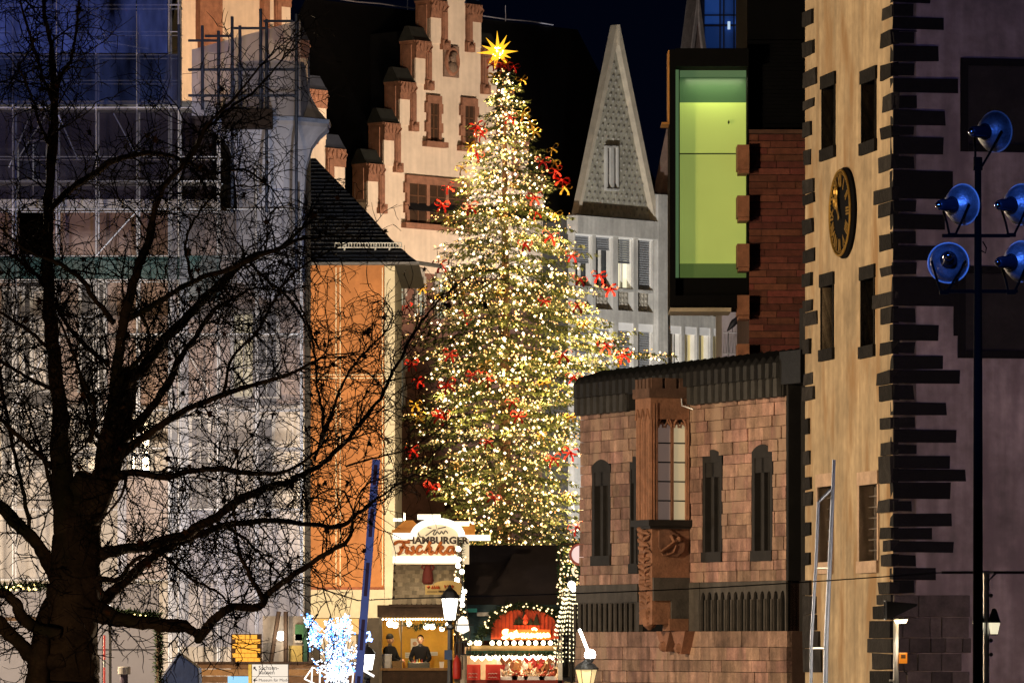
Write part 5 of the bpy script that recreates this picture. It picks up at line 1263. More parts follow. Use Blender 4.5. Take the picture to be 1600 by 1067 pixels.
# carved figure standing on the roof
fg_ = thing('carved_figure', 'small carved figure in a dark red dress standing on the shingle roof', 'figure', (mx(668), MD+.55, mz(912)))
m = MB(); m.lathe([(.17, 0), (.16, .1), (.13, .35), (.085, .48), (.11, .56), (.10, .62), (.04, .67)], 12); m.tube([(.10, 0, .60), (.16, -.06, .46), (.12, -.12, .38)], [.035, .032, .025], 6); m.tube([(-.10, 0, .60), (-.16, -.06, .46), (-.10, -.12, .40)], [.035, .032, .025], 6)
m.build('dress', mat('wine_cloth', (.12, .018, .012), .8), fg_, smooth=True)
m = MB(); m.ball((0, 0, .73), .075, 10, 7, 1, 1, 1.2); m.ball((0, -.075, .725), .016, 5, 4); m.build('head', mat('carved_skin', (.5, .33, .2), .7), fg_, smooth=True)
m = MB(); m.ball((0, .02, .755), .085, 10, 7, 1, 1, 1.05); m.build('hair', mat('pale_hair', (.45, .34, .18), .8), fg_, smooth=True)
m = MB(); m.prism_x([(-.13, 0), (-.10, .35), (-.09, .35), (-.12, 0)], -.05, .05); m.build('apron', mat('white_apron', (.6, .52, .42), .8), fg_)
# inside: notices, bottles, scale, price cards
def thing_at(name, label, cat, px, py, dy, group=None): return thing(name, label, cat, (mx(px), MD+dy, mz(py)), 0, group)
PAPER = mat('white_paper', (.72, .72, .72), .7, .05)
for px0, px1, py0, py1, lb in ((639, 652, 997, 1015, 'portrait format white notice with a faded round picture, on the amber wall above the seller'), (630, 641, 1019, 1028, 'small white notice low on the amber wall, left of the seller'), (666, 682, 1018, 1024, 'wide white price strip on the amber wall, right of the seller')):
    t = thing_at('notice', lb, 'notice', (px0+px1)/2, py1, 2.57, 'paper notices on the amber wall')
    hw, hh = (px1-px0)*s_/2, (py1-py0)*s_
    m = MB(); m.box(-hw, hw, 0, .015, 0, hh); m.build('sheet', PAPER, t)
    if hh > .25: m = MB(); m.lathe([(.06, 0), (.06, .006)], 14, (0, -.002, hh*.55), Matrix.Rotation(pi/2, 3, 'X')); m.build('printed_picture', mat('faded_print', (.5, .3, .2), .7), t)
    else:
        m = MB()
        for k in range(2): m.box(-hw*.8, hw*.8, -.003, .0, hh*(.3+.3*k), hh*(.36+.3*k))
        m.build('printed_line', mat('grey_print', (.3, .3, .32), .7), t)
cols_ = [('clear bottle with an orange drink, leftmost on the shelf', (.5, .2, .05)), ('green glass bottle with a white cap', (.06, .2, .05)), ('bottle with a red label beside the green bottle', (.45, .03, .03)), ('second red labelled bottle in the middle of the row', (.5, .06, .05)), ('pale green bottle right of the red labelled pair', (.3, .4, .25)), ('bright yellow juice bottle in front of the seller', (.8, .45, .02)), ('red capped bottle, rightmost in the row', (.5, .1, .06))]
for k, (lb, c) in enumerate(cols_):
    px = (631, 638, 643, 647.5, 651, 654.5, 658.5)[k]
    t = thing_at('bottle', lb, 'bottle', px, 1045, .75, 'drink bottles lined up on the stall shelf')
    h = .26 if k != 5 else .30; m = MB(); m.lathe([(.034, 0), (.036, h*.55), (.03, h*.68), (.014, h*.8), (.014, h*.95)], 10); m.build('body', mat('bottle_%d' % k, c, .2, .05), t, smooth=True)
    m = MB(); m.lathe([(.018, h*.93), (.018, h)], 8); m.build('cap', mat('cap_%d' % (k % 3), ((.5, .03, .02), (.6, .6, .6), (.1, .1, .1))[k % 3], .4), t)
m = MB(); B(m, 632, 675, 1045.2, 1047, .55, 1.0); m.build('shelf', WOODL, fst)
t = thing_at('steel_cabinet', 'pale steel cabinet at the left end of the fish stall counter', 'cabinet', 602, 1046, .15)
m = MB(); m.box(-.13, .16, 0, .5, 0, .40); m.build('body', mat('pale_steel', (.45, .45, .45), .4), t, bevel=.02); m = MB(); m.box(-.14, .17, -.02, .52, .40, .43); m.build('lid', STEEL, t)
t = thing_at('basket', 'square wicker basket on the counter beside the steel cabinet', 'basket', 620, 1046, .1)
m = MB(); m.prism([(-.11, 0), (.11, 0), (.14, .22), (-.14, .22)], 0, .3); m.box(-.15, .15, -.01, .31, .20, .24); m.build('body', mat('wicker', (.25, .16, .07), .8, .3, 30), t)
t = thing_at('serving_tray', 'long dark glass display tray on the counter in front of the seller', 'tray', 654, 1046, .3)
m = MB(); m.prism_x([(0, 0), (.35, 0), (.35, .2), (.12, .2)], -.3, .3); m.build('body', mat('dark_display', (.03, .028, .025), .3), t, bevel=.01)
t = thing_at('paper_cup', 'white paper cup standing right of the display tray', 'cup', 690, 1044, .2); m = MB(); m.lathe([(.05, 0), (.065, .18), (.068, .19)], 12); m.build('body', PAPER, t)
lamp('stall_light', 'POINT', (mx(650), MD+.45, mz(968)), 75, (1, .78, .45), size=.12)
lamp('stall_light', 'POINT', (mx(665), MD-1.0, mz(873)), 26, (1, .82, .55), size=.3)

# ---- people behind the counter
SKIN = mat('skin', (.42, .24, .16), .6, .08); JK = mat('dark_jacket', (.006, .006, .008), .9, .2, 8, spec=.1)
def person(name_label, px, D, facing, hat, arms):
    t = thing('person', name_label, 'person', (mx(px, D), D, .25), facing)
    def skin(nm, V, E, Rd, mt, sub=2):
        me = bpy.data.meshes.new(nm); me.from_pydata(V, E, []); me.materials.append(mt); o = put(nm, me, t)
        sk = o.modifiers.new('skin', 'SKIN'); sk.use_smooth_shade = True
        for v, r in zip(me.skin_vertices[0].data, Rd): v.radius = r if isinstance(r, tuple) else (r, r)
        me.skin_vertices[0].data[0].use_root = True
        o.modifiers.new('sub', 'SUBSURF').levels = sub; o.modifiers['sub'].render_levels = sub; return o
    lh, lf, rh, rf_ = arms     # left elbow / hand, right elbow / hand
    V = [(0, 0, .95), (0, 0, 1.15), (0, 0, 1.38), (0, 0, 1.50), (0, -.015, 1.56), (.11, 0, .9), (.12, -.02, .5), (.12, 0, .08), (.12, -.14, .04), (-.11, 0, .9), (-.12, -.02, .5), (-.12, 0, .08), (-.12, -.14, .04), (.17, 0, 1.40), lh, lf, (-.17, 0, 1.40), rh, rf_]
    E = [(0, 1), (1, 2), (2, 3), (3, 4), (0, 5), (5, 6), (6, 7), (7, 8), (0, 9), (9, 10), (10, 11), (11, 12), (2, 13), (13, 14), (14, 15), (2, 16), (16, 17), (17, 18)]
    Rd = [(.16, .12), (.155, .12), (.15, .11), .06, .055, .095, .062, .045, .04, .095, .062, .045, .04, .075, .05, .035, .075, .05, .035]
    skin('body', V, E, Rd, mat('dark_trousers', (.02, .02, .025), .8))
    Vj = [(0, 0, .86), (0, 0, 1.12), (0, 0, 1.37), (0, .01, 1.475), (.175, 0, 1.40), lh, tuple(Vector(lh).lerp(Vector(lf), .82)), (-.175, 0, 1.40), rh, tuple(Vector(rh).lerp(Vector(rf_), .82))]
    skin('jacket', Vj, [(0, 1), (1, 2), (2, 3), (2, 4), (4, 5), (5, 6), (2, 7), (7, 8), (8, 9)], [(.185, .145), (.18, .14), (.18, .13), .075, .09, .066, .05, .09, .066, .05], JK)
    m = MB(); m.ball((0, -.015, 1.655), .098, 14, 10, .86, 1.0, 1.24); m.ball((0, -.02, 1.585), .06, 10, 6, 1, 1, .9); m.tube([(0, -.11, 1.67), (0, -.135, 1.635), (0, -.11, 1.625)], [.012, .018, .015], 6)
    for sx_ in (-1, 1): m.ball((sx_*.088, 0, 1.65), .026, 8, 5, .5, 1, 1.3)
    hd = m.build('head', SKIN, t, smooth=True, fix=False)
    m = MB()
    for sx_ in (-1, 1): m.ball((sx_*.034, -.098, 1.668), .012, 8, 5)
    m.build('eye', mat('eye_dark', (.02, .015, .012), .3), hd); m = MB(); m.box(-.026, .026, -.108, -.095, 1.588, 1.597); m.build('mouth', mat('lips', (.3, .1, .08), .6), hd)
    m = MB()
    if hat: m.lathe([(.102, 1.675), (.108, 1.70), (.104, 1.75), (.08, 1.80), (.03, 1.83)], 14, (0, .0, 0)); m.build('beanie', mat('black_knit', (.012, .012, .013), .9, .2, 20), t, smooth=True)
    else: m.ball((0, .012, 1.685), .106, 14, 9, .88, 1.0, 1.12); m.v = [v for v in m.v]; m.v = [(x, max(y, -.105 if z > 1.715 else -.02), max(z, 1.63)) for x, y, z in m.v]; m.build('hair', mat('dark_hair', (.006, .004, .003), .95, spec=.05), t, smooth=True)
    for hx, hd_ in ((lf, Vector(lf)-Vector(lh)), (rf_, Vector(rf_)-Vector(rh))):     # palm, four curled fingers and a thumb
        d = hd_.normalized(); sd = Vector((1, 0, 0)) if abs(d.x) < .8 else Vector((0, 0, 1)); sd = (sd-d*sd.dot(d)).normalized(); up = d.cross(sd); c = Vector(hx)
        m = MB(); m.ball(c+d*.035, .042, 10, 6, .8, .8, .8)
        for k in range(4): b = c+d*.06+sd*(.027-.018*k); m.tube([b, b+d*(.03+.006*(k in (1, 2)))-up*.008, b+d*.045-up*.03], [.011, .010, .008], 5)
        m.tube([c+sd*.035+d*.02, c+sd*.055+d*.045, c+sd*.045+d*.07-up*.01], [.012, .011, .008], 5); m.build('hand', SKIN, t, smooth=True, fix=False)
    return t
person('person in a black beanie and dark jacket, side-on at the fish stall', 609, MD+.9, radians(58), True, ((.25, -.10, 1.14), (.10, -.34, 1.10), (-.25, -.12, 1.14), (-.06, -.36, 1.08)))
person('bareheaded person with dark hair in a dark zipped jacket, facing out over the counter', 657, MD+1.4, radians(-8), False, ((.27, -.06, 1.13), (.16, -.30, 1.02), (-.27, -.06, 1.13), (-.14, -.32, 1.04)))

# ---- second stall: big dark roof, red arch, bright display
sst = thing('sweets_stall', 'market stall with a big dark roof, red arched gable and glowing script', 'market stall', (mx(800), MD+1, 0))
C = lambda m, a, b, y0, y1, d0, d1: stallbox(sst, m, a, b, y0, y1, d0, d1)
def qx2(px): return mx(px)-sst.location.x
m = MB(); m.prism_x([(-.2, mz(962)), (2.2, mz(848)), (5, mz(848)), (5, mz(962))], qx2(724), qx2(881)); m.build('roof', mat('dark_brown_tarp', (.028, .02, .02), .75, .25, 1, .2, 5), sst)
TEAL = mat('teal_tarp', (.02, .10, .12), .6, .25, 3)
m = MB(); m.prism_x([(-.45, mz(1000)), (-.2, mz(944)), (-.1, mz(944)), (-.1, mz(1000))], qx2(722), qx2(880)); m.build('tarp_edge', mat('dark_teal_tarp', (.012, .035, .045), .6, .3), sst)
m = MB(); C(m, 727, 745, 950, 956, -.5, -.35); m.build('tarp_patch', mat('bright_teal', (.03, .30, .30), .6), sst)
m = MB(); C(m, 745, 764, 956, 962, -.5, -.36); m.build('folded_cloth', mat('grey_cloth', (.4, .38, .36), .8, .3, 10), sst)
ARC = mat('red_arch_panel', (.55, .07, .02), .6, .2, 4)
arc = [(qx2(820+53*cos(q)), mz(988-37*sin(q)**.8)) for q in [pi*k/16 for k in range(17)]]
m = MB(); m.prism([(qx2(873), mz(998))]+arc+[(qx2(767), mz(998))], -.62, -.5); ao = m.build('arch_panel', ARC, sst)
for k in range(17):
    px = 772+6*k; h = 37*max(.12, sqrt(max(0, 1-((px-820)/53)**2))); m = MB(); m.box(qx2(px)-.012, qx2(px)+.012, -.64, -.61, mz(996), mz(986-h*.85)); m.build('slat', mat('red_slat', (.35, .04, .015), .6), ao)
m = MB()
for px, h, wd in ((806, 10, 5), (811, 14, 6), (819, 20, 8), (829, 10, 6), (838, 15, 7)):
    for j in range(3): m.prism([(qx2(px-wd*(1-.28*j)), mz(976-h*.3*j)), (qx2(px+wd*(1-.28*j)), mz(976-h*.3*j)), (qx2(px), mz(976-h*.3*j-h*.55))], -.68-.01*j, -.63)
m.build('fir_cutout', mat('dark_green_cutout', (.012, .02, .012), .8), ao)
m = MB(); m.ball((qx2(821), -.68, mz(971)), .07, 10, 6); m.lathe([(.09, 0), (.02, .14)], 8, (qx2(821), -.68, mz(967))); m.build('gnome_cutout', emit('warm_red', (1, .10, .03), .5), ao)
# glowing script sign
SCR = emit('script_glow', (1, .55, .18), 11)
m = MB(); C(m, 784, 860, 983, 999, -.74, -.66); m.build('script_board', emit('script_board_glow', (1, .16, .02), .55), sst)
def sc2(pts, r=.03):
    m = MB(); q = [Vector((qx2(x), -.80, mz(y))) for x, y in pts]; out = []
    for i in range(len(q)-1):
        for k in range(4): out.append(ttri(q[max(0, i-1)], q[i], q[i+1], q[min(len(q)-1, i+2)], k/4))
    m.tube(out+[q[-1]], r, 6); m.build('lettering', SCR, sst, fix=False)
sc2([(794, 985), (789, 985), (787, 988), (791, 990), (793, 993), (788, 996), (785, 994)], .045); sc2([(796, 993), (799, 989), (799, 995), (803, 994), (806, 985), (806, 995), (809, 990), (811, 995)], .04)
sc2([(812, 993), (816, 990), (815, 995), (820, 990), (820, 995), (825, 990), (826, 995), (831, 990), (830, 995), (834, 991), (836, 995)], .04); sc2([(836, 994), (840, 990), (840, 995), (845, 990), (845, 995), (850, 990), (852, 994), (856, 990), (858, 995)], .04); sc2([(831, 983), (835, 981.5), (839, 984)], .03)
# garlands and bulbs round the arch
m = MB(); garland(m, [(qx2(748), -.66, mz(996)), (qx2(757), -.66, mz(980))]+[(qx2(820+58*cos(q)), -.66, mz(986-40*sin(q)**.8)) for q in [pi*(1-k/12) for k in range(13)]], .24, 70, rg, .16); m.build('garland', GARL, sst, fix=False)
m = MB()
for k in range(34):
    q = pi*rg.random(); rr_ = rg.uniform(.95, 1.15); m.octa((qx2(820+56*rr_*cos(q)), -.82, mz(986-38*rr_*sin(q)**.8)), rg.uniform(.02, .035))
m.build('garland_bulbs', emit('pale_bulb', (1, .72, .36), 2.6), sst, fix=False)
m = MB(); C(m, 735, 872, 1008, 1014, -.6, -.5); C(m, 728, 875, 1013, 1018, -.7, -.5); m.build('beam', mat('lit_beam', (.30, .2, .09), .7, .2), sst)
for px in (734, 744, 749, 769, 780, 791, 803, 814, 826, 837, 849, 860): m = MB(); m.ball((qx2(px), -.74, mz(1004)), .062, 10, 6); m.build('bulb', emit('beam_bulb', (1, .85, .5), 12), sst)
m = MB()
for k in range(22):                                          # scalloped awning edge
    px = 728+6.6*k; m.prism([(qx2(px), mz(1016)), (qx2(px+6.4), mz(1016)), (qx2(px+6.4), mz(1021)), (qx2(px+3.2), mz(1025)), (qx2(px), mz(1021))], -.76-.01*(k % 2), -.72)
m.build('awning', mat('green_awning', (.02, .10, .07), .7, .2), sst)
m = MB(); garland(m, [(qx2(735), -.8, mz(1022)), (qx2(870), -.8, mz(1022))], .12, 60, rg, .10); m.build('garland', GARL, sst, fix=False)
m = MB(); C(m, 724, 880, 1010, 1115, 1.4, 1.5); m.build('back_wall', mat('warm_back', (.62, .45, .3), .8, .15), sst)
m = MB(); C(m, 776, 781, 1020, 1115, -.4, -.3); C(m, 872, 879, 960, 1115, -.5, -.3); m.build('post', mat('white_post', (.75, .7, .62), .6), sst)
m = MB(); C(m, 724, 880, 1062, 1115, -.5, 1.2); m.build('counter', mat('red_counter', (.28, .03, .018), .6, .2), sst)
m = MB()
for k in range(36): m.octa((qx2(738+3.7*k), -.55, mz(1026+2.5*sin(k*1.9))), rg.uniform(.04, .075))
m.build('light_string', emit('display_bulb', (1, .86, .62), 9), sst, fix=False)
# gingerbread hearts and packets hanging in rows
hm = []
for c_ in ((.26, .09, .03), (.5, .04, .03), (.7, .62, .52), (.45, .2, .06)):
    m = MB(); pl_ = [(.0, -.11), (.09, -.01), (.10, .06), (.06, .10), (0, .07), (-.06, .10), (-.10, .06), (-.09, -.01)]; m.prism(pl_, -.02, .02); m.bar((0, 0, .07), (0, 0, .22), .004, 3); hm.append(m.mesh('gingerbread_heart', mat('heart%d' % len(hm), c_, .6, .2, 20)))
ORD = 'first second third fourth fifth sixth seventh eighth ninth tenth eleventh twelfth thirteenth fourteenth'.split()
wl_ = ['brown', 'red', 'white iced', 'golden']
for r_ in range(3):
    for k in range(14):
        px = 786+6.2*k+R(-1.5, 1.5); i = rg.randrange(4); py = 1030+10.5*r_+R(-2, 2)
        o = put('gingerbread_heart', hm[i], None, (mx(px), MD+1.0+.1*r_, mz(py)), (R(-.2, .2), R(-.3, .3), R(-.5, .5)), (R(.8, 1.25),)*3)
        tag(o, '%s gingerbread heart, %s from the left in the %s row of the sweets display' % (wl_[i], ORD[k], ('top', 'middle', 'bottom')[r_]), 'gingerbread heart', 'gingerbread hearts hanging in the sweets display')
for px, py, lb in ((739, 1045, 'red packet with white script standing at the left end of the sweets counter'), (770, 1040, 'tall red and gold packet beside the white post')):
    t = thing('packet', lb, 'packet', (mx(px), MD+.55, mz(1064)), 0); m = MB(); m.box(-.20, .20, 0, .2, 0, .46); m.build('body', emit('red_packet_glow', (.8, .04, .015), .25), t, bevel=.02)
    m = MB()
    for k in range(2): m.tube([(-.13+.04*j, -.012, .20-.1*k+.02*(j % 2)) for j in range(7)], .01, 4)
    m.build('script', mat('pale_script', (.75, .6, .5), .6), t)
for k, (px, w2) in enumerate(((795, .5), (812, .45), (835, .6), (856, .5))):
    t = thing('sweet_tray', ('white tray heaped with sweets beside the white post', 'second tray of the row, heaped with pale sweets', 'third and widest tray of sweets on the red counter', 'tray of sweets at the right end of the counter')[k], 'tray', (mx(px), MD+.6, mz(1062)), 0, 'trays on the sweets counter')
    m = MB(); m.prism([(-w2/2*.9, 0), (w2/2*.9, 0), (w2/2, .1), (-w2/2, .1)], 0, .35); m.build('tray_body', mat('white_tray', (.75, .72, .68), .5), t)
    m = MB()
    for j in range(26): m.octa((R(-w2*.42, w2*.42), R(.03, .3), .10+R(0, .12)), R(.03, .05))
    m.build('sweets', mat('sweets%d' % (k % 2), ((.7, .5, .3), (.6, .12, .06))[k % 2], .4, .3, 30), t, kind='stuff', fix=False)
lamp('stall_light', 'POINT', (mx(825), MD+1.1, mz(1026)), 260, (1, .8, .5), size=.15)
lamp('stall_light', 'POINT', (mx(822), MD+.0, mz(990)), 14, (1, .4, .12), size=.2)
# ---- garland post with big bulbs between the stalls
gp = thing('garland_post', 'fir garland post with large white bulbs between the two stalls', 'post', (mx(719), MD-.4, 0))
m = MB(); m.bar((0, 0, 0), (0, 0, mz(848)), .05, 8); m.build('pole', WOOD, gp); m = MB(); garland(m, [(0, 0, mz(1000)), (0, 0, mz(846))], .12, 70, rg, .13); m.build('garland', GARL, gp, fix=False)
m = MB()
for py in (858, 874, 884, 893, 906, 912, 918, 924, 932, 937, 945): m.ball((R(-.1, .12), -.14, mz(py)), .07, 8, 5)
m.build('big_bulbs', emit('white_bulb', (1, .92, .75), 10), gp, fix=False)
m = MB()
for k in range(40): m.octa((R(-.15, .18), -.15, mz(R(850, 1000))), .03)
m.build('small_bulbs', emit('pale_bulb', (1, .72, .36), 2.6), gp, fix=False)
# ---- wire frame pyramid with little bars
wp = thing('wire_pyramid', 'slim wire frame pyramid with a barred cage beneath, in front of the garland post', 'pyramid frame', (mx(724), MD-1.6, 0)); D2 = MD-1.6
def wx(px): return mx(px, D2)-wp.location.x
m = MB()
for a, b in ((-.15, .2), (.16, .2), (-.15, -.2), (.16, -.2)): m.bar((0, 0, mz(906, D2)), (a*1.2, b, mz(985, D2)), .015, 5); m.bar((a*1.2, b, mz(985, D2)), (a, b, mz(1005, D2)), .015, 5)
m.bar((-.3, -.2, mz(976, D2)), (.3, -.2, mz(976, D2)), .018, 5)
for k in range(6): m.bar((-.2+.08*k, -.2, mz(1003, D2)), (-.2+.08*k, -.2, mz(1022, D2)), .014, 5)
m.bar((-.2, -.2, mz(1003, D2)), (.2, -.2, mz(1003, D2)), .018, 5); m.bar((-.2, -.2, mz(1022, D2)), (.2, -.2, mz(1022, D2)), .018, 5)
m.build('wire_frame', IRON, wp)
m = MB(); m.tube([(.02, 0, 0), (.02, 0, mz(1022, D2))], .09, 10); m.build('post', mat('pale_post', (.5, .42, .34), .6), wp)
m = MB(); m.lathe([(.0, mz(990, D2)), (.2, mz(984, D2)), (.17, mz(970, D2)), (.03, mz(962, D2))], 10); m.build('lamp_shade', emit('frame_lamp', (1, .9, .75), 1.6), wp)
t = thing('fire_extinguisher', 'dark red fire extinguisher standing left of the pale post', 'fire extinguisher', (mx(714, D2), D2-.1, mz(1060, D2)))
m = MB(); m.lathe([(.10, 0), (.11, .05), (.11, .45), (.07, .55), (.03, .6), (.03, .68)], 12); m.build('body', RED, t, smooth=True); m = MB(); m.tube([(.03, 0, .65), (.14, 0, .6), (.15, 0, .25)], .012, 5); m.build('hose', IRON, t)
# ---- spiral light tree
lt = thing('light_cone_tree', 'cone shaped tree of stacked rings of light at the edge of the sandstone hall', 'light tree', (mx(893, 147), 147, 0))
def lz(py): return mz(py, 147)
m = MB(); LB = MB(); WG = MB()
for k in range(17):
    py = 921+7.0*k; r = (5+min(22, (py-905)*.26))*S(147); n = 30
    ring = [(r*cos(2*pi*j/n), r*sin(2*pi*j/n), lz(py)+.02*sin(j)) for j in range(n+1)]; WG.tube(ring, .010, 4, False)
    for j in range(n):
        if rg.random() < (.95 if py < 990 else .6): LB.octa(ring[j], .028 if py < 990 else .022)
for j in range(4): q = 2*pi*j/4+.4; WG.bar((.1*cos(q), .1*sin(q), lz(908)), (28*S(147)*cos(q), 28*S(147)*sin(q), lz(1040)), .014, 4)
WG.bar((0, 0, 0), (0, 0, lz(905)), .04, 6); WG.build('wire_frame', IRON, lt, fix=False); LB.build('light_rings', emit('ring_light', (1, .86, .5), 2.6, False), lt, fix=False, kind='stuff')
m.ball((0, -.05, lz(913)), .10, 8, 5); m.ball((.05, -.05, lz(920)), .08, 8, 5); m.build('top_light', emit('white_bulb', (1, .92, .75), 10), lt)
# ---- garland frame with a round clock face
gf = thing('garland_arch', 'green garland frame with a round pink clock face behind the light cone', 'garland arch', (mx(876, 151), 151, 0))
def gx(px): return mx(px, 151)-gf.location.x
def gz(py): return mz(py, 151)
m = MB(); m.bar((0, 0, 0), (0, 0, gz(850)), .04, 6); m.bar((0, 0, gz(850)), (gx(925), 0, gz(850)), .04, 6); m.build('pole', WOOD, gf)
m = MB(); garland(m, [(0, 0, gz(1000)), (0, 0, gz(850)), (gx(925), 0, gz(850))], .10, 70, rg, .12); garland(m, [(gx(884), .1, gz(885)), (gx(912), .1, gz(905)), (gx(905), .1, gz(880))], .2, 60, rg, .2); m.build('garland', mat('garland_painted_lit', (.04, .10, .04), .8, .4, 6), gf, fix=False)  # brighter green than the other garlands, light put into the colour
m = MB()
for k in range(50): m.octa((R(-.12, .12), -.13, gz(R(852, 990))), R(.02, .035))
for k in range(26): m.octa((gx(R(880, 912)), -.1, gz(R(850, 915))), R(.018, .032))
m.build('garland_bulbs', emit('pale_bulb', (1, .72, .36), 2.6), gf, fix=False, kind='stuff')
m = MB(); m.lathe([(.28, 0), (.28, .06)], 24, (gx(907), -.1, gz(866)), Matrix.Rotation(pi/2, 3, 'X')); o = m.build('clock_face', emit('pink_face', (1, .75, .72), .75), gf)
m = MB(); m.tube([(gx(907)+.28*cos(q), -.16, gz(866)+.28*sin(q)) for q in [2*pi*k/24 for k in range(25)]], .035, 6); m.build('clock_rim', mat('pink_rim', (.5, .12, .1), .5), o)
m = MB(); m.tube([(gx(900), -.12, gz(886)), (gx(894), -.14, gz(890)), (gx(897), -.14, gz(898)), (gx(903), -.12, gz(899))], .035, 6); m.build('crescent', emit('pale_crescent', (1, .8, .55), 1.1), gf)
# ------------------------------------------------------------------ street furniture in front
def at0(px, D): return (P(px, 0, D).x, D, 0)
def Z(py, D): return ZC+(HY-py)*D/F
MAST = mat('matt_black_mast', (.003, .003, .003), .9, .1, spec=.1)
# floodlight mast with five bell lamps
LD = 61
ms = thing('floodlight_mast', 'dark mast carrying five blue gleaming bell shaped floodlights', 'lamp mast', at0(1528, LD)); k_ = S(LD)
m = MB(); m.tube([(0, 0, 0), (0, 0, Z(600, LD)), (0, 0, Z(248, LD))], [.06, .05, .036], 12); m.build('pole', MAST, ms, smooth=True)
m = MB(); m.box((1474-1528)*k_, (1590-1528)*k_, -.03, .03, Z(458, LD), Z(453, LD)); m.build('cross_arm', MAST, ms)
m = MB(); m.lathe([(.05, Z(262, LD)), (.05, Z(246, LD))], 10); m.build('collar', MAST, ms)
m = MB(); m.box((1472-1528)*k_, (1578-1528)*k_, -.03, .03, Z(371, LD), Z(366, LD)); m.tube([(.05, -.04, Z(378, LD)), (.09, -.05, Z(388, LD)), (.08, -.05, Z(396, LD)), (.03, -.05, Z(392, LD))], .008, 4); m.build('cross_arm', MAST, ms)
BELL = mat('spun_aluminium', (.46, .50, .58), .40, .38, 9, .25, 30, metal=.7); BCAP = mat('lamp_socket', (.05, .07, .12), .22, .1, metal=.6)
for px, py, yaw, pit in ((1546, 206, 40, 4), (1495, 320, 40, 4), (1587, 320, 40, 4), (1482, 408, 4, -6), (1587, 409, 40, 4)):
    ya = radians(yaw); ax = Vector((sin(ya), cos(ya)*.95, sin(radians(pit)))).normalized()     # where the lamp points: away from us and to the right
    M3 = ax.to_track_quat('Z', 'Y').to_matrix(); c = Vector(((px-1528)*k_, 0, Z(py, LD)))
    m = MB(); m.lathe([(.07, -.10), (.10, -.075), (.15, -.045), (.195, .0), (.225, .055), (.24, .115), (.25, .125), (.236, .118), (.18, .01), (.08, -.08)], 28, c, M3); m.v = [tuple(c+(Vector(v)-c)*.90) for v in m.v]; hd = m.build('lamp_head', BELL, ms, smooth=True)
    m = MB(); m.lathe([(.012, -.34), (.045, -.33), (.060, -.30), (.063, -.26), (.066, -.25), (.072, -.14), (.095, -.09), (.07, -.06)], 18, c, M3); m.build('socket', BCAP, hd, smooth=True)
    m = MB(); m.ball(c-ax*.33, .040, 12, 8); m.build('cap_knob', mat('chrome', (.75, .78, .85), .12, 0, metal=1), hd, smooth=True)
    m = MB(); m.tube([tuple(c+M3 @ Vector((.226*cos(q), .226*sin(q), .112))) for q in [2*pi*j/32 for j in range(33)]], .009, 6, False); m.build('rim', mat('rim_glint', (.8, .8, .82), .3), hd, smooth=True)  # pale tube paints in the glint along the rim
    m = MB(); m.lathe([(.20, .10), (.0, .125)], 24, c, M3); m.build('lens', mat('lamp_lens', (.5, .5, .5), .2), hd)
    by = Z(262, LD) if py < 250 else Z(366, LD) if py < 350 else Z(456, LD); bxp = c.x-.05 if py > 250 else 0
    rt_ = ax.cross(Vector((0, 0, 1))).normalized()
    m = MB()
    for sg_ in (-1, 1): m.tube([(bxp+sg_*.035, 0, by), tuple(Vector((bxp, 0, by)).lerp(c, .4)+rt_*sg_*.10), tuple(c+rt_*sg_*.19-ax*.03)], .014, 5)
    m.box(bxp-.05, bxp+.05, -.04, .04, by-.03, by+.01); m.build('yoke', MAST, hd)
# solar street lamp
SD = 96
sl = thing('solar_street_lamp', 'slim steel street lamp with a tilted panel, lit below the tower corner', 'street lamp', at0(1400, SD)); k_ = S(SD)
m = MB(); m.tube([(0, 0, 0), (0, 0, Z(965, SD))], [.055, .045], 12); m.tube([(-.12, 0, Z(1063, SD)), (0, 0, Z(1063, SD))], .02, 6); m.build('pole', mat('white_pole', (.62, .62, .62), .4, .1), sl, smooth=True)
m = MB(); m.prism([(-.20, Z(939, SD)), (-.16, Z(939, SD)), (.36, Z(943, SD)), (.36, Z(946, SD)), (-.10, Z(966, SD)), (-.20, Z(966, SD))], -.16, .16); m.build('panel_housing', mat('panel_dark', (.01, .01, .012), .5), sl)
m = MB(); m.box(-.20, -.17, -.17, .17, Z(968, SD), Z(938, SD)); m.build('edge_plate', STEEL, sl)
m = MB(); m.prism([(-.04, Z(968, SD)), (.20, Z(967, SD)), (.17, Z(973, SD)), (.0, Z(974, SD))], -.1, .1); m.build('light_lens', emit('warm_lens', (1, .72, .38), 5), sl)
lamp('street_light', 'SPOT', (at0(1407, SD)[0], SD+.1, Z(977, SD)), 2600, (1, .72, .42), (at0(1425, SD)[0]+1.2, 113, .2), .08, 120, .6)
lamp('street_light', 'POINT', (at0(1412, SD)[0], SD-.3, Z(1000, SD)), 9, (1, .8, .55), size=.06)
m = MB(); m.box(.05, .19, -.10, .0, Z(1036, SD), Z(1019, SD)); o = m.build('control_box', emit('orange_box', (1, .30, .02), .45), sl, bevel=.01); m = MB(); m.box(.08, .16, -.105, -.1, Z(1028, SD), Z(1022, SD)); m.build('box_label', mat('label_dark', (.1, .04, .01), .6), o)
m = MB(); m.tube([(.12, -.05, Z(1037, SD)), (.14, -.05, Z(1048, SD)), (.2, -.05, Z(1054, SD))], .012, 5); m.build('cable_loop', IRON, sl)
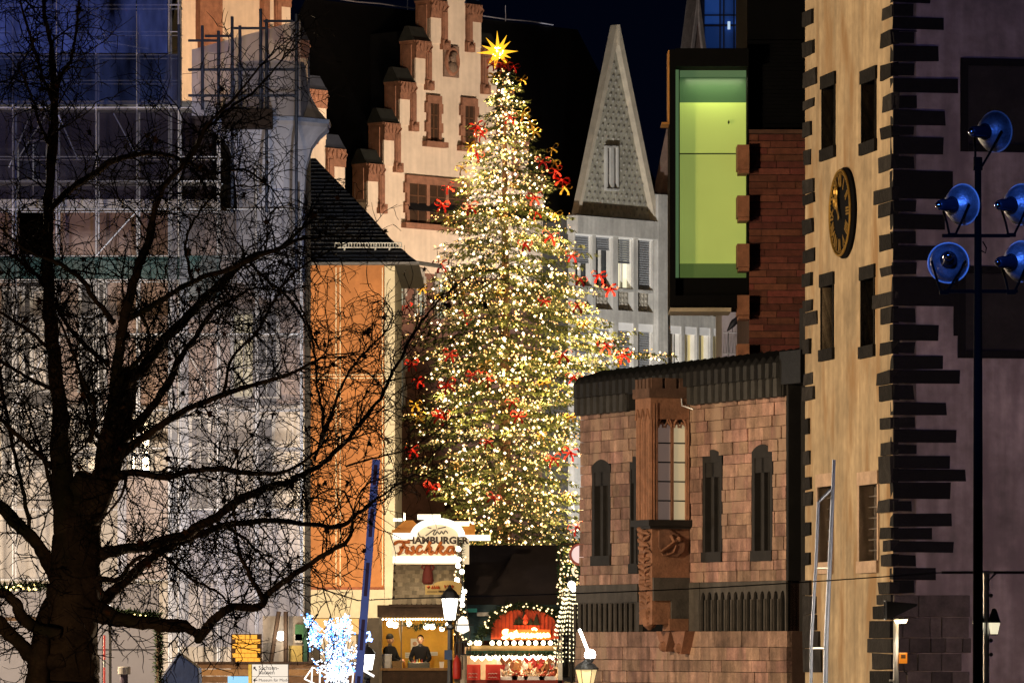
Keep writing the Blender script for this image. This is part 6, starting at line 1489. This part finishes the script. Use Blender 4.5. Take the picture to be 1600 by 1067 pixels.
# tall gangway frame
GD = 100
gw = thing('ladder_frame', 'tall narrow blue grey tube frame leaning in front of the clock tower', 'frame', at0(1285, GD)); k_ = S(GD)
def gx_(px): return (px-1285)*k_
m = MB(); m.tube([(gx_(1288), -.05, 0), (gx_(1291, ), 0, Z(1000, GD)), (gx_(1298), 0, Z(850, GD)), (gx_(1303.5), .05, Z(718, GD))], [.045, .045, .04, .03], 8); m.build('main_tube', mat('blue_grey_alu', (.15, .19, .30), .35, .1, metal=.6), gw)
m = MB(); m.tube([(gx_(1266), -.05, 0), (gx_(1268), 0, Z(1000, GD)), (gx_(1275), 0, Z(880, GD)), (gx_(1279), .05, Z(784, GD)), (gx_(1298), .05, Z(765, GD))], .03, 8); m.build('side_tube', mat('blue_grey_alu', (.15, .19, .30)), gw)
for py, a, b in ((887, 1275, 1296), (1012, 1267, 1290)): m = MB(); m.bar((gx_(a), 0, Z(py, GD)), (gx_(b), 0, Z(py, GD)), .022, 6); m.build('rung', STEEL, gw)
lamp('quay_path_light', 'POINT', (at0(1245, GD)[0], GD-2.5, .35), 30, (1, .8, .62), size=.1)
# post with lantern and long arm at the right
RD = 92
rp = thing('lantern_post', 'steel post with a lantern beside the floodlight mast and a long wire arm above', 'lantern post', at0(1541, RD)); k_ = S(RD)
m = MB(); m.bar((0, 0, 0), (0, 0, Z(895, RD)), .05, 10); m.box(-.12, .12, -.08, .08, Z(894, RD)-.02, Z(893, RD)); m.build('pole', STEEL, rp, smooth=False)
m = MB(); m.bar((-70*k_, 0, Z(894, RD)), (70*k_, 0, Z(894, RD)), .022, 6); m.bar((0, 0, Z(910, RD)), (.18, 0, Z(894, RD)), .015, 5); m.build('arm', IRON, rp)
for s2 in (-1, 1):
    q = MB(); c = (s2*.13, -.02, Z(978, RD)); q.lathe([(.06, -.13), (.10, .06)], 6, c); o = q.build('lantern_glass', emit('cream_lantern', (1, .88, .6), .9), rp)
    q = MB(); q.lathe([(.11, .06), (.09, .12), (.04, .28), (.015, .3)], 6, c); q.lathe([(.065, -.15), (.06, -.13)], 6, c); q.build('lantern_cap', IRON, o)
for py in (930, 1000, 1022): q = MB(); q.ball((.08, 0, Z(py, RD)), .035, 8, 5); q.build('bracket', IRON, rp)
# old street lanterns
def lantern(px, pyt, pyb, D, label, glow, hw, post_to=True, sb=1.0):
    t = thing('street_lantern', label, 'street lantern', at0(px, D), 0, 'old style street lanterns'); k = S(D); zt, zb = Z(pyt, D), Z(pyb, D); h = zt-zb
    q = MB(); q.lathe([(hw*.62*k, zb), (hw*k, zb+h*.62)], 6); q.build('glass', glow, t)
    q = MB(); q.lathe([(hw*1.12*k, zb+h*.60), (hw*1.15*k, zb+h*.64), (hw*.75*k, zb+h*.80), (hw*.28*k, zb+h*.90), (hw*.2*k, zb+h*.95), (hw*.05*k, zt)], 12); q.build('cap', IRON, t)
    q = MB()
    for j in range(6): a = 2*pi*j/6; q.bar((hw*.63*k*cos(a), hw*.63*k*sin(a), zb), (hw*1.01*k*cos(a), hw*1.01*k*sin(a), zb+h*.62), .008, 4)
    q.lathe([(hw*.68*k, zb-.03), (hw*.68*k, zb)], 6); q.build('bars', IRON, t)
    q = MB(); q.lathe([(.14, 0), (.13, .3), (.08, .45), (.065, 1.0), (.06, zb-.25), (.10, zb-.2), (.05, zb-.12), (.09, zb-.02)], 12); q.build('post', IRON, t, smooth=False); return t
LG = emit('lantern_glow', (1, .93, .80), 5)
t = lantern(703, 913, 968, 140, 'black street lantern glowing white beside the fish stall', LG, 13)
q = MB(); q.box(-.14, .06, -.12, -.06, Z(1030, 140), Z(1015, 140)); q.build('sign_plate', mat('blue_plate', (.02, .05, .12), .5), t)
lamp('lantern_light', 'POINT', (at0(703, 140)[0], 139.6, Z(946, 140)), 60, (1, .88, .68), size=.15)
t = lantern(574, 1006, 1046, 135, 'white glowing street lantern beside the raised barrier pole', LG, 12)
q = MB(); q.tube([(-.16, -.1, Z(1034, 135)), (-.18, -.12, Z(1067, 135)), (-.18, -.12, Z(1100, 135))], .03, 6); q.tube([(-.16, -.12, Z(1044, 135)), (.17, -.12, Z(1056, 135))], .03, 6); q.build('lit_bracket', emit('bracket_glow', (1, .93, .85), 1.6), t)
q = MB(); q.box(-.04, .03, -.17, -.165, Z(1036, 135), Z(1034, 135)); q.build('lantern_mark', mat('grey_mark', (.2, .2, .22), .6), t)
t = lantern(916, 1028, 1072, 119, 'dark capped lantern under a dazzling white floodlight by the sandstone hall', emit('amber_lantern', (1, .75, .35), .8), 17)
# dazzling floodlight and its light string
fl = thing('floodlight', 'dazzling white floodlight on top of the lantern in front of the sandstone hall', 'floodlight', (P(922, 1024, 118.8).x, 118.8, Z(1026, 118.8)))
q = MB(); q.ball((0, 0, .05), .12, 14, 9); q.build('bulb', emit('dazzle', (1, .96, .85), 40), fl); q = MB(); q.lathe([(.05, -.12), (.09, -.06), (.10, .0)], 10); q.build('socket', IRON, fl)
q = MB()
for k in range(15): q.octa((-.22+.014*k*1.0, .05, .58-.036*k), .04)
q.build('light_string', emit('white_bulb', (1, .92, .75), 10), fl, fix=False)
lamp('flood_beam', 'POINT', (P(920, 1018, 118.4).x, 118.2, Z(1016, 118.4)), 75, (1, .9, .7), size=.12)
# raised barrier pole
BD = 88
bp = thing('barrier_pole', 'raised blue lit barrier pole with dark red bands', 'barrier', at0(560, BD)); k_ = S(BD)
def bpt(t): return Vector(((556+32*t-560)*k_, 0, Z(1120-(1120-718)*t, BD)))
q = MB(); a = bpt(0); b = bpt(1); d = (b-a).normalized(); n_ = Vector((d.z, 0, -d.x)); hw = .062
vs_ = [];
for e_ in (a, b):
    for sx_, sy_ in ((-1, -1), (1, -1), (1, 1), (-1, 1)): vs_.append(e_+n_*hw*sx_+Vector((0, .05*sy_, 0)))
q.add(vs_, [(0, 1, 2, 3), (4, 7, 6, 5), (0, 4, 5, 1), (1, 5, 6, 2), (2, 6, 7, 3), (3, 7, 4, 0)]); q.build('pole', mat('pole_paint_blue_lit', (.26, .32, .55), .4, .1), bp)  # blue light on the pole is put into its paint
for t0, t1 in ((.90, .98), (.70, .81), (.47, .60), (.26, .38), (.05, .16)):
    a, b = bpt(t0), bpt(t1); q = MB(); vs_ = []
    for e_ in (a, b):
        for sx_, sy_ in ((-.45, -1), (.45, -1), (.45, 1), (-.45, 1)): vs_.append(e_+n_*hw*sx_+Vector((0, .055*sy_, 0)))
    q.add(vs_, [(0, 1, 2, 3), (4, 7, 6, 5), (0, 4, 5, 1), (1, 5, 6, 2), (2, 6, 7, 3), (3, 7, 4, 0)]); q.build('band', mat('dark_red_band', (.10, .012, .015), .5), bp)
q = MB(); q.box(-.25, .25, -.2, .2, 0, .95); q.build('motor_box', mat('grey_cabinet', (.3, .3, .32), .6), bp, bevel=.02)
# overhead cable
cb = thing('overhead_cable', 'thin dark cable sagging across the market towards the clock tower', 'cable', (0, 96, 0))
q = MB(); q.tube([(P(560, 0, 96).x+(P(1475, 0, 96).x-P(560, 0, 96).x)*t, 0, Z(938-44*t**.8+12*sin(pi*t)*.8, 96)) for t in [k/24 for k in range(25)]], .011, 5); q.build('wire', IRON, cb)
q = MB(); q.tube([(P(455, 0, 96).x, .2, Z(905, 96)), (P(560, 0, 96).x, 0, Z(938, 96))], .012, 5); q.build('wire', IRON, cb)
# direction sign
WD_ = 128
ds = thing('direction_sign', 'white direction sign with black arrows and district names on a low stand', 'sign', at0(420, WD_)); k_ = S(WD_)
q = MB(); q.box(-32*k_, 31*k_, 0, .05, Z(1102, WD_), Z(1036, WD_)); q.build('frame', mat('sign_edge', (.03, .03, .03), .6), ds)
q = MB(); q.box(-26*k_, 30*k_, -.012, .0, Z(1100, WD_), Z(1037.5, WD_)); pl_ = q.build('panel', emit('sign_panel', (.85, .88, .9), .42), ds); q = MB(); q.box(-32*k_, -27*k_, -.012, 0, Z(1100, WD_), Z(1037.5, WD_)); q.build('yellow_edge', mat('yellow_strip', (.5, .4, .08), .5), ds)
q = MB(); q.box(-26*k_, 30*k_, -.016, -.011, Z(1056.5, WD_), Z(1056, WD_)); q.build('divider', mat('sign_edge', (.03, .03, .03)), pl_)
INK = mat('sign_ink', (.02, .02, .02), .6)
for ln_, py, sz_ in (('Sachsen-', 1043, .135), ('hausen', 1050, .135), ('Museum für Mod-', 1062, .095), ('erne Kunst', 1069, .095)): text(ln_, INK, pl_, (-16*k_, -.015, Z(py, WD_)), sz_, .002, align='LEFT')
q = MB(); q.tube([(-19*k_, -.016, Z(1047, WD_)), (-23*k_, -.016, Z(1042, WD_))], .012, 4); q.tube([(-20.5*k_, -.016, Z(1041.5, WD_)), (-23.3*k_, -.016, Z(1041.5, WD_)), (-23.3*k_, -.016, Z(1045, WD_))], .011, 4); q.tube([(-18*k_, -.016, Z(1062, WD_)), (-24*k_, -.016, Z(1062, WD_))], .012, 4); q.tube([(-21.5*k_, -.016, Z(1060, WD_)), (-24*k_, -.016, Z(1062, WD_)), (-21.5*k_, -.016, Z(1064, WD_))], .011, 4); q.build('arrow', INK, pl_)
for sx_ in (-1, 1): q = MB(); q.bar((sx_*.4, .03, 0), (sx_*.4, .03, Z(1100, WD_)), .03, 8); q.build('leg', STEEL, ds)
# blue tarpaulin cover
td = 118
tc = thing('covered_machine', 'peaked dark blue tarpaulin cover standing in front of the hoarding', 'tarpaulin', at0(278, td)); k_ = S(td)
q = MB(); q.prism([(-36*k_, 0), (-33*k_, Z(1067, td)), (0, Z(1019, td)), (32*k_, Z(1043, td)), (36*k_, 0)], 0, 1.2)
o = q.build('cover', mat('blue_tarp', (.010, .022, .075), .5, .25, 2, .7, 3), tc, bevel=.03)
# bollard light and marker pole, red light put into its bands as glow
bl = thing('bollard_light', 'low bollard light with a white ring head in front of the hoarding', 'bollard light', at0(194, 110)); k_ = S(110)
q = MB(); q.lathe([(6*k_, 0), (6*k_, Z(1053, 110))], 12); q.build('post', mat('purple_grey', (.08, .06, .10), .5), bl); q = MB(); q.lathe([(9.5*k_, Z(1053, 110)), (10*k_, Z(1052, 110)), (10*k_, Z(1042, 110)), (9*k_, Z(1041, 110))], 18); q.build('head', mat('white_ring', (.6, .58, .56), .3, metal=.3), bl, smooth=False)
rp_ = thing('marker_pole', 'thin red and white marker pole beside the plane tree trunk', 'pole', at0(163, 108)); k_ = S(108)
for y0, y1, mt_ in ((992, 1015, 'r'), (1015, 1030, 'r'), (1030, 1042, 'w'), (1042, 1110, 'r')): q = MB(); q.bar((0, 0, max(0, Z(y1, 108))), (0, 0, Z(y0, 108)), .022, 8); q.build('band', emit('red_band_glow', (.8, .10, .07), .5) if mt_ == 'r' else mat('white_paint', (.75, .75, .75), .5), rp_)
# low timber wall, glowing shop panel and shop bits
tw_ = thing('timber_counter', 'low dark timber wall with lit brick panel behind the direction sign', 'timber wall', at0(400, 134)); k_ = S(134)
for j in range(7):
    z0 = Z(1110-11*j, 134)
    if z0 >= -.05 and j < 7: q = MB(); q.box(-92*k_, 165*k_, 0, .08, max(0, z0), z0+10*k_); q.build('plank', WOODL if j % 2 else mat('brown_plank', (.16, .08, .03), .7, .3, 5), tw_)
q = MB(); q.box(-95*k_, 168*k_, -.1, .2, Z(1036, 134), Z(1033, 134)); q.build('coping', WOOD, tw_)
q = MB(); q.box(-44*k_, -10*k_, -.05, .0, Z(1100, 134), Z(1056, 134)); q.build('blue_display', emit('blue_display', (.25, .6, 1), .8), tw_)
gl_ = thing('glowing_panel', 'amber glowing tile panel above the direction sign', 'lit panel', at0(385, 146)); k_ = S(146); q = MB()
q.box(-24*k_, 24*k_, 0, .05, Z(1034, 146), Z(990, 146)); q.build('back', WOOD, gl_); q = MB(); q.box(-24*k_, 24*k_, .0, .05, 0, Z(1034, 146)); q.build('stand', WOOD, gl_)
tm = MB(); tm.box(-4.6*k_, 4.6*k_, -.05, 0, -3.2*k_, 3.2*k_); tme = tm.mesh('tile', emit('amber_tile', (1, .44, .03), .85))
for j in range(6):
    for i in range(5):
        x = (-19.4+9.7*i)*k_+(2.4*k_ if j % 2 else -2.4*k_)
        if abs(x) < 21*k_: put('tile', tme, gl_, (x, R(-.01, 0), Z(1030.5-7.2*j, 146)))
kd = thing('kiosk', 'dim kiosk front with a round white lamp right of the glowing panel', 'kiosk', at0(440, 147)); k_ = S(147)
q = MB(); q.box(-30*k_, 45*k_, .2, 2, 0, Z(962, 147)); q.build('wall', mat('kiosk_wall', (.30, .25, .2), .8, .2), kd); q = MB(); q.ball((-1*k_, -.05, Z(993, 147)), .13, 14, 9); q.build('round_lamp', emit('round_lamp', (1, .93, .8), 8), kd)
for px, a in ((428, -.14), (447, 0)): q = MB(); q.bar(((px-440)*k_+a*2, -.2, 0), ((px-440)*k_-a, -.2, Z(955, 147)), .06, 6); q.build('post', WOOD, kd)
for px0, px1, y0, y1, c_ in ((461, 474, 975, 1000, (.05, .16, .06)), (451, 472, 1008, 1034, (.5, .36, .10)), (460, 472, 990, 1004, (.5, .45, .38)), (474, 480, 966, 1034, (.03, .09, .05))): q = MB(); q.box((px0-440)*k_, (px1-440)*k_, .05, .18, Z(y1, 147), Z(y0, 147)); q.build('banner', mat('banner%d' % y0, c_, .7, .2, 6), kd)
lamp('kiosk_light', 'POINT', (at0(439, 146)[0], 146.3, Z(993, 146)), 35, (1, .85, .65), size=.12)
# sparkling white and blue light bush with a wire gift box
WB = 132
lb = thing('light_bush', 'dazzling white light bush with blue sprays at its tips', 'light sculpture', at0(525, WB)); k_ = S(WB); rw = random.Random(3)
wires_ = MB(); wht = MB(); blu = MB()
for k in range(60):
    az = rw.uniform(0, 2*pi); sp = rw.uniform(.05, 1); base = Vector((rw.uniform(-.15, .15), 0, Z(1090, WB))); tip = Vector((cos(az)*sp*.62, sin(az)*sp*.4, Z(rw.uniform(965, 1040), WB)))
    mid = base.lerp(tip, .5)+Vector((rw.gauss(0, .05), 0, .05)); wires_.tube([base, mid, tip], .008, 4)
    for j in range(20):
        t = rw.uniform(.32, 1); p = base.lerp(tip, t)+Vector((rw.gauss(0, .05), rw.gauss(0, .05), rw.gauss(0, .05)))
        (blu if (t > .6 and rw.random() < .35) else wht).octa(p, rw.uniform(.016, .032))
for cx_, cy_ in ((482, 970), (490, 985), (497, 1000), (488, 1000), (515, 975), (512, 990), (540, 968), (545, 985), (530, 980)):
    for j in range(50):
        p = Vector(((cx_-525)*k_+rw.gauss(0, .06), rw.gauss(0, .06), Z(cy_, WB)+rw.gauss(0, .09))); (blu if rw.random() < (.55 if cx_ < 505 else .25) else wht).octa(p, rw.uniform(.016, .03))
    wires_.tube([(0, 0, Z(1060, WB)), ((cx_-525)*k_, 0, Z(cy_, WB))], .008, 4)
wires_.build('wire_stem', IRON, lb, fix=False); wht.build('white_lights', emit('bush_white', (.80, .88, 1), 3), lb, fix=False, kind='stuff'); blu.build('blue_lights', emit('bush_blue', (.06, .25, 1), 6), lb, fix=False, kind='stuff')
lamp('bush_light', 'POINT', (at0(515, WB)[0], WB-.8, Z(1010, WB)), 60, (.8, .88, 1), size=.3)
gb_ = thing('light_gift_box', 'wire gift box outlined in white light tubes in front of the light bush', 'light sculpture', at0(515, 128)); k_ = S(128)
def gpt(px, py, y=0): return ((px-515)*k_, y, Z(py, 128))
q = MB()
for a, b in (((476, 1060), (488, 1042)), ((488, 1042), (530, 1058)), ((530, 1058), (552, 1052)), ((476, 1060), (528, 1085)), ((488, 1042), (486, 1078)), ((530, 1058), (526, 1096)), ((552, 1052), (548, 1090)), ((500, 1047), (499, 1082)), ((512, 1051), (510, 1088)), ((502, 1040), (545, 1035)), ((545, 1035), (552, 1052))): q.bar(gpt(*a, -.1), gpt(*b, .1), .018, 5)
q.build('light_tube', emit('gift_tube', (1, .97, .92), 1.6), gb_)
q = MB(); q.bar(gpt(480, 1070), gpt(482, 1110), .02, 5); q.bar(gpt(548, 1080), gpt(546, 1110), .02, 5); q.build('leg', IRON, gb_)
nb = thing('blue_neon_ornament', 'small looped blue neon ornament above the white lantern', 'ornament', at0(574, 139)); k_ = S(139)
q = MB(); q.tube([((574-574+x)*k_, 0, Z(y, 139)) for x, y in ((-6, 1003), (-5, 996), (-3, 989), (3, 987), (4, 992), (2, 996), (8, 999), (7, 1001), (0, 999), (-6, 1004))], .028, 6); q.build('neon_tube', emit('neon_blue', (.25, .4, 1), 6), nb); q = MB(); q.bar((0, .03, 0), (0, .03, Z(990, 139)), .02, 5); q.build('rod', IRON, nb)
# garland gate behind the plane tree
gg = thing('garland_gate', 'fir garland gate with tiny yellow lights behind the plane tree trunk', 'gate', at0(125, 116)); k_ = S(116)
def gpx(px): return (px-125)*k_
q = MB(); q.box(gpx(-10), gpx(250), -.05, .05, Z(966, 116)-.05, Z(964, 116)); q.bar((gpx(248), 0, 0), (gpx(248), 0, Z(960, 116)), .05, 8); q.bar((gpx(-12), 0, 0), (gpx(-12), 0, Z(930, 116)), .05, 8); q.build('frame', WOOD, gg)
q = MB(); garland(q, [(gpx(-10), 0, Z(918, 116)), (gpx(60), 0, Z(914, 116)), (gpx(80), 0, Z(918, 116))], .13, 90, rg, .13); garland(q, [(gpx(140), 0, Z(962, 116)), (gpx(165), 0, Z(955, 116)), (gpx(248), 0, Z(962, 116)), (gpx(249), 0, Z(1062, 116))], .13, 110, rg, .14); q.build('garland', mat('gate_garland', (.02, .04, .015), .8, .4, 6), gg, fix=False)
q = MB()
for k in range(16): q.octa((gpx(R(5, 62)), -.14, Z(R(913, 922), 116)), R(.012, .035))
for k in range(18): q.octa((gpx(R(144, 172)), -.14, Z(R(950, 962), 116)), R(.012, .034))
for k in range(10): q.octa((gpx(R(175, 235)), -.14, Z(R(958, 964), 116)), R(.010, .018))
q.build('tiny_lights', emit('yellow_tiny', (1, .75, .25), 6), gg, fix=False)
rr2 = thing('red_canopy', 'bright red lit canopy peeking out behind the plane tree trunk', 'canopy', at0(147, 122)); k_ = S(122)
q = MB(); q.prism([((x-147)*k_, Z(y, 122)) for x, y in ((128, 920), (136, 915), (150, 920), (160, 927), (146, 936), (134, 935))], 0, .8); q.build('cloth', emit('red_cloth_glow', (.85, .012, .02), .75), rr2); q = MB(); q.bar((0, .4, 0), (0, .4, Z(930, 122)), .05, 6); q.build('post', WOOD, rr2)  # light on the red cloth put in as emission
ws = thing('light_star_edge', 'white zigzag light ornament beside the red canopy', 'ornament', at0(172, 121)); k_ = S(121)
q = MB(); q.tube([((x-172)*k_, 0, Z(y, 121)) for x, y in ((161, 942), (166, 939), (170, 946), (178, 955), (182, 953), (185, 950), (184, 957), (178, 958))], .03, 6); q.build('light_tube', emit('zigzag_glow', (1, .86, .78), 4), ws); q = MB(); q.bar((0, .05, 0), (0, .05, Z(950, 121)), .03, 6); q.build('post', IRON, ws)
